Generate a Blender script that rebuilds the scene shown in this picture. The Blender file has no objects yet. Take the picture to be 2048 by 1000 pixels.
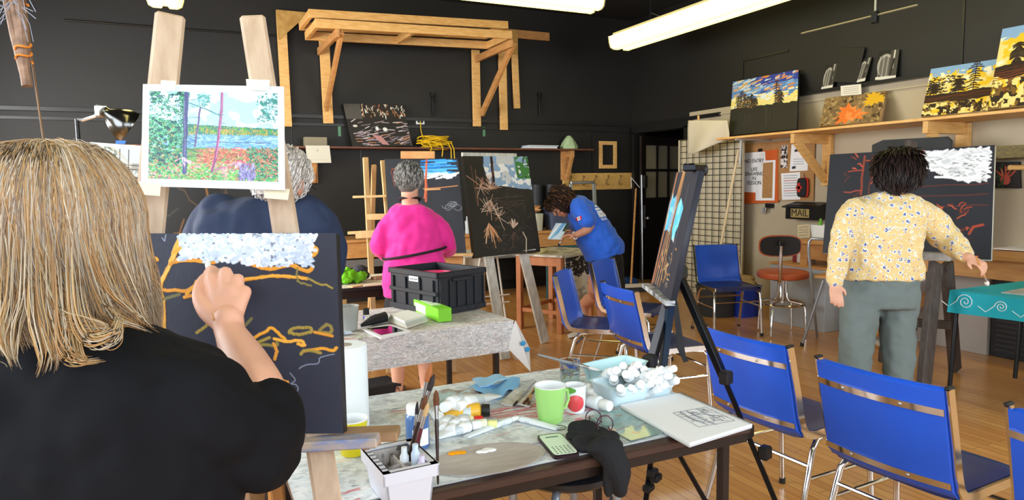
import bpy, math, random
import numpy as np
from mathutils import Vector, Matrix, noise
random.seed(7); rng = np.random.default_rng(7)
PI = math.pi
scene = bpy.context.scene
C = scene.collection
# ------------------------------------------------------------------ camera
F = 1386.0; CX, CY = 1024.0, 500.0; EYE = np.array([0.0, 0.0, 1.45])
def _n(v): return v / np.linalg.norm(v)
def _d(px, py): return np.array([(px-CX)/F, -(py-CY)/F, -1.0])
_Y = _n(_d(360, 380)); _X = _n(_d(3950, 326)); _Z = np.cross(_X, _Y)
_R = np.array([_X, _Y, _Z])
cam_d = bpy.data.cameras.new('camera'); cam = bpy.data.objects.new('camera', cam_d); C.objects.link(cam)
cam_d.sensor_width = 36; cam_d.lens = F/2048*36; cam_d.clip_start = 0.05; cam_d.clip_end = 60
_m = Matrix([list(_R[0])+[0], list(_R[1])+[0], list(_R[2])+[1.45], [0, 0, 0, 1]])
cam.matrix_world = _m
scene.camera = cam
# ------------------------------------------------------------------ world, exposure
scene.view_settings.view_transform = 'Standard'; scene.view_settings.look = 'None'
scene.view_settings.gamma = 1; scene.view_settings.use_curve_mapping = False
scene.view_settings.exposure = 0.42
w = bpy.data.worlds.new('world'); scene.world = w; w.use_nodes = True
w.node_tree.nodes['Background'].inputs[0].default_value = (0.75, 0.85, 1.0, 1); w.node_tree.nodes['Background'].inputs[1].default_value = 1.0
# daylight coming in at the tall windows behind the photographer and on the left
def area(name, loc, rot, sx, sy, power, col):
    l = bpy.data.lights.new(name, 'AREA'); l.shape = 'RECTANGLE'; l.size = sx; l.size_y = sy; l.energy = power; l.color = col
    o = bpy.data.objects.new(name, l); C.objects.link(o); o.location = loc; o.rotation_euler = rot; return o
area('window_daylight', (0.2, -1.9, 2.1), (math.radians(82), 0, 0), 3.4, 1.9, 52, (0.84, 0.92, 1.0))
area('window_daylight', (4.2, -1.9, 2.1), (math.radians(82), 0, 0), 2.7, 1.9, 100, (0.88, 0.94, 1.0))
area('window_daylight', (-2.3, 1.0, 2.1), (math.radians(80), 0, math.radians(-90)), 3.0, 1.9, 60, (0.86, 0.93, 1.0))
area('window_daylight', (-2.3, 5.4, 2.1), (math.radians(80), 0, math.radians(-90)), 3.4, 1.9, 250, (0.98, 0.97, 0.95))
# ------------------------------------------------------------------ measuring helpers: a pixel to a point on a known plane of the room
def ray(px, py): return _R @ _d(px, py)
def atz(px, py, z=0.0): r = ray(px, py); return Vector(EYE + r*((z-1.45)/r[2]))
def aty(px, py, y): r = ray(px, py); return Vector(EYE + r*(y/r[1]))
def atx(px, py, x): r = ray(px, py); return Vector(EYE + r*(x/r[0]))
def dep(px, py, d): return Vector(EYE + ray(px, py)*d)
def proj(p):
    v = _R.T @ (np.array(p, float)-EYE); return CX+F*v[0]/-v[2], CY-F*v[1]/-v[2], -v[2]
# ------------------------------------------------------------------ materials
def lin(c):
    if isinstance(c, str): c = c.lstrip('#'); c = tuple(int(c[i:i+2], 16)/255 for i in (0, 2, 4))
    return tuple((x/12.92 if x <= 0.04045 else ((x+0.055)/1.055)**2.4) for x in c)
MATS = {}
def mat(name, col='', rough=0.6, metal=0.0, var=0.0, vscale=8.0, bump=0.0, bscale=60.0, col2=None, spec=0.5, trans=0.0, ior=1.45, emit=None, es=0.0, stretch=None, coat=0.0, sheen=0.0, alpha=1.0, sss=0.0, split=None):
    if name in MATS: return MATS[name]
    m = bpy.data.materials.new(name); m.use_nodes = True; MATS[name] = m
    nt = m.node_tree; N = nt.nodes; L = nt.links; b = N['Principled BSDF']
    c = lin(col)+(1,)
    b.inputs['Base Color'].default_value = c; b.inputs['Roughness'].default_value = rough; b.inputs['Metallic'].default_value = metal
    b.inputs['Specular IOR Level'].default_value = spec; b.inputs['IOR'].default_value = ior
    b.inputs['Transmission Weight'].default_value = trans; b.inputs['Coat Weight'].default_value = coat; b.inputs['Sheen Weight'].default_value = sheen
    b.inputs['Alpha'].default_value = alpha
    if sss: b.inputs['Subsurface Weight'].default_value = sss; b.inputs['Subsurface Radius'].default_value = (1, .35, .2); b.inputs['Subsurface Scale'].default_value = .01
    if emit: b.inputs['Emission Color'].default_value = lin(emit)+(1,); b.inputs['Emission Strength'].default_value = es
    tc = N.new('ShaderNodeTexCoord'); mp = N.new('ShaderNodeMapping'); L.new(tc.outputs['Object'], mp.inputs[0])
    if stretch: mp.inputs['Scale'].default_value = stretch
    if var or col2:
        nz = N.new('ShaderNodeTexNoise'); nz.inputs['Scale'].default_value = vscale; nz.inputs['Detail'].default_value = 5; L.new(mp.outputs[0], nz.inputs['Vector'])
        rp = N.new('ShaderNodeValToRGB'); L.new(nz.outputs['Fac'], rp.inputs[0])
        a, z2 = split or (0.3, 0.7)
        rp.color_ramp.elements[0].position = a; rp.color_ramp.elements[1].position = z2
        if col2: c2 = lin(col2)+(1,)
        else: c2 = tuple(min(1, x*(1+var)) for x in c[:3])+(1,)
        c1 = c if col2 else tuple(x*(1-var) for x in c[:3])+(1,)
        rp.color_ramp.elements[0].color = c1; rp.color_ramp.elements[1].color = c2
        L.new(rp.outputs[0], b.inputs['Base Color'])
    if bump:
        nb = N.new('ShaderNodeTexNoise'); nb.inputs['Scale'].default_value = bscale; nb.inputs['Detail'].default_value = 4; L.new(mp.outputs[0], nb.inputs['Vector'])
        bp = N.new('ShaderNodeBump'); bp.inputs['Strength'].default_value = bump; bp.inputs['Distance'].default_value = 0.01
        L.new(nb.outputs['Fac'], bp.inputs['Height']); L.new(bp.outputs[0], b.inputs['Normal'])
    return m
def attr_mat(name, rough=0.55, bump=0.1, bscale=300, spec=0.4, sheen=0.0):
    if name in MATS: return MATS[name]
    m = mat(name, '#ffffff', rough, bump=bump, bscale=bscale, spec=spec, sheen=sheen)
    a = m.node_tree.nodes.new('ShaderNodeAttribute'); a.attribute_name = 'Col'
    m.node_tree.links.new(a.outputs['Color'], m.node_tree.nodes['Principled BSDF'].inputs['Base Color'])
    return m
# ------------------------------------------------------------------ mesh builder
class MB:
    def __init__(s): s.v = []; s.f = []
    def add(s, vs, fs):
        o = len(s.v); s.v += [Vector(p) for p in vs]; s.f += [tuple(i+o for i in f) for f in fs]; return s
    def box(s, c, size, rot=None, bev=0.0):
        x, y, z = (k/2 for k in size); c = Vector(c)
        if bev > 0:
            b = min(bev, x*.9, y*.9, z*.9); vs = []
            pts = []
            for sx in (-1, 1):
                for sy in (-1, 1):
                    for sz in (-1, 1):
                        pts += [Vector((sx*x, sy*(y-b), sz*(z-b))), Vector((sx*(x-b), sy*y, sz*(z-b))), Vector((sx*(x-b), sy*(y-b), sz*z))]
            idx = lambda a, b_, c_, k: ((a*2+b_)*2+c_)*3+k
            fs = []
            for a in (0, 1):
                q = [idx(a, 0, 0, 0), idx(a, 1, 0, 0), idx(a, 1, 1, 0), idx(a, 0, 1, 0)]; fs.append(q if a else q[::-1])
                q = [idx(0, a, 0, 1), idx(0, a, 1, 1), idx(1, a, 1, 1), idx(1, a, 0, 1)]; fs.append(q if a else q[::-1])
                q = [idx(0, 0, a, 2), idx(1, 0, a, 2), idx(1, 1, a, 2), idx(0, 1, a, 2)]; fs.append(q if a else q[::-1])
            for a in (0, 1):
                for b_ in (0, 1):
                    fl = (a == b_)
                    q = [idx(a, b_, 0, 0), idx(a, b_, 0, 1), idx(a, b_, 1, 1), idx(a, b_, 1, 0)]; fs.append(q if fl else q[::-1])
                    q = [idx(a, 0, b_, 0), idx(a, 1, b_, 0), idx(a, 1, b_, 2), idx(a, 0, b_, 2)]; fs.append(q if fl else q[::-1])
                    q = [idx(0, a, b_, 1), idx(0, a, b_, 2), idx(1, a, b_, 2), idx(1, a, b_, 1)]; fs.append(q if fl else q[::-1])
                    for c_ in (0, 1):
                        q = [idx(a, b_, c_, 0), idx(a, b_, c_, 1), idx(a, b_, c_, 2)]
                        fs.append(q if (a+b_+c_) % 2 else q[::-1])
            vs = pts
        else:
            vs = [Vector((sx*x, sy*y, sz*z)) for sx in (-1, 1) for sy in (-1, 1) for sz in (-1, 1)]
            fs = [(0, 1, 3, 2), (4, 6, 7, 5), (0, 4, 5, 1), (2, 3, 7, 6), (0, 2, 6, 4), (1, 5, 7, 3)]
        if rot is not None:
            if isinstance(rot, (int, float)): rot = Matrix.Rotation(rot, 3, 'Z')
            vs = [rot @ p for p in vs]
        return s.add([p+c for p in vs], fs)
    def beam(s, p0, p1, wd, th, up=(0, 0, 1), bev=0.002):   # wd along side axis, th along 'up'
        p0 = Vector(p0); p1 = Vector(p1); a = (p1-p0); L_ = a.length; a.normalize(); u = Vector(up); u = (u-a*u.dot(a)).normalized(); sd = a.cross(u)
        return s.box((p0+p1)/2, (L_, wd, th), Matrix((a, sd, u)).transposed() if False else Matrix([[a[i], -sd[i], u[i]] for i in range(3)]), bev)
    def tube(s, pts, r, n=10, cap=True, flat=None, closed=False):
        pts = [Vector(p) for p in pts]; k = len(pts); rs = r if isinstance(r, (list, tuple)) else [r]*k
        T = []
        for i in range(k):
            a = pts[(i-1) % k] if (i > 0 or closed) else pts[i]; b = pts[(i+1) % k] if (i < k-1 or closed) else pts[i]
            t = (b-a); T.append(t.normalized() if t.length > 1e-9 else Vector((0, 0, 1)))
        u = T[0].orthogonal().normalized() if flat is None else (Vector(flat[0])-T[0]*Vector(flat[0]).dot(T[0])).normalized()
        vs = []
        for i in range(k):
            u = (u-T[i]*u.dot(T[i]))
            u = u.normalized() if u.length > 1e-6 else T[i].orthogonal().normalized()
            w_ = T[i].cross(u)
            fa = flat[1] if flat else 1.0
            for j in range(n):
                an = 2*PI*j/n; vs.append(pts[i]+u*(math.cos(an)*rs[i]*fa)+w_*(math.sin(an)*rs[i]))
        fs = []
        for i in range(k if closed else k-1):
            for j in range(n):
                i2 = (i+1) % k; fs.append((i*n+j, i*n+(j+1) % n, i2*n+(j+1) % n, i2*n+j))
        if cap and not closed: fs.append(tuple(range(n-1, -1, -1))); fs.append(tuple((k-1)*n+j for j in range(n)))
        return s.add(vs, fs)
    def limb(s, pts, rs, n=14, flat=None, sub=4):            # rounded ends, smooth interpolation
        pts = [Vector(p) for p in pts]; P = []; Rr = []
        k = len(pts)
        for i in range(k-1):
            p0 = pts[max(i-1, 0)]; p1 = pts[i]; p2 = pts[i+1]; p3 = pts[min(i+2, k-1)]
            for j in range(sub):
                t = j/sub; P.append(0.5*((2*p1)+(p2-p0)*t+(2*p0-5*p1+4*p2-p3)*t*t+(3*p1-p0-3*p2+p3)*t**3)); Rr.append(rs[i]*(1-t)+rs[i+1]*t)
        P.append(pts[-1]); Rr.append(rs[-1])
        d0 = (P[0]-P[1]).normalized(); d1 = (P[-1]-P[-2]).normalized()
        A = [(P[0]+d0*Rr[0]*math.sin(a), Rr[0]*math.cos(a)) for a in (1.45, 1.1, .7, .35)]
        B = [(P[-1]+d1*Rr[-1]*math.sin(a), Rr[-1]*math.cos(a)) for a in (.35, .7, 1.1, 1.45)]
        return s.tube([a[0] for a in A]+P+[b[0] for b in B], [a[1] for a in A]+Rr+[b[1] for b in B], n, True, flat)
    def ell(s, c, r, rot=None, n=16, m=10):
        c = Vector(c); vs = [Vector((0, 0, 1))]
        for i in range(1, m):
            for j in range(n):
                a = PI*i/m; b = 2*PI*j/n; vs.append(Vector((math.sin(a)*math.cos(b), math.sin(a)*math.sin(b), math.cos(a))))
        vs.append(Vector((0, 0, -1))); R_ = rot if rot is not None else Matrix.Identity(3)
        vs = [c+R_ @ Vector((p.x*r[0], p.y*r[1], p.z*r[2])) for p in vs]
        fs = [(0, 1+j, 1+(j+1) % n) for j in range(n)]
        for i in range(m-2):
            for j in range(n): fs.append((1+i*n+j, 1+(i+1)*n+j, 1+(i+1)*n+(j+1) % n, 1+i*n+(j+1) % n))
        e = len(vs)-1; fs += [(e, 1+(m-2)*n+(j+1) % n, 1+(m-2)*n+j) for j in range(n)]
        return s.add(vs, fs)
    def lathe(s, prof, c=(0, 0, 0), n=24, rot=None, top=True, bot=True):         # prof [(r,z)...]
        c = Vector(c); R_ = rot if rot is not None else Matrix.Identity(3); vs = []
        for r, z in prof:
            for j in range(n): an = 2*PI*j/n; vs.append(c+R_ @ Vector((r*math.cos(an), r*math.sin(an), z)))
        fs = [(i*n+j, i*n+(j+1) % n, (i+1)*n+(j+1) % n, (i+1)*n+j) for i in range(len(prof)-1) for j in range(n)]
        if bot and prof[0][0] > 1e-6: fs.append(tuple(range(n-1, -1, -1)))
        if top and prof[-1][0] > 1e-6: fs.append(tuple((len(prof)-1)*n+j for j in range(n)))
        return s.add(vs, fs)
    def prism(s, poly, off):                                  # poly: world points, extruded by vector off
        off = Vector(off); n = len(poly); P = [Vector(p) for p in poly]
        return s.add(P+[p+off for p in P], [tuple(range(n-1, -1, -1)), tuple(range(n, 2*n))]+[(i, (i+1) % n, n+(i+1) % n, n+i) for i in range(n)])
    def loft(s, secs, n=24, e=2.0):                           # secs: (center, A vec, B vec)
        vs = []
        for c, A, B in secs:
            c = Vector(c); A = Vector(A); B = Vector(B)
            for j in range(n):
                an = 2*PI*j/n; ca = math.cos(an); sa = math.sin(an)
                vs.append(c+A*(math.copysign(abs(ca)**(2/e), ca))+B*(math.copysign(abs(sa)**(2/e), sa)))
        k = len(secs)
        fs = [(i*n+j, i*n+(j+1) % n, (i+1)*n+(j+1) % n, (i+1)*n+j) for i in range(k-1) for j in range(n)]
        fs += [tuple(range(n-1, -1, -1)), tuple((k-1)*n+j for j in range(n))]
        return s.add(vs, fs)
    def grid(s, fn, nu, nv):
        vs = [fn(i/(nu-1), j/(nv-1)) for j in range(nv) for i in range(nu)]
        return s.add(vs, [(j*nu+i, j*nu+i+1, (j+1)*nu+i+1, (j+1)*nu+i) for j in range(nv-1) for i in range(nu-1)])
    def build(s, name, m, parent=None, smooth=False, world=False):
        vs = s.v
        if world and parent is not None:
            inv = rootmat(parent).inverted(); vs = [inv @ p for p in vs]
        me = bpy.data.meshes.new(name); me.from_pydata([tuple(p) for p in vs], [], s.f); me.validate(); me.update()
        fixn(me)
        if smooth: smooth_mesh(me, smooth if not isinstance(smooth, bool) else 0.7)
        o = bpy.data.objects.new(name, me); C.objects.link(o)
        if m is not None: me.materials.append(m)
        if parent is not None: o.parent = parent
        return o
import bmesh
def fixn(me):
    bm = bmesh.new(); bm.from_mesh(me); bmesh.ops.recalc_face_normals(bm, faces=bm.faces); bm.to_mesh(me); bm.free()
def smooth_mesh(me, ang=0.7):
    me.polygons.foreach_set('use_smooth', [True]*len(me.polygons))
    if ang < 3: me.set_sharp_from_angle(angle=ang)
def rootmat(o):
    m = Matrix.LocRotScale(o.location, o.rotation_euler, o.scale)
    return rootmat(o.parent) @ m if o.parent else m
LAB = {}
def tag(o, label, cat, group=None, kind=None):
    o['label'] = label; o['category'] = cat
    if group: o['group'] = group
    if kind: o['kind'] = kind
    return o
def thing(name, label, cat, loc=(0, 0, 0), rz=0.0, group=None):
    o = bpy.data.objects.new(name, None); C.objects.link(o); o.empty_display_size = .05
    o.location = Vector(loc); o.rotation_euler = (0, 0, rz); return tag(o, label, cat, group)
def struct(o): o['kind'] = 'structure'; return o
def dup(o, parent=None):
    c = o.copy(); C.objects.link(c)
    if parent is not None: c.parent = parent
    for ch in list(o.children):
        dup(ch, c)
    return c
def one(mb, name, m, label, cat, group=None, smooth=False, base=None):
    """a thing that is a single mesh, its origin at its base"""
    vs = mb.v
    if base is None:
        base = Vector((sum(p.x for p in vs)/len(vs), sum(p.y for p in vs)/len(vs), min(p.z for p in vs)))
    mb.v = [p-Vector(base) for p in vs]
    o = mb.build(name, m, None, smooth); o.location = base
    return tag(o, label, cat, group)
def text(name, s, size, m, parent=None, mtx=None, ext=0.0006, align='CENTER', world=True, font_scale=1.0, spacing=1.0):
    cu = bpy.data.curves.new(name, 'FONT'); cu.body = s; cu.size = size; cu.extrude = ext; cu.align_x = align; cu.align_y = 'CENTER'; cu.space_line = spacing
    to = bpy.data.objects.new(name+'_src', cu); C.objects.link(to)
    dg = bpy.context.evaluated_depsgraph_get(); me = bpy.data.meshes.new_from_object(to.evaluated_get(dg)); bpy.data.objects.remove(to)
    M_ = mtx.copy()
    if world and parent is not None: M_ = rootmat(parent).inverted() @ M_
    me.transform(M_); me.materials.clear(); me.materials.append(m)
    o = bpy.data.objects.new(name, me); C.objects.link(o)
    if parent is not None: o.parent = parent
    return o
def frame3(o, x, y):                                          # 4x4 with given origin and axes
    x = Vector(x).normalized(); y = Vector(y); y = (y-x*y.dot(x)).normalized(); z = x.cross(y)
    return Matrix([[x[i], y[i], z[i], o[i]] for i in range(3)]+[[0, 0, 0, 1]])
def remeshed(mb, name, m, parent, voxel=0.01, smooth_it=4, disp=0.0, dscale=0.1, world=True, fac=0.6):
    """one continuous skin over the given volumes"""
    o = mb.build(name, m, parent, False, world)
    r = o.modifiers.new('r', 'REMESH'); r.mode = 'VOXEL'; r.voxel_size = voxel; r.use_smooth_shade = True
    if smooth_it: sm = o.modifiers.new('s', 'SMOOTH'); sm.iterations = smooth_it; sm.factor = fac
    if disp:
        t = bpy.data.textures.new('folds', 'CLOUDS'); t.noise_scale = dscale; t.noise_depth = 1
        d = o.modifiers.new('d', 'DISPLACE'); d.texture = t; d.strength = disp; d.mid_level = 0.5; d.texture_coords = 'LOCAL'
    dg = bpy.context.evaluated_depsgraph_get(); me = bpy.data.meshes.new_from_object(o.evaluated_get(dg))
    old = o.data; o.modifiers.clear(); o.data = me; me.name = name; bpy.data.meshes.remove(old)
    smooth_mesh(me, 4)
    return o
# ------------------------------------------------------------------ painted surfaces
class Paint:
    """a w x h field of paint; u to the right, v downwards, both 0..1"""
    def __init__(s, w_, h_, base):
        s.w, s.h = w_, h_; s.a = np.empty((h_, w_, 3)); s.a[:] = lin(base); s.z = np.zeros((h_, w_)); s.asp = w_/h_
        s.U, s.V = np.meshgrid((np.arange(w_)+.5)/w_, (np.arange(h_)+.5)/h_)
    def nz(s, sc, seed=0, oct=3):
        r = np.random.default_rng(seed); out = np.zeros((s.h, s.w)); amp = 1; tot = 0
        for o in range(oct):
            gw = max(2, int(sc*(2**o)*s.asp)+2); gh = max(2, int(sc*(2**o))+2); g = r.random((gh, gw))
            x = s.U*(gw-1.001); y = s.V*(gh-1.001); xi = x.astype(int); yi = y.astype(int); fx = x-xi; fy = y-yi
            fx = fx*fx*(3-2*fx); fy = fy*fy*(3-2*fy)
            out += amp*((g[yi, xi]*(1-fx)+g[yi, xi+1]*fx)*(1-fy)+(g[yi+1, xi]*(1-fx)+g[yi+1, xi+1]*fx)*fy); tot += amp; amp *= .5
        return out/tot
    def put(s, mask, col, a=1.0):
        k = (np.clip(mask, 0, 1)*a)[..., None]; s.a = s.a*(1-k)+np.array(lin(col))*k; return s
    def line(s, pts, wd, col, a=1.0, rough=0.0, seed=1):
        """pts in uv; wd in units of height"""
        P = [(p[0]*s.w, p[1]*s.h) for p in pts]; r = wd*s.h/2
        for (x0, y0), (x1, y1) in zip(P[:-1], P[1:]):
            e = r+2; xa = int(max(0, min(x0, x1)-e)); xb = int(min(s.w, max(x0, x1)+e+1)); ya = int(max(0, min(y0, y1)-e)); yb = int(min(s.h, max(y0, y1)+e+1))
            if xa >= xb or ya >= yb: continue
            X_, Y_ = np.meshgrid(np.arange(xa, xb)+.5, np.arange(ya, yb)+.5)
            dx, dy = x1-x0, y1-y0; L2 = dx*dx+dy*dy+1e-9; t = np.clip(((X_-x0)*dx+(Y_-y0)*dy)/L2, 0, 1)
            d = np.hypot(X_-x0-t*dx, Y_-y0-t*dy); m = np.clip(r-d+.5, 0, 1)*min(1, 2*r if r < .5 else 1)
            if rough: m = m*(rng.random(m.shape) > rough)
            k = (m*a)[..., None]; s.a[ya:yb, xa:xb] = s.a[ya:yb, xa:xb]*(1-k)+np.array(lin(col))*k
        return s
    def ellipse(s, u, v, ru, rv, col, a=1.0, edge=.15):
        d = np.hypot((s.U-u)/ru, (s.V-v)/rv); return s.put((1-d)/edge, col, a)
    def poly(s, pts, col, a=1.0):
        ins = np.zeros((s.h, s.w), bool); n = len(pts)
        for i in range(n):
            x0, y0 = pts[i]; x1, y1 = pts[(i+1) % n]
            if y0 == y1: continue
            c = ((y0 > s.V) != (y1 > s.V)) & (s.U < (x1-x0)*(s.V-y0)/(y1-y0)+x0); ins ^= c
        return s.put(ins.astype(float), col, a)
    def dabs(s, n, cols, box, L_=.03, wd=.012, ang=(0, 3.14), mask=None, a=1.0):
        for i in range(n):
            u = random.uniform(box[0], box[2]); v = random.uniform(box[1], box[3])
            if mask is not None and not mask[min(s.h-1, int(v*s.h)), min(s.w-1, int(u*s.w))]: continue
            t = random.uniform(*ang); l = L_*random.uniform(.4, 1.2)/2; s.line([(u-l*math.cos(t), v-l*math.sin(t)), (u+l*math.cos(t), v+l*math.sin(t))], wd*random.uniform(.6, 1.3), random.choice(cols), a)
        return s
    def wig(s, u0, v0, u1, v1, n=6, j=.02):
        return [(u0+(u1-u0)*i/n+random.uniform(-j, j)*(0 < i < n), v0+(v1-v0)*i/n+random.uniform(-j, j)*(0 < i < n)) for i in range(n+1)]
def painted(name, tl, tr, bl, img, thick, parent=None, side='#e8e6e0', m=None, back=None, relief=0.0):
    """board whose front face carries the paint of img; corners in world space; thickness goes behind"""
    tl, tr, bl = (Vector(p) for p in (tl, tr, bl)); ex = tr-tl; ey = bl-tl; nrm = ex.cross(ey).normalized()   # points away from the viewer
    h_, w_ = img.h, img.w
    us = np.linspace(0, 1, w_); vs = np.linspace(0, 1, h_); U, V = np.meshgrid(us, vs)
    base = parent if parent is not None else None
    if base is not None: M_ = rootmat(parent).inverted(); org = Vector((0, 0, 0))
    else: org = (bl+bl+ex)/2; M_ = Matrix.Identity(4)
    P = np.array(tl)[None, None]+U[..., None]*np.array(ex)+V[..., None]*np.array(ey)
    if relief: P = P-np.array(nrm)*(img.z*relief)[..., None]
    P = P.reshape(-1, 3)-np.array(org)
    corners = [tl, tr, tr+ey, bl]; ext = np.array([list(p-org) for p in corners]+[list(p+nrm*thick-org) for p in corners])
    A = np.concatenate([P, ext]); A = A @ np.array(M_.to_3x3()).T+np.array(M_.translation)
    n0 = w_*h_; idx = np.arange(n0).reshape(h_, w_)
    q = np.stack([idx[:-1, :-1], idx[1:, :-1], idx[1:, 1:], idx[:-1, 1:]], -1).reshape(-1, 4)
    e = n0; q = np.concatenate([q, np.array([[e, e+4, e+7, e+3], [e+1, e+2, e+6, e+5], [e, e+1, e+5, e+4], [e+3, e+7, e+6, e+2], [e+4, e+5, e+6, e+7]])])
    me = bpy.data.meshes.new(name); me.vertices.add(len(A)); me.vertices.foreach_set('co', A.astype(np.float32).ravel())
    me.loops.add(q.size); me.loops.foreach_set('vertex_index', q.astype(np.int32).ravel()); me.polygons.add(len(q))
    me.polygons.foreach_set('loop_start', np.arange(0, q.size, 4, dtype=np.int32)); me.update(calc_edges=True)
    at = me.color_attributes.new('Col', 'FLOAT_COLOR', 'POINT'); col = np.ones((len(A), 4), np.float32)
    col[:n0, :3] = img.a.reshape(-1, 3); col[n0:, :3] = lin(side)
    at.data.foreach_set('color', col.ravel())
    me.materials.append(m or attr_mat('paint_on_canvas'))
    o = bpy.data.objects.new(name, me); C.objects.link(o)
    if parent is not None: o.parent = parent
    else: o.location = org
    return o
# ================================================================== materials in use
black_wall = mat('black_wall_paint', '#1d1b18', .55, var=.12, vscale=1.5, bump=.06, bscale=30)
beige_wall = mat('beige_wall_paint', '#b9ab90', .6, var=.05, vscale=2, bump=.04, bscale=30)
black_trim = mat('black_gloss_trim', '#1c1b19', .35)
ceil_m = mat('dark_ceiling_paint', '#1d1c1b', .8)
white_wall = mat('pale_wall_paint', '#cfd0cc', .7)
pine = mat('new_pine_lumber', '#eec07a', .5, col2='#d9a259', vscale=3, stretch=(3, 3, 14), bump=.05)
pine2 = mat('honey_pine', '#cf9a5c', .5, col2='#b9804a', vscale=3, stretch=(4, 2, 10), bump=.05)
ply = mat('plywood', '#d2a95f', .6, col2='#b98c47', vscale=20)
bare = mat('worn_easel_wood', '#c9b196', .6, col2='#a88c70', vscale=5, stretch=(6, 6, 1.2), bump=.08)
brownshelf = mat('brown_shelf_edge', '#7a4a32', .45, col2='#5d3626', vscale=6)
chrome = mat('chrome', '#dadada', .12, 1.0)
steel = mat('brushed_steel', '#b4b6b8', .3, .9)
blackmetal = mat('black_metal', '#16171a', .4, .3)
blackplastic = mat('black_plastic', '#17181a', .5)
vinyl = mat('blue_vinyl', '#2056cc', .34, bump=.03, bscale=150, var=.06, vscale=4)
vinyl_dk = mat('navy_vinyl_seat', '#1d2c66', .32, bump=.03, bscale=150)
white_plastic = mat('white_plastic', '#eef3f5', .35)
paperw = mat('white_paper', '#f2f3f4', .7)
# ================================================================== floor
def floor_mat():
    m = bpy.data.materials.new('maple_strip_floor'); m.use_nodes = True; nt = m.node_tree; N = nt.nodes; L = nt.links; b = N['Principled BSDF']
    tc = N.new('ShaderNodeTexCoord'); mp = N.new('ShaderNodeMapping'); mp.inputs['Rotation'].default_value = (0, 0, PI/2); L.new(tc.outputs['Object'], mp.inputs[0])
    br = N.new('ShaderNodeTexBrick'); br.inputs['Scale'].default_value = 1; br.inputs['Brick Width'].default_value = 1.1; br.inputs['Row Height'].default_value = .058
    br.inputs['Mortar Size'].default_value = .0016; br.inputs['Mortar Smooth'].default_value = .3; br.offset = .37; br.squash = 1
    br.inputs['Color1'].default_value = lin('#dca25e')+(1,); br.inputs['Color2'].default_value = lin('#cb8d4d')+(1,); br.inputs['Mortar'].default_value = lin('#5f3819')+(1,)
    L.new(mp.outputs[0], br.inputs['Vector'])
    m2 = N.new('ShaderNodeMapping'); m2.inputs['Scale'].default_value = (18, 1.2, 1); L.new(tc.outputs['Object'], m2.inputs[0])
    nz = N.new('ShaderNodeTexNoise'); nz.inputs['Scale'].default_value = 3; nz.inputs['Detail'].default_value = 6; L.new(m2.outputs[0], nz.inputs['Vector'])
    mx = N.new('ShaderNodeMix'); mx.data_type = 'RGBA'; mx.blend_type = 'OVERLAY'; mx.inputs['Factor'].default_value = .35
    L.new(br.outputs['Color'], mx.inputs['A']); L.new(nz.outputs['Fac'], mx.inputs['B']); L.new(mx.outputs['Result'], b.inputs['Base Color'])
    b.inputs['Roughness'].default_value = .28; b.inputs['Coat Weight'].default_value = .3; b.inputs['Coat Roughness'].default_value = .12
    bp = N.new('ShaderNodeBump'); bp.inputs['Strength'].default_value = .15; bp.inputs['Distance'].default_value = .003; L.new(br.outputs['Fac'], bp.inputs['Height']); bp.invert = True
    L.new(bp.outputs[0], b.inputs['Normal']); return m
XL, XR, YF, YB, ZC = -2.4, 6.2, -2.0, 8.75, 3.85
def slab(name, c, size, m): return struct(MB().box(c, size).build(name, m))
slab('floor', ((XL+XR)/2, (YF+YB)/2, -.05), (XR-XL+.4, YB-YF+.4, .1), floor_mat())
slab('ceiling', ((XL+XR)/2, (YF+YB)/2, ZC+.05), (XR-XL+.4, YB-YF+.4, .1), ceil_m)
slab('wall_back', ((XL+XR)/2+.1, YB+.06, ZC/2), (XR-XL+.6, .12, ZC), black_wall)
# left wall and wall behind the photographer, with windows
def wall_with_windows(name, along, fixed, a0, a1, wins, m):
    mb = MB(); th = .12
    def bx(u0, u1, z0, z1):
        if u1-u0 < 1e-4 or z1-z0 < 1e-4: return
        if along == 'x': mb.box(((u0+u1)/2, fixed, (z0+z1)/2), (u1-u0, th, z1-z0))
        else: mb.box((fixed, (u0+u1)/2, (z0+z1)/2), (th, u1-u0, z1-z0))
    cur = a0
    for (u0, u1, z0, z1) in wins:
        bx(cur, u0, 0, ZC); bx(u0, u1, 0, z0); bx(u0, u1, z1, ZC); cur = u1
    bx(cur, a1, 0, ZC); struct(mb.build(name, m))
winF = [(-1.5, 2.0, 1.1, 3.1), (2.8, 5.6, 1.1, 3.1)]; winL = [(-0.6, 2.6, 1.1, 3.1), (3.6, 7.2, 1.1, 3.1)]
wall_with_windows('wall_front', 'x', YF-.06, XL-.12, XR+.2, winF, white_wall)
wall_with_windows('wall_left', 'y', XL-.06, YF, YB, winL, white_wall)
frame_m = mat('white_window_frame', '#e4e4e0', .4)
pane_m = mat('bright_window_glass', '#e8f2ff', .1, emit='#cfe4ff', es=2.0)
k = 0
for al, fx, ws in (('x', YF-.06, winF), ('y', XL-.06, winL)):
    for (u0, u1, z0, z1) in ws:
        k += 1; mb = MB()
        def bb(u, z, su, sz, t=.1):
            if al == 'x': mb.box((u, fx, z), (su, t, sz))
            else: mb.box((fx, u, z), (t, su, sz))
        bb((u0+u1)/2, z0+.03, u1-u0, .06); bb((u0+u1)/2, z1-.03, u1-u0, .06); bb((u0+u1)/2, (z0+z1)/2, u1-u0, .05)
        for q in range(5): bb(u0+.03+(u1-u0-.06)*q/4, (z0+z1)/2, .06, z1-z0)
        wo = struct(mb.build('window_%d' % k, frame_m)); mb = MB()
        bb((u0+u1)/2, (z0+z1)/2, u1-u0, z1-z0, .01); mb.build('pane', pane_m, wo)
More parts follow.
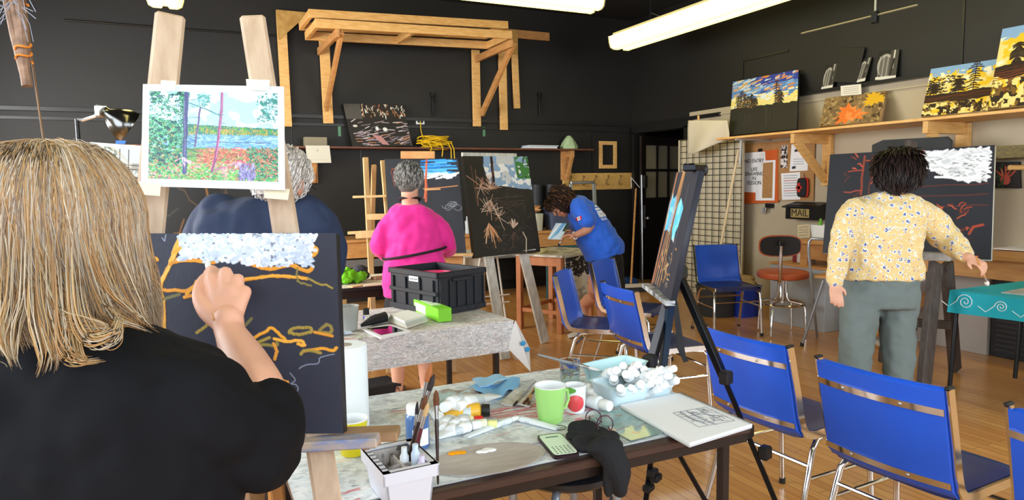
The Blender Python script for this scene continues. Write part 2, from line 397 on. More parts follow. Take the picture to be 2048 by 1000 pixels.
# right wall: black above the ledge, beige below, with a doorway next to the far corner
DY0, DY1, DZ = 7.45, 8.62, 2.2
mb = MB(); mb.box((XR+.06, (YF+DY0)/2, (2.38+ZC)/2), (.12, DY0-YF, ZC-2.38)); mb.box((XR+.06, (DY0+YB)/2, (DZ+ZC)/2), (.12, YB-DY0, ZC-DZ)); mb.box((XR+.06, (DY1+YB)/2, DZ/2), (.12, YB-DY1, DZ))
struct(mb.build('wall_right', black_wall))
slab('wall_right_lower', (XR+.06, (YF+DY0)/2, 1.19), (.12, DY0-YF, 2.38), beige_wall)
slab('trim_1', (XR-.035, (YF+DY0)/2-.5, 2.385), (.07, DY0-YF-1.0, .035), black_trim)          # picture ledge
slab('trim_2', (XR-.012, (YF+DY0)/2, 2.30), (.024, DY0-YF, .012), beige_wall)
slab('trim_3', ((XL+XR)/2, YB-.02, 2.315), (XR-XL, .04, .04), black_trim)
slab('trim_4', (XR-.015, (DY0+YB)/2-.3, 2.30), (.03, YB-DY0+.6, .05), black_trim)
slab('trim_5', ((XL+XR)/2, YB-.012, 2.22), (XR-XL, .024, .03), black_trim)
slab('baseboard_back', ((XL+XR)/2, YB-.012, .09), (XR-XL, .024, .18), black_trim)
slab('baseboard_right', (XR-.01, (YF+DY0)/2, .08), (.02, DY0-YF, .16), beige_wall)
# old painted boarding joints on the back wall
for i_, (px, w_) in enumerate(((583, .0), (355, .0), (720, .0), (1183, 0))):
    p = aty(px, 270, YB); slab('trim_%d' % (6+i_), (p.x, YB-.004, 1.9), (.012, .01, .62), black_trim)
mb = MB(); mb.tube([(-1.0, YB-.02, aty(201, 46, YB).z), (1.25, YB-.02, aty(616, 77, YB).z)], .011, 8); struct(mb.build('trim_10', black_trim))
# hallway niche behind the doorway and the half glazed door
slab('trim_11', (XR+.03, DY1+.03, DZ/2), (.18, .07, DZ), black_trim); slab('trim_12', (XR+.03, DY0, DZ/2), (.18, .09, DZ), black_trim); slab('trim_13', (XR+.03, (DY0+DY1)/2, DZ+.03), (.18, DY1-DY0+.15, .09), black_trim)
p0 = atz(1283, 586, 0); p0 = Vector((XR-.03, 8.50, 0)); ddir = Vector((math.cos(math.radians(14)), math.sin(math.radians(14)), 0)); dn = Vector((-ddir.y, ddir.x, 0))
door = struct(MB().build('door_1', None)) if False else None
def dbox(mb, a, b_, z0, z1, t=.04, off=0):
    mb.box(p0+ddir*((a+b_)/2)+dn*off+Vector((0, 0, (z0+z1)/2)), (b_-a, t, z1-z0), Matrix.Rotation(math.radians(14), 3, 'Z'))
mb = MB(); DW = 1.0; DH = 2.14
dbox(mb, 0, .10, 0, DH); dbox(mb, DW-.1, DW, 0, DH); dbox(mb, .1, DW-.1, DH-.13, DH); dbox(mb, .1, DW-.1, 1.1, 1.23); dbox(mb, .1, DW-.1, 0, 1.1, .03)
for q in (1, 2): x_ = .1+(DW-.2)*q/3; dbox(mb, x_-.018, x_+.018, 1.23, DH-.13)
dbox(mb, .1, DW-.1, 1.62, 1.66)
darkdoor = mat('dark_brown_door', '#1d1512', .35)
door = struct(mb.build('door_1', darkdoor))
mb = MB(); dbox(mb, .1, DW-.1, 1.23, DH-.13, .006); mb.build('pane', mat('frosted_beige_glass', '#a59c84', .5), door)
mb = MB(); dbox(mb, .015, .085, .78, 1.12, .006, -.024); mb.build('push_plate', steel, door)
mb = MB(); dbox(mb, .02, .075, 1.38, 1.56, .05, -.045); mb.build('keypad_lock', mat('dull_lock_metal', '#3c3a36', .4, .7), door)
mb = MB(); c_ = p0+ddir*.05-dn*.05+Vector((0, 0, .93)); mb.tube([c_, c_-dn*.03], .012, 10); mb.ell(c_-dn*.05, (.028, .028, .028)); mb.build('door_handle', steel, door, True)
# hall wall beyond the doorway
slab('wall_hall', (XR+1.3, 9.3, 1.5), (2.6, .1, 3.0), black_wall); slab('wall_hall', (XR+1.4, 7.2, 1.5), (.1, 4.2, 3.0), black_wall); slab('floor_hall', (XR+.75, 8.1, -.05), (1.3, 2.6, .1), darkdoor); slab('ceiling_hall', (XR+.8, 8.1, 2.6), (1.4, 2.8, .1), ceil_m); slab('wall_hall', (XR+.75, 7.0, 1.5), (1.3, .1, 3.0), black_wall)
# vertical joint on right wall and the little black frame moulding above
slab('trim_14', (XR-.005, atx(1925, 100, XR).y, 3.1), (.01, .02, 1.4), black_trim)
a_ = atx(1487, 122, XR); b_ = atx(1578, 104, XR)
mb = MB(); mb.beam((XR-.01, a_.y, a_.z), (XR-.01, b_.y, a_.z), .02, .02); mb.beam((XR-.01, a_.y, a_.z), (XR-.01, a_.y, a_.z-.35), .02, .02, up=(1, 0, 0)); struct(mb.build('trim_15', black_trim))
# ================================================================== fluorescent lamps
lens_m = mat('lit_prismatic_lens', '#fff3c8', .4, emit='#fff085', es=2.2)
lamp_body = mat('lamp_enamel', '#cfc6a0', .4)
def lamp(label, p, q, zb, w_=.30, end=''):
    """p,q: ends of the lens axis on plan"""
    p = Vector((p[0], p[1], zb)); q = Vector((q[0], q[1], zb)); d = (q-p).normalized(); s_ = Vector((-d.y, d.x, 0)); up = Vector((0, 0, 1))
    t = thing('ceiling_lamp', label, 'ceiling lamp', (p+q)/2, 0, 'fluorescent ceiling lamps')
    prof = [(-.5, .15), (-.47, .07), (-.42, .02), (-.30, 0), (-.10, 0), (-.06, .02), (.06, .02), (.10, 0), (.30, 0), (.42, .02), (.47, .07), (.5, .15)]
    mb = MB(); poly = [p+s_*(a*w_)+up*z for a, z in prof]; mb.prism(poly, q-p); mb.build('diffuser', lens_m, t, world=True)
    mb = MB(); mb.beam(p+up*.17, q+up*.17, w_*.7, .05); mb.build('housing', lamp_body, t, world=True)
    for e, sg in ((p, -1), (q, 1)):
        mb = MB(); poly = [e+d*(sg*.012)+s_*(a*w_*1.04)+up*(z*1.05-.004) for a, z in prof]; mb.prism(poly, d*(-sg*.012)); mb.build('end_cap', mat('yellowed_end_cap', '#b9b07c', .4), t, world=True)
    for fr in (.12, .5, .88):
        c_ = p.lerp(q, fr); mb = MB(); mb.tube([c_+up*.13, (c_.x, c_.y, ZC)], .007, 8); mb.build('hanging_rod', blackmetal, t, world=True)
    return t
ya = atz(1255, 97, 3.1)
lamp('long fluorescent ceiling lamp running parallel to the right wall', (ya.x-.02, 7.35), (ya.x-.02, 2.4), 3.1, .36)
lamp('fluorescent ceiling lamp above the lumber rack, parallel to the back wall', (3.70, 5.83), (1.2, 5.83), 3.1, .32)
lamp('fluorescent ceiling lamp seen end-on above the left easel board at the top left', (-.03, 7.2), (-.03, 4.6), 3.1, .32)
lamp('unseen extra fluorescent ceiling lamp added nearer the photographer along the right wall', (ya.x-.02, 1.9), (ya.x-.02, -1.5), 3.1, .34)  # out of view, added to brighten the room
lamp('unseen extra fluorescent ceiling lamp added overhead at the left side of the room', (-.03, 3.4), (-.03, -.6), 3.1, .32)  # another unseen lamp, put in for extra light from above
# ================================================================== things on and along the back wall
WY = YB
def flatpost(name, t, x0, x1, z0, z1, y=8.70, th=.04, m=pine):
    return MB().box(((x0+x1)/2, y, (z0+z1)/2), (x1-x0, th, z1-z0), None, .003).build(name, m, t, world=True)
t = thing('lumber_rack', 'pale pine lumber rack mounted high on the black back wall', 'wooden rack', (2.5, 8.7, 2.18))
a = aty(553, 22, 8.7); b = aty(565, 253, 8.7)
MB().beam(((a.x+aty(572, 62, 8.7).x)/2, 8.70, a.z), ((b.x+aty(584, 254, 8.7).x)/2, 8.70, b.z), .11, .04, up=(0, 1, 0)).build('post', pine, t, world=True)
MB().prism([aty(*p, 8.675) for p in ((552, 19), (617, 25), (602, 41), (574, 66), (560, 80), (557, 79))], (0, .012, 0)).build('plywood_gusset', ply, t, world=True)
for (xa, ya_, xb, yb_, wpx) in ((648, 75, 657, 247, .12), (951, 100, 954, 253, .11), (1004, 96, 1008, 260, .11), (1027, 62, 1034, 217, .09)):
    p = aty(xa, ya_, 8.70); q = aty(xb, yb_, 8.70)
    MB().beam(p, q, wpx, .04, up=(0, 1, 0), bev=.004).build('post', pine, t, world=True)
MB().prism([aty(*p, 8.672) for p in ((1003, 98), (1003, 60), (1036, 60), (1036, 110), (1028, 110))], (0, .012, 0)).build('plywood_gusset', ply, t, world=True)
MB().beam(aty(1000, 65, 8.70), aty(1098, 74, 8.70), .04, .11).build('loose_plank', pine2, t, world=True)
def frame(x0, x1, y0, y1, zl, zr, h, th=.04, mids=()):
    ms = []
    for y in (y0, y1): ms.append(MB().beam((x0, y, zl), (x1, y, zr), th, h))
    for x in (x0+th/2, x1-th/2)+tuple(mids): zz = zl+(zr-zl)*(x-x0)/(x1-x0); ms.append(MB().beam((x, y0, zz), (x, y1, zz), th, h*.94))
    return ms
for mb in frame(1.31, 3.61, 7.62, 8.25, 3.268, 3.338, .085): mb.build('upper_frame_rail', pine, t, world=True)
for mb in frame(1.37, 3.65, 7.60, 8.25, 3.168, 3.223, .092, mids=(2.45,)): mb.build('lower_frame_rail', pine, t, world=True)
for (px, X_) in ((655, 1.60), (952, 3.64)):
    zb = 3.085 if px < 800 else 3.12
    MB().beam((X_, 7.58, zb), (X_, 8.70, zb), .04, .085).build('bracket_arm', pine2, t, world=True)
    MB().beam((X_+.045, 7.60, zb+.03), (X_+.045, 8.62, 2.40), .04, .09, up=(0, 1, 1)).build('diagonal_brace', pine2, t, world=True)
# --- brown shelf
SZ = 1.945
t = thing('shelf', 'long narrow brown shelf along the black back wall under the lumber rack', 'shelf', (2.6, 8.6, 1.6))
x1 = aty(1187, 298, 8.5).x; MB().box(((-.6+x1)/2, 8.61, SZ-.012), (x1+.6, .26, .022), None, .002).build('board', brownshelf, t, world=True)
for px in (626, 1135):
    xc = aty(px, 330, 8.68).x
    MB().box((xc, 8.725, 1.72), (.16 if px > 1000 else .12, .04, .42), None, .003).build('bracket_post', pine2, t, world=True)
    mb = MB(); mb.box((xc, 8.63, SZ-.07), (.05, .22, .09), None, .003); mb.build('bracket_arm', pine2, t, world=True)
    MB().beam((xc, 8.55, SZ-.1), (xc, 8.70, 1.52), .045, .05, up=(0, 1, 1)).build('bracket_brace', pine2, t, world=True)
# --- painting leaning on the shelf
pt = Paint(240, 170, '#2c2a26')
n1 = pt.nz(10, 1)
for i in range(60):
    u = random.uniform(.28, 1); v = random.uniform(.0, .28); pt.line([(u, v), (u+random.uniform(-.03, .03), v+random.uniform(.03, .1))], .018, random.choice(['#efe6cc', '#f4efe0', '#d8b58a', '#cfd8dc', '#c98052']))
for i in range(26): pt.line(pt.wig(random.uniform(.28, .98), .0, random.uniform(.28, .98), .33, 4, .01), .008, '#3a2a20')
for i in range(110):
    u = random.uniform(.05, 1); v = random.uniform(.42, .98)
    if .45 < v < .66 and u < .75 and random.random() < .8: continue
    L_ = random.uniform(.06, .2); an = -.25+.9*(v-.7)*(1 if u < .5 else -1)+random.uniform(-.25, .25)
    pt.line([(u, v), (u+L_*math.cos(an), v+L_*math.sin(an))], .016, random.choice(['#b9a6ac', '#8f7f8a', '#d9cfd0', '#a98f8f', '#c9875f', '#6d6570']))
pt.poly([(.36, .72), (.5, .75), (.62, .97), (.5, .95)], '#c08a86'); pt.ellipse(.6, .6, .04, .05, '#e8ece6'); pt.ellipse(.47, .58, .03, .05, '#e8ece6'); pt.ellipse(.12, .52, .04, .03, '#d9d6cc')
pt.poly([(0, 0), (.27, 0), (.27, .36), (.0, .36)], '#56534d')
o = painted('painting', aty(686, 207, 8.68), aty(806, 209, 8.68), aty(705, 293, 8.57), pt, .03, side='#1d1c1b'); tag(o, 'dark canvas of tangled pink and grey roots leaning on the back wall shelf', 'painting')
# --- outlet + yellow cord
p = aty(840, 243, WY); ot = thing('wall_outlet', 'white double wall outlet above the coiled yellow cord', 'outlet', (p.x, WY, p.z-.04))
MB().box((p.x, WY-.008, p.z), (.115, .016, .075), None, .003).build('cover_plate', white_plastic, ot, world=True)
for s in (-1, 1): MB().box((p.x+s*.022, WY-.018, p.z), (.03, .008, .035), None, .002).build('socket', blackplastic, ot, world=True)
yel = mat('yellow_cord', '#e8bd20', .45)
rc = random.Random(4); pts = []; c0 = aty(869, 290, 8.58)
for i in range(190):
    a = i*.42; R_ = .18*(1-.25*math.sin(a*.37)); pts.append(Vector((c0.x+R_*math.cos(a)*1.0+.03*math.sin(i*.11), 8.58+.06*math.sin(a), SZ+.06+.05*math.sin(a*.83)+.04*math.sin(i*.05))))
mb = MB(); mb.tube(pts, .0065, 6)
for (dx, dz) in ((.05, -.12), (.16, -.18), (.2, -.2), (-.1, -.08)): mb.tube([(c0.x+dx, 8.50, SZ+.06), (c0.x+dx+.02, 8.455, SZ-.02), (c0.x+dx*1.15, 8.46, SZ+dz)], .0065, 6)
mb.tube([(p.x-.005, WY-.03, p.z), (p.x-.003, WY-.04, p.z-.12), (p.x+.02, WY-.09, SZ+.08)], .0065, 6)
one(mb, 'extension_cord', yel, 'loosely coiled yellow extension cord lying on the back wall shelf', 'cord', smooth=True, base=(c0.x, 8.58, SZ))
# --- pale papers, green stone
p = aty(1078, 292, 8.6); mb = MB()
pl = thing('paper_stack', 'flat stack of white paper on the right part of the back shelf', 'paper stack', (p.x, 8.6, SZ))
for i, (w_, h_) in enumerate(((.46, .018), (.44, .012), (.47, .010))): MB().box((p.x+.01*i, 8.60, SZ+.004+.016*i+h_/2-.003), (w_, .22, h_), .03*i, .001).build('sheets', mat('stacked_paper', '#dfe6ee', .7), pl, world=True)
p = aty(1138, 297, 8.6); mb = MB(); mb.lathe([(0, 0), (.125, .0), (.13, .03), (.10, .09), (.06, .15), (.025, .185), (0, .19)], (p.x, 8.60, SZ), 9)
o = one(mb, 'clay_cone', mat('pale_green_clay', '#b9cfa0', .8, col2='#97b283', vscale=9, bump=.4, bscale=14), 'pale green rounded cone of clay at the right end of the back shelf', 'clay lump', smooth=False, base=(p.x, 8.6, SZ))
# --- beige box and hanging card
p = aty(630, 284, 8.62); one(MB().box((p.x, 8.6, SZ+.055), (.26, .12, .11), None, .003), 'cardboard_box', mat('tan_cardboard', '#8f866e', .8), 'small tan box on the shelf behind the hanging white card', 'box')
a, b, c = aty(611, 291, 8.47), aty(659, 291, 8.47), aty(615, 326, 8.47)
pc = Paint(60, 45, '#d6d3c2'); pc.ellipse(.47, .28, .05, .06, '#b9b5a4'); pc.line([(.15, .8), (.8, .82)], .02, '#c0bcab')
tag(painted('hanging_card', a, b, c, pc, .003, side='#cfccbb', m=attr_mat('card_print', .8, 0)), 'blank off-white card hanging over the front of the back shelf', 'card')
# --- green tapes, wall hooks
for px, py in ((679, 262), (968, 263)):
    p = aty(px, py, WY); one(MB().box((p.x, WY-.002, p.z), (.035, .003, .13)), 'tape_strip', mat('green_tape', '#5f8f6c', .7), 'short strip of green tape on the wall %s' % ('left of the dark roots canvas' if px < 800 else 'under the right posts of the rack'), 'tape')
for px, lab in ((864, 'black metal hook on the black wall above the outlet'), (1077, 'black metal hook on the black wall right of the lumber rack')):
    p = aty(px, 186, WY); q = aty(px, 232, WY); mb = MB(); mb.box((p.x, WY-.02, p.z-.02), (.05, .04, .05), None, .004); mb.tube([(p.x, WY-.03, p.z), (p.x-.01, WY-.05, (p.z+q.z)/2), (p.x, WY-.03, q.z)], .01, 8); mb.tube([(p.x+.03, WY-.02, p.z), (p.x+.035, WY-.05, (p.z+q.z)/2), (p.x+.01, WY-.04, q.z)], .007, 8)
    one(mb, 'wall_hook', blackmetal, lab, 'hook', smooth=True)
# --- empty frame, coat rack
a = aty(1199, 282, 8.72); b = aty(1234, 337, 8.72); t = thing('empty_frame', 'small empty pale wood picture frame on the back wall near the corner', 'picture frame', ((a.x+b.x)/2, 8.72, b.z))
fw = .055
for (x0, x1_, z0, z1) in ((a.x, a.x+fw, b.z, a.z), (b.x-fw, b.x, b.z, a.z), (a.x+fw, b.x-fw, b.z, b.z+fw), (a.x+fw, b.x-fw, a.z-fw, a.z)):
    MB().box(((x0+x1_)/2, 8.73, (z0+z1)/2), (x1_-x0, .03, z1-z0), None, .004).build('frame_side', pine, t, world=True)
a = aty(1127, 348, 8.70); b = aty(1271, 378, 8.70); xr_ = min(b.x, XR-.02)
t = thing('coat_rack', 'long yellow pine coat rack board with brass hooks near the door', 'coat rack', ((a.x+xr_)/2, 8.72, 1.36))
MB().box(((a.x+xr_)/2, 8.725, 1.485), (xr_-a.x, .03, .245), None, .004).build('board', mat('varnished_pine', '#d9b069', .4, col2='#c99a50', vscale=3, stretch=(3, 3, 12)), t, world=True)
brass = mat('dull_brass', '#6b5a36', .35, .8)
for i in range(6):
    px = 1139+i*24.6; x = aty(px, 358, 8.7).x; mb = MB()
    mb.tube([(x+.03, 8.70, 1.56), (x+.02, 8.66, 1.55), (x, 8.68, 1.50), (x-.01, 8.69, 1.47), (x, 8.66, 1.43), (x+.02, 8.655, 1.445)], .007, 6); mb.ell((x+.032, 8.70, 1.565), (.01, .01, .01), None, 8, 6)
    mb.build('hook', brass, t, True, world=True)
# --- push broom and dustpan standing in the corner
t = thing('push_broom', 'push broom with long wooden handle leaning upside in the corner by the door', 'broom', (5.5, 7.95, 0))
p = aty(1272, 378, 8.4); q = atz(1262, 570, .1); q = Vector((q.x, q.y, .12)); MB().tube([q, p], .014, 8).build('handle', pine2, t, True, world=True)
MB().box(q+Vector((0, 0, -.03)), (.5, .06, .05), -.2, .006).build('broom_head', mat('pale_broom_head', '#c9c0b2', .6), t, world=True)
MB().box(q+Vector((0, 0, -.085)), (.5, .05, .065), -.2).build('bristles', mat('dark_bristles', '#2b2c2f', .9), t, world=True)
for k_, (dx, dz) in enumerate(((-.055, .02), (.01, -.02))): MB().tube([p+Vector((-.1, -.02, .17)), p+Vector((dx-.03+.08*k_, -.01, .02))], .006, 6).build('brace_wire', mat('white_enamel_wire', '#d8d6cf', .4), t, True, world=True)
p = atz(1240, 572, 0); mb = MB(); mb.loft([((p.x, p.y, .01), (.24, 0, 0), (0, .15, 0)), ((p.x, p.y, .06), (.25, 0, 0), (0, .16, 0)), ((p.x, p.y+.03, .10), (.25, 0, 0), (0, .13, 0)), ((p.x, p.y+.03, .085), (.22, 0, 0), (0, .11, 0)), ((p.x, p.y+.03, .03), (.2, 0, 0), (0, .1, 0))], 20, 5)
one(mb, 'dustpan', mat('blue_plastic_pan', '#2a4b8f', .4), 'flat blue plastic pan on the floor under the broom', 'dustpan')
# a second thin stick by the door post
p0_ = aty(1283, 350, 8.3); p1_ = aty(1281, 572, 7.9)
one(MB().tube([(p0_.x, 8.3, p0_.z), (p0_.x-.05, 8.2, .01)], .012, 8), 'metal_pole', steel, 'thin grey pole standing beside the door edge, right of the broom', 'pole', smooth=True)
# --- long workbench
t = thing('workbench', 'long pine workbench along the back wall behind the easels', 'workbench', (2.0, 8.4, 0))
bx0, bx1 = -1.2, aty(1196, 462, 8.05).x
MB().box(((bx0+bx1)/2, 8.38, .825), (bx1-bx0, .70, .035), None, .004).build('bench_top', pine2, t, world=True)
MB().box(((bx0+bx1)/2, 8.07, .715), (bx1-bx0, .035, .18), None, .003).build('apron', pine2, t, world=True)
MB().box(((bx0+bx1)/2, 8.07, .56), (bx1-bx0, .02, .09)).build('lower_rail', mat('grey_rail', '#6b6a68', .6), t, world=True)
for x in (bx0+.05, .9, 2.3, 3.4, bx1-.06): MB().box((x, 8.10, .40), (.09, .09, .81), None, .003).build('leg', pine2, t, world=True)
MB().box(((bx0+bx1)/2, 8.6, .40), (bx1-bx0-.2, .02, .5)).build('back_panel', black_trim, t, world=True)
# --- bench clutter
p = aty(1112, 478, 8.3); tb = thing('storage_tub', 'slate blue storage tub with grey lid on the workbench behind the bending woman', 'storage tub', (p.x, 8.3, .843))
MB().loft([((p.x+.03, 8.21, .845), (.2, 0, 0), (0, .10, 0)), ((p.x+.03, 8.21, 1.11), (.23, 0, 0), (0, .12, 0))], 24, 6).build('tub', mat('slate_plastic', '#47506a', .5), tb, world=True)
MB().loft([((p.x+.03, 8.21, 1.11), (.24, 0, 0), (0, .13, 0)), ((p.x+.03, 8.21, 1.14), (.24, 0, 0), (0, .13, 0)), ((p.x+.03, 8.21, 1.15), (.2, 0, 0), (0, .11, 0))], 24, 6).build('lid', mat('slate_lid', '#5c6477', .5), tb, world=True)
p = aty(1072, 460, 8.2); mb = MB(); mb.loft([((p.x, 8.2, .843), (.06, 0, 0), (0, .10, 0)), ((p.x, 8.2, 1.07), (.068, 0, 0), (0, .12, 0))], 16, 5); one(mb, 'clear_bin', mat('milky_plastic', '#b8b9a6', .4), 'milky plastic bin left of the slate blue tub on the workbench', 'bin')
p = aty(1066, 420, 8.25); mb = MB()
for i in range(7): mb.box((p.x+random.uniform(-.03, .03), 8.2+random.uniform(-.05, .05), 1.095+.012*i), (.14, .06, .012), random.uniform(-.6, .6))
one(mb, 'wood_scraps', pine2, 'loose wood scraps piled on top of the milky plastic bin', 'wood scraps')
for i, px in enumerate((1077, 1105)):
    x = aty(px, 400, 8.55).x; one(MB().lathe([(.07, .845), (.078, 1.42), (.08, 1.43), (.08, 1.45)], (x, 8.60, 0), 20), 'black_bucket', mat('dark_grey_bucket', '#2c2e33', .5), 'tall dark grey cylinder, %s of the pair at the wall behind the bench' % ('left' if i == 0 else 'right'), 'bucket', 'tall dark cylinders', smooth=True)
p = aty(1162, 372, 8.5); mb = MB(); t = thing('metal_stand', 'light metal stand frame in front of the coat rack board', 'stand', (p.x, 8.4, .85))
MB().box((p.x, 8.46, 1.47), (.40, .05, .04), None, .006).build('top_bar', steel, t, world=True)
for s in (-1, 1): MB().beam((p.x+s*.19, 8.46, 1.45), (p.x+s*.22+.02, 8.50, .845), .05, .03, up=(0, 1, 0)).build('leg', mat('pale_aluminium', '#b9beb9', .35, .6), t, world=True)
for i, (px, py, h_, r_) in enumerate(((926, 466, .16, .028), (938, 466, .22, .032), (915, 468, .1, .028))):
    p = aty(px, py, 8.15); one(MB().lathe([(r_, 0), (r_, h_*.7), (r_*.4, h_*.8), (r_*.4, h_)], (p.x, 8.2, .843), 14), 'bottle', mat('frosty_bottle', '#c4ccd2', .3), 'pale plastic bottle on the workbench between the two dark canvases', 'bottle', 'pale bottles on the workbench', smooth=True)
# cabinet under bench
p = aty(1105, 590, 7.95); a = atz(1095, 592, 0)
t = thing('teal_cabinet', 'dark teal folding panel leaning under the workbench behind the small table', 'panel', (p.x, 7.7, 0))
for dx, w_, an in ((-.12, .22, .5), (.22, .45, -.15)):
    MB().box((p.x+dx, 7.75, .33), (w_, .03, .66), an, .004).build('leaf', mat('teal_board', '#1f4a50', .6, var=.15), t, world=True)
# ================================================================== easels at the back
def B(t, name, p, q, w_, th, m, up=(0, 1, 0)): return MB().beam(p, q, w_, th, up=up, bev=.003).build(name, m, t, world=True)
pine3 = mat('pale_easel_pine', '#d8b27e', .55, col2='#c29a66', vscale=4, stretch=(5, 5, 1.4))
# --- the empty pine easel
t = thing('easel', 'empty pale pine easel in front of the workbench, left of the woman in pink', 'easel', dep(748, 640, 5.9)*1.0)
D = 5.8; t.location.z = 0
fwd = Vector((0.428, 0.899, 0))
def gz(px, py, d):
    p = dep(px, py, d); return p
bot = dep(750, 690, D); bot.z = 0.01; top = dep(731, 315, D+.1)
B(t, 'mast', bot, top, .045, .03, pine3)
p1 = dep(765, 321, D+.05); p2 = dep(786, 540, D-.05); p2 = p1+(p2-p1)*1.5; p2.z = 0.01; B(t, 'mast', p2, p1, .035, .03, pine3)
for (a, b, w_) in (((706, 394), (774, 392), .02), ((732, 434), (775, 433), .05), ((696, 466), (790, 461), .025), ((712, 472), (780, 468), .045)):
    B(t, 'crossbar', dep(*a, D-.06), dep(*b, D-.06), .03, w_, pine3, up=(0, 0, 1))
pb = dep(735, 560, D+.9); pb.z = .01; B(t, 'rear_leg', pb, dep(748, 330, D+.12), .04, .03, pine3)
pb = dep(690, 640, D); pb.z = .01; B(t, 'side_leg', pb, dep(684, 492, D+.1), .04, .03, pine3)
# --- easel and canvas of the woman in pink
D = 5.45
t = thing('easel', 'wooden easel holding the dark canvas with blue sky before the woman in pink', 'easel', (1.6, 5.2, 0))
cx_ = 838
bm_ = dep(845, 640, D-.05); bm_.z = .01
B(t, 'mast', Vector((dep(842, 600, D).x, dep(842, 600, D).y, .01)), dep(836, 306, D+.14), .06, .03, pine3)
B(t, 'clamp_head', dep(802, 310, D+.08), dep(870, 310, D+.08), .03, .06, pine2, up=(0, 0, 1))
for (a, b) in (((800, 330), (775, 650)), ((872, 330), (905, 650))):
    q = dep(*b, D-.1); q.z = .01; B(t, 'leg', q, dep(*a, D+.12), .045, .03, pine3)
B(t, 'tray', dep(770, 511, D-.10), dep(946, 509, D-.10), .08, .02, pine3, up=(0, 0, 1)); B(t, 'tray_support', dep(800, 523, D-.06), dep(926, 520, D-.06), .03, .06, pine2, up=(0, 0, 1))
pt = Paint(170, 220, '#2b2d33'); n1 = pt.nz(8, 3)
pt.a *= (0.85+.3*n1)[..., None]
for i in range(46):
    v = random.uniform(.0, .16); u = random.uniform(.55, .86); L_ = random.uniform(.05, .16)*(1-v); pt.line([(u-L_, v+.004), (u+L_, v)], .013, random.choice(['#3a9be0', '#2f86cf', '#5cb4ec', '#1f6db4']))
for i in range(40): u = random.uniform(.55, .97); v = random.uniform(.15, .215); pt.line([(u-.03, v), (u+.04, v-.01)], .014, random.choice(['#f4f8fb', '#d9ecf6', '#ffffff', '#9fd0ee']))
pt.line(pt.wig(.575, 0, .52, .45, 6, .008), .02, '#b5543a'); pt.line(pt.wig(.56, .05, .5, .42, 6, .01), .007, '#e07a50')
pt.line([(.5, .32), (.72, .31), (.96, .29)], .008, '#c98a5a'); pt.line([(.52, .33), (.72, .325)], .012, '#d9a065')
for i in range(5): pt.line(pt.wig(.1+.03*i, .1, .12+.05*i, .3, 5, .03), .005, '#8a4436')
for i in range(9): a0 = random.random()*6; u0 = .78+.02*i; pt.line([(u0+.05*math.cos(a0+k*.8), .5+.02*math.sin(i)+.03*math.sin(a0+k*.8)) for k in range(5)], .004, '#8f9296')
for v in (.10, .23): pt.line([(.1, v+.01), (.5, v)], .005, '#a04a38')
o = painted('canvas', dep(769, 318, D+.09), dep(916, 317, D+.09), dep(781, 510, D-.08), pt, .03, side='#26272a'); tag(o, 'dark canvas with bright blue sky patch on the easel of the woman in pink', 'painting')
# --- white painted easel with the large canvas
t = thing('easel', 'white painted A-frame easel with splayed legs left of the bending woman', 'easel', (2.6, 5.5, 0))
wp = mat('white_painted_wood', '#d9d6cb', .6, col2='#b4b0a2', vscale=5, stretch=(6, 6, 1.5), bump=.06)
foot = atz(1090, 684, .01); B(t, 'leg', foot, dep(1040, 480, 6.08), .085, .03, wp); B(t, 'leg', dep(1040, 480, 6.10), dep(990, 330, 6.2), .07, .03, wp)
f2 = dep(1010, 680, 5.75); f2.z = .01; B(t, 'leg', f2, dep(975, 500, 5.9), .085, .03, wp); B(t, 'leg', dep(975, 500, 5.92), dep(955, 316, 6.05), .06, .03, wp)
f3 = dep(965, 690, 5.9); f3.z = .01; B(t, 'rear_leg', Vector((f3.x+.1, f3.y+.55, .01)), dep(968, 500, 6.05), .06, .03, wp)
B(t, 'top_bar', dep(924, 309, 5.88), dep(1032, 311, 6.2), .03, .035, wp, up=(0, 0, 1)); B(t, 'tray', dep(962, 513, 5.76), dep(1068, 500, 6.08), .06, .025, wp, up=(0, 0, 1))
pt = Paint(240, 300, '#26231f'); n1 = pt.nz(7, 5); pt.a *= (.8+.4*n1)[..., None]
# pale cloud and sky on the right top
S = (pt.V < .27+.10*(pt.U-.3)+.03*pt.nz(9, 2)) & (pt.U > .30+.15*pt.V+.1*pt.nz(10, 8)-.05)
pt.put(S.astype(float), '#c9cbc9'); S2 = S & (pt.nz(6, 4) > .5); pt.put(S2.astype(float), '#8aa7c4'); S3 = S & (pt.nz(14, 6) > .56) & (pt.V > .08); pt.put(S3.astype(float), '#eceae4')
S4 = (pt.U > .78-.15*pt.V*0) & (pt.V < .24) & (pt.nz(22, 9) > .47); pt.put(S4.astype(float), '#3f7d3a'); S5 = (pt.U > .8) & (pt.V < .24) & (pt.nz(30, 11) > .62); pt.put(S5.astype(float), '#274d27')
pt.line(pt.wig(.42, .0, .40, .33, 5, .008), .03, '#2a1714'); pt.line(pt.wig(.44, .06, .36, .33, 5, .008), .008, '#6d3b2c')
def burst(u, v, n, L0, L1, a0, a1, col, wd=.006):
    for i in range(n):
        a = random.uniform(a0, a1); L_ = random.uniform(L0, L1); pt.line(pt.wig(u, v, u+L_*math.cos(a), v+L_*math.sin(a), 3, .008), wd, random.choice(col))
cols = ['#c9a58a', '#b98a6e', '#e0cdbb', '#9a6a50', '#d8b9a0']
burst(.2, .3, 10, .05, .18, -2.6, 2.6, cols, .005); burst(.42, .62, 14, .04, .16, -3, 3, cols, .005); burst(.36, .34, 22, .08, .26, -PI, 0, cols); burst(.33, .45, 14, .05, .2, .2, PI-.2, cols); burst(.30, .56, 12, .06, .2, -PI, 0, cols, .005)
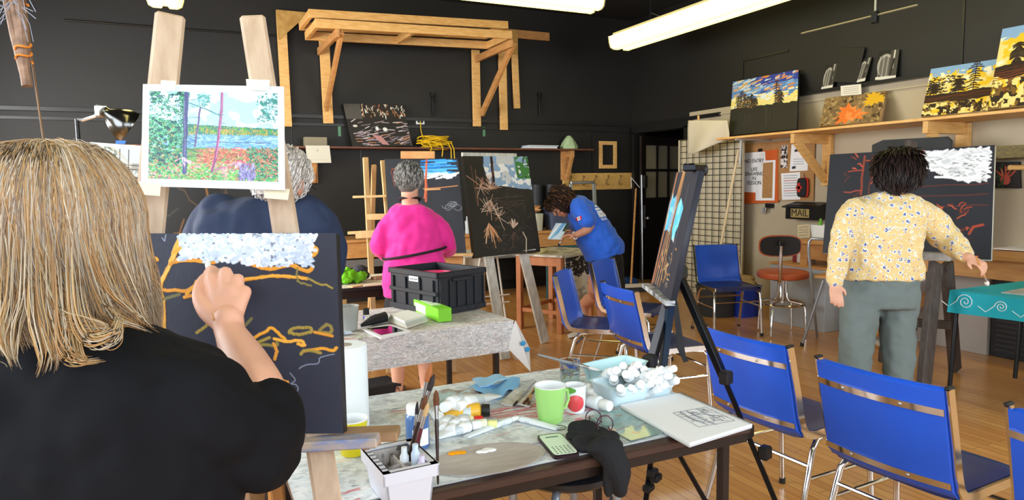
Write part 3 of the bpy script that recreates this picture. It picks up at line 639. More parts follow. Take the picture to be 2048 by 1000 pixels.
burst(.26, .68, 18, .1, .26, .7, 2.5, ['#d9a06c', '#c97f4c', '#e8c8a8'], .007); burst(.62, .74, 18, .04, .1, -2.4, -.4, cols, .009); burst(.62, .78, 8, .05, .16, .5, 2.6, ['#4d3b33', '#5d463a'])
for i in range(60): u = random.uniform(.2, .95); v = random.uniform(.34, .95); pt.line(pt.wig(u, v, u+random.uniform(-.12, .12), v+random.uniform(-.05, .05), 3, .02), .004, '#55453b')
pt.line([(.1, .1), (.13, .5)], .008, '#6b4a3a'); pt.line([(.02, .2), (.2, .3), (.33, .36)], .007, '#c08f70'); pt.line([(.16, .14), (.14, .5)], .005, '#a87a5c'); pt.line([(.76, .79), (.8, .86), (.77, .99)], .012, '#cdb9a2')
for v in (.42, .47, .5): pt.line(pt.wig(.25, v, .85, v, 5, .01), .003, '#6a5346')
o = painted('canvas', dep(926, 312, 5.86), dep(1055, 313, 6.26), dep(950, 515, 5.68), pt, .045, side='#1d1b19'); tag(o, 'large near black canvas with pale roots and a cloudy corner on the white easel', 'painting')
# ================================================================== small table of the bending woman
L1 = atz(1041, 657, 0); L2 = atz(1121, 667, 0); vx = (L2-L1); vy = Vector((-vx.y, vx.x, 0)).normalized()*.62
if vy.y < 0: vy = -vy
ow = mat('orange_wood', '#b87444', .5, col2='#a26236', vscale=4, stretch=(5, 5, 1.2))
cen = (L1+L2+vy+L1+L2+vy)/4
t = thing('work_table', 'small orange wood table with spattered top beside the bending woman in blue', 'table', (cen.x, cen.y, 0))
H_ = .75
for c_ in (L1, L2, L1+vy, L2+vy): MB().box((c_.x, c_.y, H_/2), (.055, .055, H_), math.atan2(vx.y, vx.x), .003).build('leg', ow, t, world=True)
for (a, b) in ((L1, L2), (L1+vy, L2+vy), (L1, L1+vy), (L2, L2+vy)):
    MB().beam((a.x, a.y, .20), (b.x, b.y, .20), .02, .04).build('stretcher', ow, t, world=True); MB().beam((a.x, a.y, .70), (b.x, b.y, .70), .02, .09).build('apron', ow, t, world=True)
e1 = vx.normalized()*.06; e2 = vy.normalized()*.06
MB().prism([L1-e1-e2+Vector((0, 0, H_)), L2+e1-e2+Vector((0, 0, H_)), L2+vy+e1+e2*2+Vector((0, 0, H_)), L1+vy-e1+e2*2+Vector((0, 0, H_))], (0, 0, .02)).build('tabletop', mat('spattered_top', '#cfc6b4', .6, col2='#8f8a80', vscale=9, split=(.45, .6)), t, world=True)
sheet = mat('white_drop_cloth', '#cfcdc8', .85, bump=.15, bscale=12)
# hanging newspaper with black paint on the right side of that table
zz = H_+.022
a = L2+e1*1.25-e2*.5; b = L2+vy+e1*1.25+e2
pt = Paint(90, 110, '#d5d4d0'); n1 = pt.nz(9, 21); pt.put(((pt.V < .5+.25*(n1-.5)) & (pt.V > .06) & (pt.nz(30, 5) > .33)).astype(float), '#2c2a33'); pt.put(((n1 > .62) & (pt.V > .5)).astype(float), '#a9a8a8')
o = painted('paint_cloth', a+Vector((0, 0, zz)), b+Vector((0, 0, zz)), a+Vector((0.02, 0, zz-.46)), pt, .004, side='#d5d4d0', m=attr_mat('cloth_print', .85, .2, 40)); tag(o, 'white cloth smeared with black paint hanging off the small orange wood table', 'cloth')
c1 = L1+Vector((-.1, .12, 0)); mb = MB(); mb.grid(lambda u, v: Vector((c1.x-.42+.36*u+.02*math.sin(9*u), c1.y+.35+.08*u+.03*math.sin(14*u)*(1-v), .74-.52*v+.05*math.sin(3*u)*v)), 30, 12)
bn = thing('draped_stool', 'white enamel stool under a cream cloth behind the white easel legs', 'stool', (c1.x-.25, c1.y+.5, 0))
mb.build('cloth', mat('cream_cloth', '#cdc4b0', .85), bn, True, world=True)
mb = MB(); we = mat('white_enamel_wire', '#d8d6cf', .4)
for (dx, dy) in ((-.30, .4), (.3, .45), (-.2, .8), (.35, .8)): mb = MB(); mb.tube([(c1.x-.1+dx, c1.y+dy, .0), (c1.x-.1+dx*.7, c1.y+.05+dy*.9, .7)], .012, 8); mb.build('leg', we, bn, True, world=True)
for z in (.18, .26): mb = MB(); mb.tube([(c1.x-.4, c1.y+.4, z), (c1.x+.25, c1.y+.45, z)], .009, 6); mb.build('rung', we, bn, True, world=True)
MB().box((c1.x-.1, c1.y+.6, .72), (.5, .5, .03)).build('seat', we, bn, world=True)
# things on the small table
p = atz(1102, 495, .78); o = thing('steel_cup', 'small steel cup on the left corner of the small orange wood table', 'cup', (L1.x+.12, L1.y+.42, .772))
MB().lathe([(.035, 0), (.045, .12), (.047, .125), (.042, .12), (.033, .008), (0, .006)], (L1.x+.12, L1.y+.42, .772), 18).build('cup', steel, o, True, world=True)
mb = MB(); random.seed(3)
for i in range(8): mb.ell((L2.x-.12+.09*random.uniform(-1, 1.3), L2.y+.35+.12*random.uniform(-1, 1), .79), (.07, .05, .022), None, 10, 6)
one(mb, 'paint_rag', mat('cream_rag', '#cfc391', .9, bump=.5, bscale=20), 'crumpled cream paint rag on the small orange wood table', 'rag', smooth=True)
# ================================================================== right wall: mesh panel, shelf, boards
t = thing('display_panel', 'tall cream panel faced with black wire grid standing by the door', 'display panel', (6.05, 6.6, 0))
g0 = atz(1389, 596, 0); g1 = atz(1479, 612, 0)
g0 = Vector((5.93, 7.30, 0)); g1 = atx(1479, 600, 5.99); g1 = Vector((5.99, g1.y, 0)); gd = (g1-g0); GH = 2.0
gn = Vector((-gd.y, gd.x, 0)).normalized()
if gn.x < 0: gn = -gn
MB().prism([g0+gn*.03, g1+gn*.03, g1+gn*.05, g0+gn*.05], (0, 0, GH)).build('backing_board', mat('cream_board', '#c9bda0', .7), t, world=True)
mb = MB(); nU = 9; nV = 26
for i in range(nU+1): p = g0+gd*(i/nU); mb.tube([p, p+Vector((0, 0, GH))], .005, 5)
for j in range(nV+1): z = .02+(GH-.03)*j/nV; mb.tube([g0+Vector((0, 0, z)), g1+Vector((0, 0, z))], .004, 5)
mb.build('wire_grid', blackmetal, t, world=True)
MB().prism([g0-gd.normalized()*.06+gn*.02, g0-gd.normalized()*.005+gn*.02, g0-gd.normalized()*.005+gn*.07, g0-gd.normalized()*.06+gn*.07], (0, 0, GH)).build('side_post', mat('cream_board', ''), t, world=True)
# cream cloth over its corner
def cl(u, v):
    px = 1381+78*u; py = 241+(48+8*math.sin(5*u))*v+(20*(1-u)**2*v); px -= 8*v*(1-u)
    p = atx(px, py, 5.74); return Vector((5.74+.05*math.sin(7*u+2*v)*v-.03, p.y, p.z))
o = one(MB().grid(cl, 26, 14), 'draped_cloth', mat('cream_canvas_cloth', '#d3c8ae', .9, bump=.2, bscale=20), 'cream cloth draped over the top of the wire grid panel', 'cloth', smooth=True)
sm = o.modifiers.new('s', 'SOLIDIFY'); sm.thickness = .006
p = atx(1397, 236, 5.955); one(MB().tube([p+Vector((0, 0, -.30)), p+Vector((0, 0, .03))], .014, 8), 'wooden_peg', pine, 'short wooden stick poking up out of the cream cloth', 'stick', smooth=True)
p = atx(1477, 300, 5.80); q = atx(1443, 500, 5.74); q = q+(q-p)*.70; q.z = .01
one(MB().tube([q, p], .016, 10), 'long_dowel', mat('pale_dowel', '#d9c39a', .5), 'long pale wooden dowel leaning against the wire grid panel', 'dowel', smooth=True)
# --- shelf
SX = 5.62; SH = 1.955
t = thing('shelf', 'long pale pine shelf on three big wooden brackets along the right wall', 'shelf', (5.9, 3.5, 1.4))
ye = atx(1432, 275, SX).y
MB().box(((SX+XR)/2, (ye+1.2)/2, SH-.012), (XR-SX, ye-1.2, .024), None, .002).build('board', pine, t, world=True)
for px, nm in ((1583, 0), (1848, 1)):
    yb = atx(px, 265, SX+.02).y
    MB().beam((SX+.03, yb, SH-.075), (XR-.04, yb, SH-.075), .045, .10).build('bracket_arm', pine, t, world=True)
    MB().beam((XR-.03, yb, SH-.03), (XR-.03, yb, SH-.56), .11, .05, up=(1, 0, 0)).build('bracket_post', pine, t, world=True)
    MB().beam((SX+.10, yb, SH-.11), (XR-.06, yb, SH-.50), .04, .085, up=(1, 0, 1)).build('bracket_brace', pine, t, world=True)
mb = MB(); yb = atx(1478, 285, SX+.1).y; mb.beam((SX+.05, yb, SH-.03), (XR-.01, yb, SH-.03), .03, .02); mb.beam((SX+.13, yb, SH-.03), (SX+.12, yb, SH-.30), .02, .02, up=(1, 0, 0)); mb.build('metal_bracket', mat('white_metal', '#c9c9c6', .4), t, world=True)
# --- cork board, folder and papers
BX = XR-.012
def wallrect(name, px0, py0, px1, py1, m, t, off=.0, th=.006, lab=None, cat=None, skew=0):
    a = atx(px0, py0, BX-off); b = atx(px1, py1, BX-off); z0, z1 = sorted((a.z, b.z)); mb = MB().box((BX-off-th/2, (a.y+b.y)/2, (z0+z1)/2), (th, abs(a.y-b.y), z1-z0), None, .001)
    return mb.build(name, m, t, world=True) if t is not None else one(mb, name, m, lab, cat)
cork = mat('cork', '#b78a58', .9, col2='#a37848', vscale=60)
wallrect('cork_board', 1487, 288, 1628, 402, cork, None, 0, .012, 'brown cork notice board on the beige wall under the right shelf', 'notice board')
def wallpoly(name, pts, m, off, th, t=None, lab=None, cat=None):
    mb = MB().prism([atx(px, py, BX-off) for px, py in pts], (th, 0, 0)); return mb.build(name, m, t, world=True) if t is not None else one(mb, name, m, lab, cat)
orange = mat('orange_card_folder', '#cf5f26', .5)
t = thing('clipboard_folder', 'orange folder with a black printed notice and a brown card window', 'folder', tuple(atx(1520, 405, BX-.02)))
wallpoly('folder', ((1487, 307), (1555, 298), (1556, 405), (1484, 408)), orange, .02, .006, t)
wallpoly('notice_sheet', ((1489, 306), (1530, 303), (1531, 321), (1551, 320), (1549, 401), (1511, 401), (1511, 385), (1489, 384)), paperw, .024, .002, t)
wallpoly('card_window', ((1526, 326), (1546, 324), (1544, 396), (1524, 396)), cork, .027, .002, t)
wallpoly('clip', ((1516, 298), (1523, 297), (1523, 303), (1516, 304)), blackmetal, .03, .008, t)
ink = mat('black_ink', '#25262a', .6)
for (s_, px, py) in (('NO ENTRY', 1508, 322), ('LIFE', 1508, 339), ('DRAWING', 1508, 348), ('IN', 1508, 357), ('SESSION', 1508, 366)):
    p = atx(px, py, BX-.0275); text('notice_text', s_, .062, ink, t, frame3(p, (0, -1, 0), (0, 0, 1)), .0004)
wallpoly('photo_strip', ((1562, 291), (1575, 290), (1574, 336), (1561, 336)), mat('speckled_photo_strip', '#e6e1dc', .5, col2='#2b1e1a', vscale=28, split=(.48, .52)), .016, .003, None, 'narrow strip of dark speckled photos pinned on the cork board', 'photo strip')
t = thing('notice_paper', 'upper white typed paper half hidden behind the shelf bracket', 'paper', tuple(atx(1600, 340, BX-.02)))
wallpoly('sheet', ((1583, 289), (1606, 288), (1616, 320), (1615, 341), (1579, 343)), paperw, .016, .003, t)
for y_ in (318, 323, 328): wallpoly('typed_line', ((1587, y_), (1608, y_-1), (1608, y_), (1587, y_+1)), mat('grey_print', '#9a9ca4', .7), .019, .001, t)
for (a_, b_) in ((1589, 299), (1584, 333)): wallpoly('logo_block', ((a_, b_), (a_+7, b_-1), (a_+7, b_+4), (a_, b_+5)), mat('dark_print', '#33363f', .7), .019, .001, t)
t = thing('notice_paper', 'lower white typed paper with red lines beside the first aid pouch', 'paper', tuple(atx(1580, 395, BX-.02)))
wallpoly('sheet', ((1562, 347), (1600, 344), (1600, 399), (1564, 400)), paperw, .016, .003, t)
for i in range(9):
    y_ = 351+i*5; wallpoly('typed_line', ((1567, y_), (1594, y_-1), (1594, y_+.2), (1567, y_+1.2)), mat('red_print', '#c04a3a', .7) if i in (2, 6) else mat('grey_print', ''), .019, .001, t)
t = thing('first_aid_pouch', 'black zip pouch with red edge and red first aid mark hanging on the cork board', 'pouch', tuple(atx(1607, 395, BX-.05)))
a = atx(1607, 375, BX-.03); ya_ = abs(atx(1598, 375, BX-.03).y-atx(1616, 375, BX-.03).y)/2; zz_ = abs(atx(1607, 356, BX).z-atx(1607, 394, BX).z)/2
MB().loft([((a.x+.01, a.y, a.z), (0, ya_, 0), (0, 0, zz_)), ((a.x-.035, a.y, a.z), (0, ya_, 0), (0, 0, zz_)), ((a.x-.045, a.y, a.z), (0, ya_*.85, 0), (0, 0, zz_*.9))], 24, 4).build('pouch', mat('black_nylon', '#1a1a1e', .7), t, world=True)
MB().loft([((a.x-.005, a.y-.01, a.z), (0, ya_*1.08, 0), (0, 0, zz_*1.04)), ((a.x-.018, a.y-.01, a.z), (0, ya_*1.08, 0), (0, 0, zz_*1.04))], 24, 4).build('zip_edge', mat('red_nylon', '#c22c22', .6), t, world=True)
mb = MB().box((a.x-.048, a.y+.02, a.z), (.006, .035, .10)); mb.box((a.x-.048, a.y+.02, a.z+.0), (.006, .08, .03)); mb.build('cross_mark', mat('red_nylon', ''), t, world=True)
mb = MB(); mb.tube([(a.x, a.y, a.z+zz_), (a.x-.01, a.y+.01, a.z+zz_+.05)], .006, 6); mb.build('carabiner', steel, t, world=True)
# --- key hook and mailbox
p = atx(1536, 415, BX-.04); t = thing('key_holder', 'small dark key holder with keys under the orange folder', 'key holder', tuple(p))
MB().box(p+Vector((.02, 0, .02)), (.04, .10, .05), None, .004).build('holder', blackmetal, t, world=True)
for k_, dy in enumerate((.02, .05, .07)): MB().tube([p+Vector((-.01, dy, -.0)), p+Vector((-.012, dy+.012, -.06-.01*k_))], [.012, .007], 8).build('key', steel, t, True, world=True)
a = atx(1570, 440, 6.02); b = atx(1632, 408, 6.02)
my0, my1 = b.y, a.y; mz0, mz1 = 1.085, 1.285
mz0 = atx(1600, 439, 6.02).z; mz1 = atx(1600, 410, 6.02).z
t = thing('mailbox', 'black metal mailbox with the word MAIL in gold lettering on the beige wall', 'mailbox', (6.1, (my0+my1)/2, mz0))
MB().box((6.105, (my0+my1)/2, (mz0+mz1)/2), (.17, my1-my0, mz1-mz0), None, .006).build('box', blackmetal, t, world=True)
mb = MB(); mb.prism([(5.99, my0-.02, mz1-.03), (5.99, my1+.02, mz1-.03), (XR-.005, my1+.02, mz1+.015), (XR-.005, my0-.02, mz1+.015)], (0, 0, .014)); mb.build('lid', blackmetal, t, world=True)
ym = (my0+my1)/2; zm = (mz0+mz1)/2-.01
MB().box((6.016, ym, zm), (.004, (my1-my0)*.60, .095), None, .001).build('name_plate', mat('gold_plate', '#b9a368', .4, .4), t, world=True)
text('lettering', 'MAIL', .105, mat('black_ink', ''), t, frame3((6.0125, ym, zm), (0, -1, 0), (0, 0, 1)), .0015, spacing=1)
# --- paintings on the right shelf (leaning back to the wall)
def shelf_quad(tl, tr, bl, xt, xb): return atx(*tl, xt), atx(*tr, xt), atx(*bl, xb)
def sky_trees(w_, h_, kind, seed):
    random.seed(seed); pt = Paint(w_, h_, '#f0dc8c')
    if kind == 'blue':
        pt.put((pt.V < .75).astype(float), '#e9d98f'); n = pt.nz(7, seed)
        pt.put(((pt.V < .22+.3*n)).astype(float), '#5f8cc9'); pt.put(((pt.V < .16) & (pt.U > .3)).astype(float), '#3c4aa0')
        for i in range(120): u = random.random(); v = random.uniform(0, .3); L_ = random.uniform(.02, .09); pt.line([(u, v), (u+L_, v-.02)], .025, random.choice(['#e8913f', '#f0a45a', '#4f73c0', '#8fb4e0', '#3a3f96', '#c9dff0']) if u > .4 else random.choice(['#8fb4e0', '#d9a860', '#c9dff0', '#e9d9b0']))
        for i in range(60): u = random.random(); v = random.uniform(.3, .5); pt.line([(u, v), (u+.06, v-.005)], .03, random.choice(['#f4ecc0', '#ecd474', '#dfe8f0', '#f2e08a']))
        for u, h0 in ((.12, .3), (.17, .22), (.22, .27), (.27, .33), (.33, .3), (.38, .38), (.70, .12), (.74, .3), (.77, .35)):
            pt.line(pt.wig(u, h0, u-.01, .62, 5, .006), .014, '#2a2420')
            for k in range(10): vv = h0+(.55-h0)*k/10; L_ = .015+.05*random.random()*(.6+.4*k/10); pt.line([(u-L_, vv+.02), (u, vv), (u+L_, vv+.02)], .016, random.choice(['#2a2420', '#33302a', '#5c2e22']))
        pt.put((pt.V > .50+.06*pt.nz(12, 3)).astype(float), '#2c2a27')
        for i in range(14): u = random.random(); pt.line([(u, random.uniform(.55, .7)), (u, random.uniform(.75, .95))], .006, '#3d3a38')
        return pt
    n = pt.nz(5, seed); pt.put((pt.V < .16+.15*(n-.5)+.05*pt.U).astype(float), '#8db3dc'); n2 = pt.nz(10, seed+1)
    pt.put(((n2 > .6) & (pt.V > .1)).astype(float), '#f2c630'); pt.put(((n2 < .36) & (pt.V > .12) & (pt.V < .5)).astype(float), '#f6f0d2')
    dk = '#2f241f'
    top = .58 if kind == 'wide' else .48
    pt.put(((pt.V > top-.04*pt.U+.06*(pt.nz(6, seed+5)-.5)) & (pt.V < top+.20-.1*(pt.nz(4, seed+2)) + .0)).astype(float), dk)
    for i in range(5): v = top+.03+.03*i; pt.line(pt.wig(0, v+.03, 1, v-.03, 8, .012), .010, random.choice(['#7a3a26', '#5c2e20', '#8a452c']))
    lw = pt.V > top+.17; pt.put((lw & (pt.nz(13, seed+3) > .52)).astype(float), dk); pt.put((lw & (pt.nz(17, seed+4) > .64)).astype(float), '#7a5a2c')
    if kind == 'wide':
        for i in range(90): u = random.uniform(0, .5); v = random.uniform(.2, .55); pt.line([(u, v), (u+random.uniform(.01, .05), v+random.uniform(-.02, .02))], .022, dk)
        trees = ((.72, .0, .55), (.5, .3, .55), (.12, .35, .55))
    else: trees = ((.32, .22, .5), (.85, .12, .5))
    for u, h0, h1 in trees:
        pt.line(pt.wig(u, h0, u+.01, h1+.05, 6, .008), .018, '#4a2a1e')
        for k in range(12): vv = h0+(h1-h0)*k/12; L_ = random.uniform(.04, .12); pt.line([(u-L_, vv+.03), (u-.02, vv), (u+.02, vv), (u+L_, vv+.02)], .022, dk)
    for i in range(16): u = random.random(); v = top+.2+.2*random.random(); pt.line([(u, v), (u+.01, v+.05)], .012, random.choice([dk, '#8a4a22']))
    return pt
o = painted('painting', *shelf_quad((1466, 164), (1597, 139), (1457, 271), 6.12, 5.80), sky_trees(220, 190, 'blue', 11), .03, side='#2c2a27'); tag(o, 'painting of dark trees under a blue and orange sky, left end of right shelf', 'painting')
pt = Paint(220, 130, '#7d6547'); n = pt.nz(9, 4); pt.put((n > .5).astype(float), '#96794f'); pt.put((pt.nz(13, 7) > .62).astype(float), '#b39a6a'); pt.put((pt.nz(11, 9) < .34).astype(float), '#4a3826')
for s_, cc, R_, col in ((0, (.48, .68), .36, '#ec7c35'), (1, (.84, .24), .26, '#e9b62c')):
    pts = []
    for k in range(22): a = k*2*PI/22; r = R_*(1.0 if k % 2 == 0 else .62)*(1+.2*math.sin(3*a+1)); pts.append((cc[0]+r*.62*math.cos(a)*1.25, cc[1]+r*math.sin(a)))
    pt.poly(pts, col)
pt.put(((pt.nz(8, 12) > .58) & (pt.a[..., 0] > .6) & (pt.a[..., 1] < .3)).astype(float), '#f39a55', .8); pt.poly([(.3, .72), (.34, .8), (.3, .9), (.26, .82)], '#8a5530')
o = painted('photo_canvas', *shelf_quad((1651, 196), (1772, 181), (1638, 252), 6.12, 5.92), pt, .035, side='#b49a72'); tag(o, 'picture of an orange and a yellow maple leaf leaning on the right shelf', 'painting')
o = painted('painting', *shelf_quad((1862, 138), (1994, 118), (1842, 233), 6.10, 5.86), sky_trees(240, 190, 'wide', 5), .03, side='#cabf9a'); tag(o, 'wide yellow and black tree landscape leaning on the shelf above the floral shirt', 'painting')
o = painted('painting', *shelf_quad((2005, 58), (2140, 32), (1975, 218), 6.13, 5.82), sky_trees(230, 280, 'tall', 8), .03, side='#cabf9a'); tag(o, 'tall yellow tree landscape cut off by the right edge of the photograph', 'painting')
# --- three black and white pictures on the ledge, and one blank card
def bw(seed):
    pt = Paint(110, 150, '#1c1b1a'); pt.ellipse(.42, .52, .42, .42, '#b5b0a6'); pt.ellipse(.42, .55, .36, .38, '#6c6861')
    for k in range(7): pt.line([(.12+.1*k, .2), (.1+.1*k, .95)], .012, '#3b3833' if k % 2 else '#d0ccc2')
    pt.put((pt.U > .62).astype(float), '#45423c'); pt.line([(.8, .02), (.78, .6)], .05, '#cfcac0'); pt.line([(.8, .3), (.72, .75), (.7, .9)], .06, '#1a1918'); pt.poly([(0, .9), (1, .86), (1, 1), (0, 1)], '#d6d2c8'); return pt
for tl, tr, bl, lab in (((1652, 131), (1675, 127), (1642, 179), 'leftmost black and white picture with pale arch shape on the picture ledge'), ((1722, 119), (1744, 114), (1708, 166), 'middle black and white arch picture on the ledge, above the white label'), ((1758, 102), (1799, 99), (1750, 160), 'largest and rightmost black and white picture on the picture ledge')):
    o = painted('small_picture', *shelf_quad(tl, tr, bl, 6.175, 6.135), bw(1), .012, side='#141414'); tag(o, lab, 'picture')
one(MB().beam(atx(1706, 95, 6.17), atx(1690, 165, 6.14), .012, .28, up=(0, 1, 0)), 'blank_board', black_wall, 'blank black board leaning between the small pictures on the ledge', 'board')
a = Vector(atx(1681, 172, 6.10)); b = atx(1722, 168, 6.10); c = atx(1682, 192, 6.10); pc = Paint(90, 50, '#ded9cc')
for i in range(4): pc.line(pc.wig(.15, .25+.18*i, .85, .22+.18*i, 12, .025), .03, '#77736a')
tag(painted('label_card', a, b, c, pc, .003, side='#d5d0c2', m=attr_mat('card_print', .8, 0)), 'white handwritten label card hanging from the picture ledge', 'label card')
# ================================================================== desk along the right wall
DX = 5.5; DZ_ = .865
t = thing('desk', 'long built-in pine desk along the right wall behind the floral shirt', 'desk', (5.85, 3.2, 0))
dyA = atz(1595, 478, DZ_).y
MB().box(((DX+XR)/2, (dyA+1.0)/2, DZ_-.017), (XR-DX, dyA-1.0, .034), None, .003).build('desk_top', pine2, t, world=True)
MB().box((DX+.06, (dyA+1.0)/2-.05, DZ_-.11), (.03, dyA-1.0-.1, .15), None, .002).build('apron', pine2, t, world=True)
for y in (dyA-.12, 3.9, 2.4): MB().box((DX+.08, y, .42), (.08, .08, .82), None, .003).build('leg', pine2, t, world=True)
MB().beam((DX+.1, 4.15, .02), (XR-.1, 3.6, .80), .09, .04, up=(0, 1, 0)).build('brace', pine2, t, world=True)
t = thing('white_cupboard', 'low white cupboard box standing under the left end of the desk', 'cupboard', (5.8, 4.9, 0)); cy0 = atz(1647, 666, 0).y; cy1 = atz(1528, 643, 0).y
cup = mat('pale_grey_paint', '#aeb3b8', .6, var=.06)
MB().box(((5.47+XR)/2, (cy0+cy1)/2, .30), (XR-5.47, cy1-cy0, .60), None, .004).build('carcass', cup, t, world=True)
MB().box(((5.47+XR)/2, (cy0+cy1)/2, .61), (XR-5.45, cy1-cy0+.03, .02), None, .002).build('top', pine2, t, world=True)
t = thing('radiator_cover', 'grey boxed-in radiator cover along the wall below the desk', 'radiator cover', (6.0, 3.6, 0)); ry1 = cy0-.05; ry0 = atz(1973, 710.8, 0).y
MB().box(((5.9+XR)/2-.02, (ry0+ry1)/2, .33), (XR-5.92, ry1-ry0, .66), None, .003).build('panel', mat('grey_radiator_panel', '#a59e96', .6), t, world=True)
MB().box((5.895, (ry0+ry1)/2+.3, .30), (.02, ry1-ry0-.7, .05), None, .002).build('pipe_cover', blackmetal, t, world=True)
t = thing('air_grille', 'black slatted heater grille at the wall behind the turquoise table', 'heater', (5.95, 2.4, 0))
MB().box(((5.93+XR)/2-.02, (ry0+1.2)/2, .36), (XR-5.95, ry0-1.2-.02, .72), None, .004).build('housing', blackmetal, t, world=True)
mb = MB()
for j in range(16): mb.box((5.925, (ry0+1.2)/2, .06+.04*j), (.014, ry0-1.3, .012))
mb.build('slats', mat('black_grille', '#232323', .5), t, world=True)
# desk clutter
def ondesk(px, py): p = atz(px, py, DZ_); return Vector((p.x, p.y, DZ_+.001))
random.seed(5)
p = ondesk(1635, 478); tb = thing('caddy', 'white plastic caddy of small bottles on the desk beside the mailbox', 'caddy', tuple(p+Vector((.2, 0, 0))))
c_ = p+Vector((.2, .02, 0)); MB().loft([((c_.x, c_.y, c_.z), (.09, 0, 0), (0, .17, 0)), ((c_.x, c_.y, c_.z+.13), (.10, 0, 0), (0, .19, 0)), ((c_.x, c_.y, c_.z+.128), (.09, 0, 0), (0, .175, 0)), ((c_.x, c_.y, c_.z+.01), (.08, 0, 0), (0, .16, 0))], 20, 6).build('caddy_box', white_plastic, tb, world=True)
for i, col in enumerate(('#6fb33a', '#2f59b8', '#e8e8e4', '#2f59b8', '#dfe6ea')):
    b_ = c_+Vector((.0+.03*(i % 2), .12-.06*i, .012)); o = one(MB().lathe([(.022, 0), (.022, .14), (.012, .155), (.012, .18)], b_, 12), 'small_bottle', mat('bottle_'+col[1:], col, .35), ('bottle with lime green top' if i == 0 else ['', 'blue capped bottle', 'white bottle', 'second blue capped bottle', 'pale grey bottle'][i])+' standing in the white caddy on the desk', 'bottle', 'bottles in the desk caddy', smooth=True)
p = atz(1610, 478, DZ_); a = atx(1595, 450, 6.0); b = atx(1620, 448, 6.0); c = atx(1595, 476, 5.95); pc = Paint(60, 50, '#cdbfa4')
for i in range(4): pc.line(pc.wig(.12, .2+.2*i, .85, .2+.2*i, 10, .03), .04, '#7d705c')
tag(painted('note_card', a, b, c, pc, .003, side='#c5b79c', m=attr_mat('card_print', .8, 0)), 'small tan handwritten card standing on the desk under the mailbox', 'card')
p = Vector((5.72, atx(1592, 500, 5.72).y, .62))
for i, (col, h_) in enumerate((('#8c2f3a', .14), ('#d8d0c8', .10), ('#8c2f3a', .12), ('#c9c2b8', .09))):
    q = Vector((5.62, atx(1588+9*i, 500, 5.62).y, .622)); o = one(MB().box(q+Vector((.05, 0, h_/2)), (.08, .06, h_), None, .004), 'small_jar', mat('jar_'+col[1:], col, .5), ['dark red', 'pale', 'second dark red', 'small cream'][i]+' jar on the white cupboard beside the orange stool', 'jar', 'jars on the low white cupboard')
for i, (px, py) in enumerate(((1990, 497), (2015, 502), (2040, 497))):
    p = ondesk(px, py); one(MB().box(p+Vector((.15, 0, .004+.006*i)), (.30, .24, .006), .1*i), 'paper_sheet', [mat('pinkish_paper', '#dcc7c0', .7), paperw, mat('grey_paper', '#cfcfcc', .7)][i], ['pinkish paper lying on the right part of the desk', 'white paper lying on the desk behind the hand holding the brush', 'grey paper at the right edge of the desk'][i], 'paper')
# hand painting and shelf at far right
pt = Paint(110, 90, '#231f1c'); 
for k in range(5): pt.line(pt.wig(.45, .65, .15+.17*k, .2+.08*abs(k-2), 4, .02), .08, random.choice(['#c0563c', '#a84834', '#d47a58']))
pt.ellipse(.45, .68, .2, .2, '#b85040'); pt.line([(.5, .3), (.95, .25)], .03, '#d8b070'); pt.put(((pt.nz(12, 2) > .62) & (pt.U < .4)).astype(float), '#35502c')
o = painted('small_painting', atx(1985, 324, XR-.03), atx(2038, 323, XR-.03), atx(1988, 376, XR-.03), pt, .02, side='#1c1a18'); tag(o, 'small dark painting of a red hand on the wall right of the big canvas', 'painting')
t = thing('plank_shelf', 'dark streaked plank with pale wood edge on the wall at the far right', 'shelf', (6.1, 1.9, 1.6)); a = atx(1935, 305, 6.0)
MB().box((6.10, (a.y+1.0)/2, a.z-.01), (.18, a.y-1.0, .10), None, .003).build('plank', mat('streaked_plank', '#5c5340', .6, col2='#8a7a3a', vscale=6, stretch=(1, 6, 20)), t, world=True)
MB().box((6.08, (a.y+1.0)/2-.25, a.z-.085), (.2, a.y-1.5, .03), None, .003).build('edge_rail', pine2, t, world=True)
p = atx(2025, 335, 5.9); one(MB().tube([(XR-.01, p.y, p.z), (5.85, p.y-.01, p.z)], .02, 10), 'wooden_peg', pine, 'round wooden peg sticking out of the wall over the hand painting', 'peg', smooth=True)
# black blackboard top behind the big canvas
q = [atx(px, py, 5.64) for px, py in ((1744, 290), (1766, 280), (1892, 273), (1901, 281))]; q = [Vector((5.64, q[0].y, .868))]+q+[Vector((5.64, q[-1].y, .868))]
one(MB().prism(q, (.03, 0, 0)), 'chalkboard', mat('worn_black_board', '#26282b', .7, col2='#34373a', vscale=5), 'black board with clipped corners standing on the desk behind the wide canvas', 'board')
# hanging rods at ceiling
p = atx(1750, 40, 5.2); t = thing('hanging_fixture', 'black clamp on a rod hanging from the ceiling at the upper right', 'hanging clamp', (p.x, p.y, p.z))
MB().tube([p, (p.x, p.y, ZC)], .008, 8).build('rod', steel, t, world=True); MB().box(p+Vector((0, 0, .02)), (.05, .05, .10), None, .008).build('clamp', blackmetal, t, world=True)
a = atx(1603, 67, 5.2); b = atx(1835, 10, 5.2); MB().tube([a, Vector((b.x, b.y, b.z))], .008, 8).build('cross_rod', mat('tarnished_rod', '#8f8a7a', .4, .6), t, True, world=True)
mb = MB(); pts = [atx(px, py, XR-.04) for px, py in ((1258, 38), (1270, 34), (1298, 24), (1330, 36), (1390, 15), (1450, -12))]; mb.tube(pts, .010, 8)
struct(mb.build('trim_16', mat('tarnished_rod', '')))
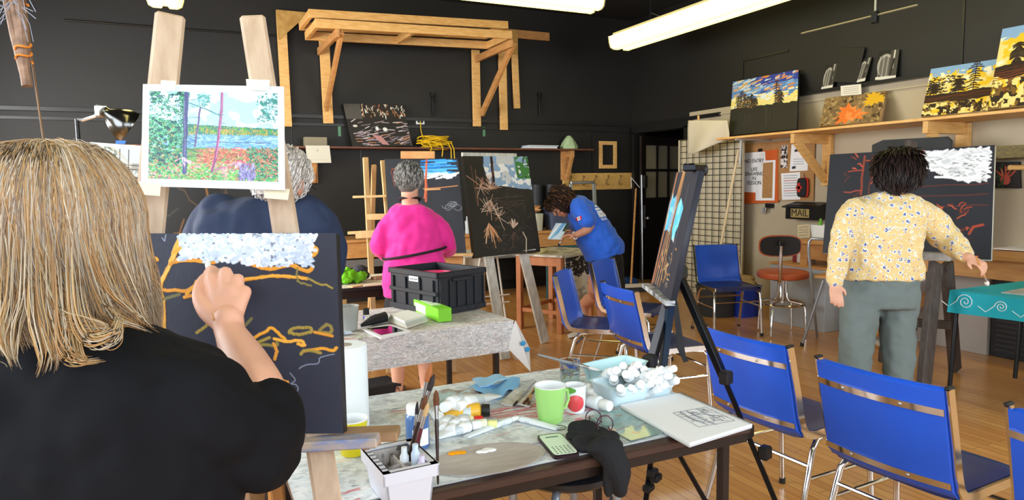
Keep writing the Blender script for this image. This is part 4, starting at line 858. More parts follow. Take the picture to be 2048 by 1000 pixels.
# ================================================================== blue chrome chairs
cap_m = mat('black_rubber', '#1a1a1a', .6)
def bar_flat(mb, pts, w_, th, side=(0, 1, 0)):
    """flat bar swept along pts, w_ measured along side"""
    pts = [Vector(p) for p in pts]; sd = Vector(side); secs = []
    for i, p in enumerate(pts):
        t_ = (pts[min(i+1, len(pts)-1)]-pts[max(i-1, 0)]).normalized(); n_ = t_.cross(sd).normalized(); secs.append((p, sd*(w_/2), n_*(th/2)))
    vs = []
    for c, a, b in secs: vs += [c+a+b, c-a+b, c-a-b, c+a-b]
    k = len(secs); mb.add(vs, [(i*4+j, i*4+(j+1) % 4, (i+1)*4+(j+1) % 4, (i+1)*4+j) for i in range(k-1) for j in range(4)]+[(3, 2, 1, 0), tuple((k-1)*4+j for j in range(4))])
def make_chair(label):
    t = thing('visitor_chair', label, 'chair', group='blue vinyl and chrome visitor chairs'); W = .45
    bow = lambda y: -.028*(1-(2*y/W)**2)
    # seat cushion
    def seat(u, v, top=True):
        x = -.20+.42*u; y = (v-.5)*(W-.03); z = .475 if top else .435
        e = max(abs(2*v-1), 0)**6; z += -.012*e if top else .010*e
        if u > .85: z -= (.03 if top else -.0)*((u-.85)/.15)**2
        z -= .012*math.sin(PI*v)*math.sin(PI*u) if top else 0
        return Vector((x, y, z))
    mb = MB(); n1, n2 = 12, 12; mb.grid(lambda u, v: seat(u, v), n1, n2); mb.grid(lambda u, v: seat(1-u, v, False), n1, n2)
    def rim(u, v):
        s_ = (u*4) % 4; k = int(s_) % 4; f = s_-int(s_); uu, vv = [(f, 0), (1, f), (1-f, 1), (0, 1-f)][k]
        a_ = seat(uu, vv); b_ = seat(uu, vv, False); return a_.lerp(b_, v)
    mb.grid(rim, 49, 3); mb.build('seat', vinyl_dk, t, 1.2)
    # backrest: front and rear skins joined, bowed
    def bk(u, v, off):
        y = (v-.5)*(W-.012); h = u; x = -.215-.085*h+bow(y)+off; z = .44+.375*h
        if h < .12: x += .10*(1-h/.12)**2*1.0; z -= .012*(1-h/.12)
        return Vector((x, y, z))
    mb = MB(); nn = 16; mb.grid(lambda u, v: bk(u, v, .012+.010*math.sin(PI*v)*math.sin(PI*u)), nn, 12); mb.grid(lambda u, v: bk(1-u, v, -.016), nn, 12)
    def rim2(u, v):
        s_ = (u*4) % 4; k = int(s_) % 4; f = s_-int(s_); uu, vv = [(f, 0), (1, f), (1-f, 1), (0, 1-f)][k]
        a_ = bk(uu, vv, .012); b_ = bk(uu, vv, -.016); p = a_.lerp(b_, v); 
        if k == 1: p.z += .012*math.sin(PI*v)
        return p
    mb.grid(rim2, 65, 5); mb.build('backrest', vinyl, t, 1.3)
    for h in (.82, .17):
        mb = MB(); bar_flat(mb, [bk(h, v/10, -.020) for v in range(11)], .022, .004, side=(-.2, 0, 1)); mb.build('back_strip', chrome, t, .6)
        for v in (.28, .74): b_ = bk(h, v, -.022); MB().ell(b_, (.004, .006, .006), None, 8, 6).build('screw', steel, t, True)
    for s in (-1, 1):
        y = s*(W/2+.002)
        mb = MB(); pts = [(.21, y, .452), (.1, y, .452), (-.05, y, .452), (-.15, y, .452), (-.19, y, .462), (-.212, y, .49), (-.228, y, .54), (-.25, y, .64), (-.275, y, .74), (-.295, y, .822)]
        bar_flat(mb, pts, .010, .030); mb.build('side_rail', chrome, t, .6)
        MB().box((-.2965, y, .826), (.034, .014, .010), None, .002).build('end_cap', cap_m, t)
        for nm, pts in (('leg', [(.10, y*.92, .435), (.16, y*.95, .43), (.185, y, .40), (.20, y*1.02, .2), (.215, y*1.04, .01)]), ('leg', [(-.04, y*.92, .435), (-.12, y*.95, .425), (-.155, y, .39), (-.21, y*1.04, .2), (-.265, y*1.08, .01)])):
            l_ = MB().tube(pts, .0125, 10).build(nm, chrome, t, True)
            e = pts[-1]; MB().lathe([(.015, 0), (.015, .022), (.013, .03)], (e[0], e[1], 0), 10).build('rubber_foot', cap_m, l_, True)
        MB().tube([(.193, y*1.01, .28), (-.185, y*1.02, .28)], .008, 8).build('stretcher', chrome, t, True)
    MB().tube([(-.175, -W/2, .33), (-.175, W/2, .33)], .008, 8).build('stretcher', chrome, t, True)
    MB().tube([(.192, -W/2, .33), (.192, W/2, .33)], .008, 8).build('stretcher', chrome, t, True)
    return t
ch = make_chair('')
for i, (x, y, rz, lab) in enumerate((
    (2.33, 1.51, 3, 'large blue chair seen from behind right of the tripod, below the grey trousers'),
    (2.34, 2.115, 2, 'blue chair seen from behind between the black tripod leg and the sketchbook'),
    (2.35, .89, 3, 'blue chair cut off by the right edge of the photograph'),
    (2.68, 3.47, -8, 'blue chair seen from behind just left of the tripod easel'),
    (2.66, 4.10, -43, 'leftmost blue chair, seen edge-on with the sandalled foot behind it'),
    (3.24, 4.52, -57, 'blue chair with tall front-facing back under the bending woman'),
    (4.70, 5.06, -107, 'blue chair facing us in front of the wire grid panel'))):
    c_ = ch if i == 0 else dup(ch); c_.location = (x, y, 0); c_.rotation_euler = (0, 0, math.radians(rz)); c_['label'] = lab
# ================================================================== orange stool with backrest
oc = atz(1563, 668, 0); t = thing('swivel_stool', 'orange padded swivel stool with black backed backrest and chrome ring base', 'stool', (oc.x, oc.y, 0))
ov = mat('orange_vinyl', '#b5562f', .4, bump=.05, bscale=60); ov2 = mat('black_backrest', '#15110f', .5)
MB().lathe([(.19, .535), (.225, .545), (.235, .57), (.232, .595), (.20, .612), (.0, .62)], (0, 0, 0), 32).build('seat', ov, t, True)
MB().lathe([(.022, .30), (.022, .50), (.09, .515), (.09, .535)], (0, 0, 0), 20).build('post', chrome, t, True)
ring = [(.21*math.cos(a*PI/16), .21*math.sin(a*PI/16), .30) for a in range(32)]
MB().tube(ring, .011, 8, closed=True).build('foot_ring', chrome, t, True)
for k in range(4):
    a = math.radians(20+90*k); c_, s_ = math.cos(a), math.sin(a)
    MB().tube([(.035*c_, .035*s_, .50), (.04*c_, .04*s_, .36), (.07*c_, .07*s_, .325), (.18*c_, .18*s_, .31), (.215*c_, .215*s_, .28), (.23*c_, .23*s_, .02)], .0125, 10).build('leg', chrome, t, True)
vd = Vector((-.50, -.86, 0)).normalized(); side = Vector((-vd.y, vd.x, 0)); side = -side if side.x < 0 else side
bc = vd*.21+side*(-.09)
MB().tube([vd*.08+side*-.06+Vector((0, 0, .53)), bc+Vector((0, 0, .535)), bc+vd*.02+Vector((0, 0, .56)), bc+vd*.02+Vector((0, 0, .90))], .016, 10).build('back_support', chrome, t, True)
cb = bc+Vector((0, 0, .86)); rot = Matrix([[side[i], vd[i], (0, 0, 1)[i]] for i in range(3)])
MB().loft([(cb+vd*-.035, side*.185, Vector((0, 0, .095))), (cb+vd*-.01, side*.19, Vector((0, 0, .10)))], 28, 3.2).build('back_pad', ov, t, True)
MB().loft([(cb+vd*-.008, side*.178, Vector((0, 0, .088))), (cb+vd*.004, side*.178, Vector((0, 0, .088)))], 28, 3.2).build('back_shell', ov2, t, .6)
MB().box(cb+vd*.03+Vector((0, 0, .03)), (.05, .05, .05), rot, .01).build('clamp_knob', blackmetal, t)
# ================================================================== grey tube folding chair
D = 5.95; t = thing('folding_chair', 'grey tubular folding chair with wooden seat, half hidden by the floral shirt', 'chair', (5.1, 4.3, 0))
def xz(px, py, d): return dep(px, py, d)
gm = mat('grey_painted_tube', '#9aa0a6', .35, .6)
f1 = atz(1604, 690, .01); f2 = atz(1634, 674, .01)
for o_ in (Vector((0, 0, 0)), Vector((.26, -.30, 0))):
    MB().tube([f2+o_, dep(1625, 590, 6.0)+o_, dep(1617, 500, 5.98)+o_, dep(1618, 484, 5.97)+o_, dep(1624, 477, 5.96)+o_]+([dep(1660, 479, 5.8)] if o_.x == 0 else []), .012, 10).build('back_tube', gm, t, True, world=True)
    l_ = MB().tube([f1+o_, dep(1647, 560, 5.95)+o_], .012, 10).build('leg', gm, t, True, world=True)
    MB().lathe([(.016, 0), (.016, .03)], f1+o_+Vector((0, 0, -.01)), 10).build('rubber_foot', cap_m, l_, True, world=True)
a = dep(1628, 556, 6.0); b = dep(1660, 547, 6.2); MB().prism([a, b, b+Vector((.26, -.3, 0)), a+Vector((.26, -.3, 0))], (0, 0, .022)).build('seat', pine2, t, world=True)
# ================================================================== tubs near the grid panel
p = atz(1446, 632, 0); t = thing('round_tub', 'large dark grey round tub on the floor under the front-facing blue chair', 'tub', (p.x, p.y+.10, 0))
MB().lathe([(0, .0), (.19, .0), (.205, .02), (.22, .30), (.235, .32), (.22, .325), (.2, .03), (0, .025)], (0, 0, 0), 32).build('tub', mat('dark_grey_tub', '#3f4347', .6), t, True)
p = atz(1518, 632, 0); t = thing('recycling_bin', 'bright blue bin with tan stuff on top behind the orange stool', 'bin', (p.x-.12, p.y+.1, 0))
MB().loft([((0, 0, 0), (.13, 0, 0), (0, .11, 0)), ((0, 0, .30), (.15, 0, 0), (0, .13, 0)), ((0, 0, .33), (.165, 0, 0), (0, .145, 0)), ((0, 0, .335), (.15, 0, 0), (0, .13, 0)), ((0, 0, .1), (.13, 0, 0), (0, .11, 0))], 24, 5).build('bin', mat('blue_bin_plastic', '#1f3fb0', .4), t, .8)
mb = MB()
for i in range(9): mb.ell((random.uniform(-.07, .07), random.uniform(-.06, .06), .37+random.uniform(-.04, .05)), (.08, .07, .04), None, 10, 7)
mb.build('crumpled_bag', mat('tan_paper_bag', '#a5875a', .9, bump=.6, bscale=25), t, True)
p = atz(1492, 628, 0); one(MB().lathe([(.06, 0), (.07, .45), (.08, .46), (.08, .49), (.05, .50), (0, .5)], (p.x-.02, p.y+.28, 0), 20), 'waste_bin', blackplastic, 'slim black bin standing between the grid panel and the blue bin', 'bin', smooth=True)
# ================================================================== tripod easel with narrow canvas
t = thing('tripod_easel', 'black metal tripod easel holding a canvas seen almost edge-on', 'easel', (1.8, 2.3, 0))
bl = mat('black_anodised_tube', '#15171c', .3, .6)
ap = dep(1356, 545, 2.72)
foots = {'front_leg': dep(1603, 1100, 2.68)}
fr = atz(1603, 1100, 0); MB().beam(ap, dep(1452, 765, 2.62), .034, .026).build('leg', bl, t, world=True)
fe = dep(1452, 765, 2.62)+(dep(1452, 765, 2.62)-ap)*1.6; k_ = (fe.z)/(dep(1452, 765, 2.62).z-fe.z); 
d_ = (dep(1546, 990, 2.60)-dep(1452, 765, 2.62)).normalized(); q0 = dep(1452, 765, 2.62); q1 = q0+d_*(q0.z/-d_.z); MB().beam(q0, q1, .022, .018).build('lower_leg', bl, t, world=True)
for (px, py) in ((1452, 755), (1494, 862), (1530, 905)):
    c_ = dep(px, py, 2.60); MB().box(c_, (.045, .04, .05), .3, .006).build('clamp_knob', blackplastic, t, world=True)
l0 = dep(1328, 640, 2.62); l1 = dep(1298, 745, 2.60); d_ = (l1-l0).normalized(); l2 = l1+d_*((l1.z)/-d_.z); MB().beam(dep(1345, 570, 2.66), l1+d_*.15, .034, .026).build('leg', bl, t, world=True); MB().beam(l1+d_*.13, l2, .022, .018).build('lower_leg', bl, t, world=True)
m0 = dep(1342, 600, 2.60); m1 = dep(1324, 745, 2.68); d_ = (dep(1292, 1000, 2.75)-m1).normalized(); MB().beam(m0, m1, .03, .022).build('leg', mat('blue_black_tube', '#2d4258', .25, .7), t, world=True)
m2 = m1+d_*(m1.z/-d_.z); MB().beam(m1, m2, .024, .02).build('lower_leg', bl, t, world=True)
for (px, py) in ((1305, 945), (1297, 975), (1312, 955)): c_ = dep(px, py, 2.72); MB().box(c_, (.05, .035, .03), .5, .006).build('clamp_knob', blackplastic, t, world=True)
MB().beam(dep(1345, 600, 2.64), dep(1397, 332, 2.60), .03, .022).build('mast', bl, t, world=True)
MB().box(ap, (.07, .06, .06), .4, .012).build('hub', blackplastic, t, world=True); MB().box(dep(1300, 722, 2.58), (.05, .05, .05), .4, .01).build('clamp_knob', blackplastic, t, world=True)
c_ = dep(1388, 335, 2.58); MB().box(c_, (.09, .05, .03), .4, .006).build('canvas_clamp', bl, t, world=True); MB().tube([dep(1375, 330, 2.55), dep(1408, 337, 2.62)], .006, 8).build('clamp_screw', bl, t, True, world=True); MB().ell(dep(1409, 340, 2.62), (.014, .014, .022)).build('clamp_knob', blackplastic, t, True, world=True)
MB().beam(dep(1292, 571, 2.84), dep(1341, 607, 2.42), .035, .018).build('tray', mat('paint_smeared_tray', '#c9ccce', .5, col2='#30343a', vscale=20), t, world=True)
MB().beam(dep(1335, 612, 2.5), dep(1331, 604, 2.62), .02, .02).build('tray_bracket', bl, t, world=True)
s0 = dep(1346, 600, 2.66); MB().prism([s0, s0+Vector((.02, 0, 0)), dep(1372, 715, 2.66), dep(1355, 690, 2.66)], (.0, .003, 0)).build('strap', mat('black_nylon', ''), t, world=True)
MB().prism([dep(1352, 690, 2.66), dep(1362, 700, 2.66), dep(1378, 722, 2.66), dep(1368, 725, 2.66)], (.0, .003, 0)).build('strap', mat('black_nylon', ''), t, world=True)
random.seed(21); pt = Paint(200, 260, '#30323c')
pt.poly([(.03, .28), (.10, .18), (.16, .24), (.30, .20), (.36, .3), (.33, .52), (.2, .5), (.06, .52)], '#55b8e8'); pt.poly([(.42, .3), (.52, .22), (.62, .26), (.7, .3), (.66, .45), (.6, .5), (.62, .58), (.5, .56), (.42, .46)], '#5fc4f0'); pt.put(((pt.nz(14, 3) > .55) & (pt.a[..., 2] > .5)).astype(float), '#8fdcf8')
og = ['#d98a4c', '#c9a568', '#e0a06a', '#b5874a']
for i in range(4): pt.line(pt.wig(.35+.03*i, .0, .12+.1*i, .95, 6, .008), .016, og[i])
pt.line(pt.wig(.08, .0, .05, 1, 6, .01), .025, '#d98a4c')
for i in range(26): u = random.uniform(.15, .8); v = random.uniform(.52, .95); pt.line(pt.wig(u, v, u+random.uniform(-.1, .15), v+random.uniform(-.1, .1), 3, .02), .009, random.choice(og+['#8a7a58', '#a8a07c']))
pt.line(pt.wig(.72, .1, .66, .95, 5, .005), .006, '#6f7a86'); pt.line([(.92, .05), (.9, .9)], .006, '#4c5058')
o = painted('canvas', dep(1352, 345, 2.93), dep(1398, 341, 2.50), dep(1301, 571, 2.85), pt, .022, side='#30323c'); tag(o, 'narrowly seen dark canvas with bright turquoise patch on the black tripod easel', 'painting')
# ================================================================== big canvas of the woman in the floral shirt and its dark easel
t = thing('studio_easel', 'dark heavy studio easel with paint specks behind the woman in the floral shirt', 'easel', (4.6, 3.2, 0))
de = mat('dark_specked_wood', '#3a312d', .6, col2='#544a45', vscale=7, stretch=(5, 5, 1), bump=.08)
ft = dep(1843, 812, 4.40); ft.z = .0; ft.z = .01; B(t, 'leg', ft, dep(1872, 526, 4.62), .10, .045, de)
ft = atz(1910, 740, .01); B(t, 'leg', ft, dep(1893, 526, 4.85), .09, .05, de)
ft = atz(1766, 722, .01); B(t, 'leg', ft, dep(1780, 500, 5.1), .06, .05, de)
B(t, 'stretcher', dep(1762, 640, 5.0), dep(1900, 650, 4.95), .04, .06, de, up=(0, 0, 1)); B(t, 'tray', dep(1740, 507, 4.85), dep(1903, 514, 4.55), .10, .05, mat('paint_crusted_tray', '#6f6a66', .6, col2='#a8a39c', vscale=16), up=(0, 0, 1))
B(t, 'mast', dep(1822, 660, 5.0), dep(1822, 282, 5.1), .09, .04, de); B(t, 'lower_shelf', dep(1745, 683, 5.05), dep(1770, 683, 5.05), .2, .03, mat('paint_crusted_tray', ''), up=(0, 0, 1))
random.seed(31); pt = Paint(330, 220, '#23252c'); pt.a *= (.85+.3*pt.nz(5, 2))[..., None]
wc = ((pt.U > .50) & (pt.U < .965) & (pt.V > .025) & (pt.V < .16+.16*np.clip((pt.U-.6)*4, 0, 1)) & ((pt.nz(7, 4) > .36) | (pt.U > .7)))
pt.dabs(950, ['#e6e8ea', '#d9dcde', '#f2f3f4', '#c9cdd0', '#eef0f0'], (.49, .03, .96, .31), .045, .02, (-.9, .7), wc); pt.dabs(60, ['#7d8084', '#4a4c52', '#a0a4a8'], (.52, .05, .95, .3), .03, .007, (-1, 1), wc)
pt.line(pt.wig(.68, .27, .93, .29, 6, .006), .02, '#eef0f2')
rd = ['#a8442c', '#7d3423', '#c45838', '#5c2a20']
pt.line(pt.wig(.60, .02, .50, .5, 5, .006), .022, '#a8442c'); pt.line(pt.wig(.24, .04, .23, .42, 5, .006), .02, '#8a3a28'); pt.line(pt.wig(.29, .04, .28, .42, 5, .006), .010, '#6d3024')
for i in range(16): u = random.uniform(.05, .4); v = random.uniform(.03, .45); pt.line(pt.wig(u, v, u+random.uniform(-.06, .12), v+random.uniform(-.08, .08), 3, .012), .010, random.choice(rd))
for v in (.36, .45, .55): pt.line(pt.wig(.5, v, .97, v-.02, 8, .006), .006, '#6d3024')
for i in range(40): a0 = random.random()*6; u = .78+.09*math.cos(a0); v = .66+.14*math.sin(a0); pt.line(pt.wig(u, v, u+random.uniform(-.05, .05), v+random.uniform(-.05, .05), 3, .01), .008, random.choice(rd))
for i in range(20): u = random.uniform(.05, .95); v = random.uniform(.5, .98); pt.line(pt.wig(u, v, u+random.uniform(-.05, .08), v+random.uniform(-.05, .05), 3, .01), .006, random.choice(rd[1:]))
pt.line([(.88, .78), (.90, .72), (.95, .70)], .02, '#a8442c')
bT = dep(1990, 290, 4.62); bB = dep(1982, 522, 4.50)
o = painted('canvas', dep(1660, 309, 5.38), bT, dep(1645, 506, 5.25), pt, .04, side='#e9e6dc'); tag(o, 'very wide dark canvas with red trunks and white cloud before the floral shirt', 'painting')
# ================================================================== turquoise covered table at the right
TZ = .70; tx0, tx1, ty0, ty1 = 4.62, 5.40, 1.30, 2.86
t = thing('side_table', 'small black-legged table at the right edge with a turquoise swirl cloth', 'table', ((tx0+tx1)/2, (ty0+ty1)/2, 0))
MB().box(((tx0+tx1)/2, (ty0+ty1)/2, TZ-.012), (tx1-tx0, ty1-ty0, .024), None, .004).build('tabletop', blackplastic, t, world=True)
for (x, y, s) in ((tx0, ty1, 1), (tx1-.03, ty1, 1), (tx0, ty0, -1), (tx1-.03, ty0, -1)):
    MB().tube([(x+.12, y-.02*s, TZ-.03), (x+.03, y-.02*s, TZ-.04), (x, y-.02*s, TZ-.09), (x-.01, y, .01)], .014, 10).build('leg', blackmetal, t, True, world=True)
tq = mat('turquoise_cloth', '#23b3c4', .8)
tc = thing('tablecloth', 'turquoise cloth with white swirls covering the table at the right edge', 'tablecloth', ((tx0+tx1)/2, (ty0+ty1)/2, TZ))
def tcf(u, v): return Vector((tx0-.02-.015*v+.004*math.sin(30*u)*v, ty0-.02+(ty1-ty0+.04)*u, TZ+.008-.14*v+.006*math.sin(11*u)*v))
mb = MB(); mb.box(((tx0+tx1)/2, (ty0+ty1)/2, TZ+.004), (tx1-tx0+.04, ty1-ty0+.04, .008)); mb.grid(tcf, 40, 6); mb.grid(lambda u, v: Vector((tx0-.02+(tx1-tx0+.04)*u, ty1+.02+.012*v, TZ+.008-.13*v)), 20, 5); mb.build('cloth', tq, tc, .6, world=True)
wl = mat('white_swirl_print', '#e8f6f6', .8)
for k in range(7):
    y = ty1-.09-.22*k; r0 = .055 if k % 2 == 0 else .04; mb = MB()
    pts = [Vector((tx0-.034-.0*a, y+r0*(1-a/26)*math.cos(a*.55), TZ-.055+r0*(1-a/26)*math.sin(a*.55)*.95)) for a in range(25)]
    pts = [Vector((tx0-.026-.1*(TZ-p.z)*.6, p.y, p.z)) for p in pts]; mb.tube(pts, .0028, 5); mb.tube([Vector((pts[0].x, y+r0, pts[0].z)), Vector((pts[0].x-.002, y+r0+.05, TZ-.10)), Vector((pts[0].x, y+r0+.10, TZ-.07))], .0028, 5); mb.build('swirl', wl, tc, world=True)
one(MB().box((5.0, 2.45, TZ+.013), (.50, .42, .008), .1, .002), 'palette_sheet', mat('grey_white_palette', '#c8cbc6', .5, col2='#a5a49c', vscale=12), 'pale palette sheet on the turquoise table under the brush tip', 'palette')
p = Vector((5.05, 2.28, TZ+.02)); t = thing('plastic_basket', 'dark translucent plastic basket at the right edge on the turquoise table', 'basket', tuple(p))
MB().loft([(p, (.10, 0, 0), (0, .12, 0)), (p+Vector((0, 0, .11)), (.12, 0, 0), (0, .14, 0)), (p+Vector((0, 0, .112)), (.11, 0, 0), (0, .13, 0)), (p+Vector((0, 0, .01)), (.09, 0, 0), (0, .11, 0))], 24, 5).build('basket', mat('smoky_plastic', '#5b5248', .4, col2='#7d7468', vscale=30), t, world=True)
for k in range(3): MB().tube([p+Vector((0, -.05+.05*k, .02)), p+Vector((.05, -.10+.06*k, .24))], .004, 6).build('brush', pine, t, True, world=True)
# ================================================================== front work table
random.seed(77)
def leg_table(name, label, x0, x1, y0, y1, rz, h, topm, legm, apr=.05, legs=((.04, .04), (.04, -.04), (-.04, .04), (-.04, -.04)), brace=False):
    c_ = Vector(((x0+x1)/2, (y0+y1)/2, 0)); t = thing(name, label, 'table', c_, rz); w_, d_ = (x1-x0), (y1-y0)
    MB().box((0, 0, h-.012), (w_, d_, .024), None, .004).build('tabletop', topm, t)
    mb = MB()
    for s in (-1, 1): mb.box((0, s*(d_/2-.012), h-.024-apr/2), (w_-.02, .012, apr)); mb.box((s*(w_/2-.012), 0, h-.024-apr/2), (.012, d_-.03, apr))
    mb.build('frame', legm, t)
    for sx in (-1, 1):
        for sy in (-1, 1):
            l_ = MB().box((sx*(w_/2-.06), sy*(d_/2-.05), (h-.03)/2+.01), (.028, .028, h-.05), None, .003).build('leg', legm, t)
            MB().box((sx*(w_/2-.06), sy*(d_/2-.05), .011), (.032, .032, .022), None, .003).build('foot_cap', cap_m, l_)
        if brace: MB().tube([(sx*(w_/2-.06), 0, h-.05), (sx*(w_/2-.06), -(d_/2-.06), .42)], .008, 8).build('brace', legm, t); MB().tube([(sx*(w_/2-.06), 0, h-.05), (sx*(w_/2-.06), (d_/2-.06), .42)], .008, 8).build('brace', legm, t)
    return t
TH = .74
brown_edge = mat('dark_brown_laminate', '#3f2a22', .4); brown_leg = mat('brown_black_metal', '#2a201c', .4, .4)
leg_table('folding_table', 'brown edged folding table in the foreground covered with paints and tubes', .20, 1.47, 1.48, 2.27, 0, TH, brown_edge, brown_leg, apr=.025, brace=True)
def spatter(w_, h_, base, seed, cols, n=200, grey=.5):
    random.seed(seed); pt = Paint(w_, h_, base); n1 = pt.nz(4, seed); n2 = pt.nz(16, seed+1); n3 = pt.nz(45, seed+2)
    pt.put(((n2 > .56)).astype(float)*(n1 > .42), '#b4b8ba', grey); pt.put(((n3 > .66)).astype(float), '#8d9094', grey*.7); pt.put((n3 < .33).astype(float), '#f0f2f1', .8)
    for i in range(n):
        u, v = random.random(), random.random(); a = random.uniform(-.6, .6); L_ = random.uniform(.005, .05); pt.line(pt.wig(u, v, u+L_*math.cos(a), v+L_*math.sin(a), 2, .005), random.uniform(.003, .012), random.choice(cols), random.uniform(.4, .9))
    return pt
clothm = attr_mat('painted_cloth', .8, .3, 30)
pt = spatter(330, 210, '#dfe6e8', 3, ['#d98a8a', '#c9626a', '#9aa0a2', '#6c7076', '#e8e6e0', '#b9cfcf', '#d9a890', '#7c8f9c'], 260, .45)
for i in range(7): v = .45+.02*i; pt.line(pt.wig(.42+.02*i, v, .78, v-.06+.02*i, 6, .012), .014, random.choice(['#e06a78', '#d9808a', '#e8a0a4']), .8)
for i in range(16): pt.ellipse(random.uniform(.62, .98), random.uniform(.55, .95), .012, .014, random.choice(['#f07a98', '#f2905a', '#e85a4a', '#f2a0b0']), .8)
for i in range(12): u = .5+.04*i; pt.line(pt.wig(.3+.05*i, .8+.01*i, .34+.05*i, .86, 3, .01), .01, random.choice(['#d9487a', '#e06a5a', '#8a6a9a']), .7)
cz = TH+.0015
tcl = painted('table_cloth', (.205, 2.275, cz+.004), (1.475, 2.29, cz+.004), (.195, 1.505, cz+.004), pt, .004, side='#cfd2d0', m=clothm)
tag(tcl, 'paint-smeared white cloth spread flat over the foreground folding table', 'tablecloth')
TT = cz+.0055
def on1(px, py, z=TT): p = atz(px, py, z); return Vector((p.x, p.y, z))
# paper towel roll
p = on1(694, 852); t = thing('paper_towel_roll', 'tall white paper towel roll standing right behind the foreground canvas edge', 'paper towels', tuple(p))
ph = .245; tw = mat('white_towel_paper', '#eef4f8', .9, bump=.3, bscale=90)
MB().lathe([(.02, 0), (.064, 0), (.066, .004), (.066, ph-.004), (.064, ph), (.024, ph), (.022, ph-.01), (.022, 0)], (0, 0, 0), 40).build('roll', tw, t, 1.0)
MB().lathe([(.018, 0), (.022, 0), (.022, ph+.001), (.018, ph+.001)], (0, 0, 0), 24).build('core', mat('grey_cardboard', '#a79c8c', .8), t, True)
MB().prism([(.064, -.01, .002), (.068, .03, .002), (.068, .03, ph-.002), (.064, -.01, ph-.002)], (.001, 0, 0)).build('loose_sheet', tw, t)
# yellow cup with white inside
p = on1(706, 908); t = thing('plastic_cup', 'bright yellow cup with white rim under the easel tray in the foreground', 'cup', tuple(p))
MB().lathe([(0, 0), (.026, 0), (.031, .004), (.041, .092), (.043, .095)], (0, 0, 0), 32, top=False).build('cup', mat('bright_yellow_plastic', '#e2d414', .35), t, 1.0)
MB().lathe([(.043, .095), (.0435, .098), (.040, .098), (.030, .008), (0, .007)], (0, 0, 0), 32, bot=False).build('white_lining', white_plastic, t, 1.0)
# blue jar
p = on1(836, 893); t = thing('paint_jar', 'blue paint jar with white lid and white label behind the divided tray', 'jar', tuple(p))
MB().lathe([(0, 0), (.029, 0), (.032, .003), (.032, .082), (.028, .092), (.024, .096), (.024, .105)], (0, 0, 0), 32).build('jar', mat('blue_paint_jar', '#4a6fa8', .25), t, 1.0)
MB().lathe([(.028, .094), (.0285, .096), (.0285, .116), (.026, .119), (0, .119)], (0, 0, 0), 32).build('lid', white_plastic, t, 1.0)
mb = MB(); mb.grid(lambda u, v: Vector((.0325*math.cos(-2.3+1.5*u), .0325*math.sin(-2.3+1.5*u), .012+.045*v)), 14, 3); mb.build('label', paperw, t, 1.0)
# divided tray with compartments
TRH = .088; a = on1(767, 950, TT+TRH); b = on1(878, 926, TT+TRH); c = on1(733, 894, TT+TRH)
ex = (b-a); ey = (c-a); ey = ey-ex.normalized()*ey.dot(ex.normalized()); Wt, Dt = ex.length, max(.17, ey.length); ex.normalize(); ey.normalize()
cen = a+ex*Wt/2+ey*Dt/2; cen.z = TT
t = thing('divided_tray', 'white divided plastic brush tray with stained compartments at the table front edge', 'tray', tuple(cen), math.atan2(ex.y, ex.x))
tm = mat('white_tray_plastic', '#d3d5de', .4); st = mat('stained_compartment', '#b9b2ac', .6, col2='#57514f', vscale=38, split=(.5, .62))
def tray_shell(mb, w0, d0, w1, d1, z0, z1): 
    for (sx, sy) in ((1, 0), (-1, 0), (0, 1), (0, -1)):
        if sx: mb.add([(sx*w0/2, -d0/2, z0), (sx*w0/2, d0/2, z0), (sx*w1/2, d1/2, z1), (sx*w1/2, -d1/2, z1), (sx*(w0/2-.004), -d0/2, z0), (sx*(w0/2-.004), d0/2, z0), (sx*(w1/2-.004), d1/2, z1), (sx*(w1/2-.004), -d1/2, z1)], [(0, 1, 2, 3), (7, 6, 5, 4), (3, 2, 6, 7), (0, 4, 5, 1), (0, 3, 7, 4), (1, 5, 6, 2)])
        else: mb.add([(-w0/2, sy*d0/2, z0), (w0/2, sy*d0/2, z0), (w1/2, sy*d1/2, z1), (-w1/2, sy*d1/2, z1), (-w0/2, sy*(d0/2-.004), z0), (w0/2, sy*(d0/2-.004), z0), (w1/2, sy*(d1/2-.004), z1), (-w1/2, sy*(d1/2-.004), z1)], [(0, 1, 2, 3), (7, 6, 5, 4), (3, 2, 6, 7), (0, 4, 5, 1), (0, 3, 7, 4), (1, 5, 6, 2)])
mb = MB(); tray_shell(mb, Wt-.03, Dt-.03, Wt-.016, Dt-.016, 0, TRH-.025); mb.box((0, 0, .003), (Wt-.034, Dt-.034, .006)); mb.build('body', tm, t)
mb = MB(); tray_shell(mb, Wt, Dt, Wt, Dt, TRH-.028, TRH)
mb.box((0, Dt/2-.008, TRH-.002), (Wt, .018, .004)); mb.box((0, -Dt/2+.008, TRH-.002), (Wt, .018, .004)); mb.box((-Wt/2+.008, 0, TRH-.002), (.018, Dt, .004)); mb.box((Wt/2-.008, 0, TRH-.002), (.018, Dt, .004)); mb.build('rim', tm, t)
MB().box((0, .012, TRH-.05), (.004, Dt-.04, .075)).build('divider', st, t); MB().box((-.0, -.015, TRH-.045), (Wt-.035, .004, .06)).build('divider', st, t); MB().box((0, -Dt/2+.03, TRH-.04), (Wt-.035, .003, .05)).build('divider', st, t)
MB().box((0, Dt/2-.02, TRH-.04), (Wt-.04, .002, .07)).build('stained_back', st, t)
mb = MB()
for k in range(7): mb.box((-Wt/2+.010, -Dt/2+.03+.022*k, TRH+.0005), (.012, .004, .002))
mb.build('slots', mat('slot_shadow', '#5b5d66', .6), t)
M_t = rootmat(t)
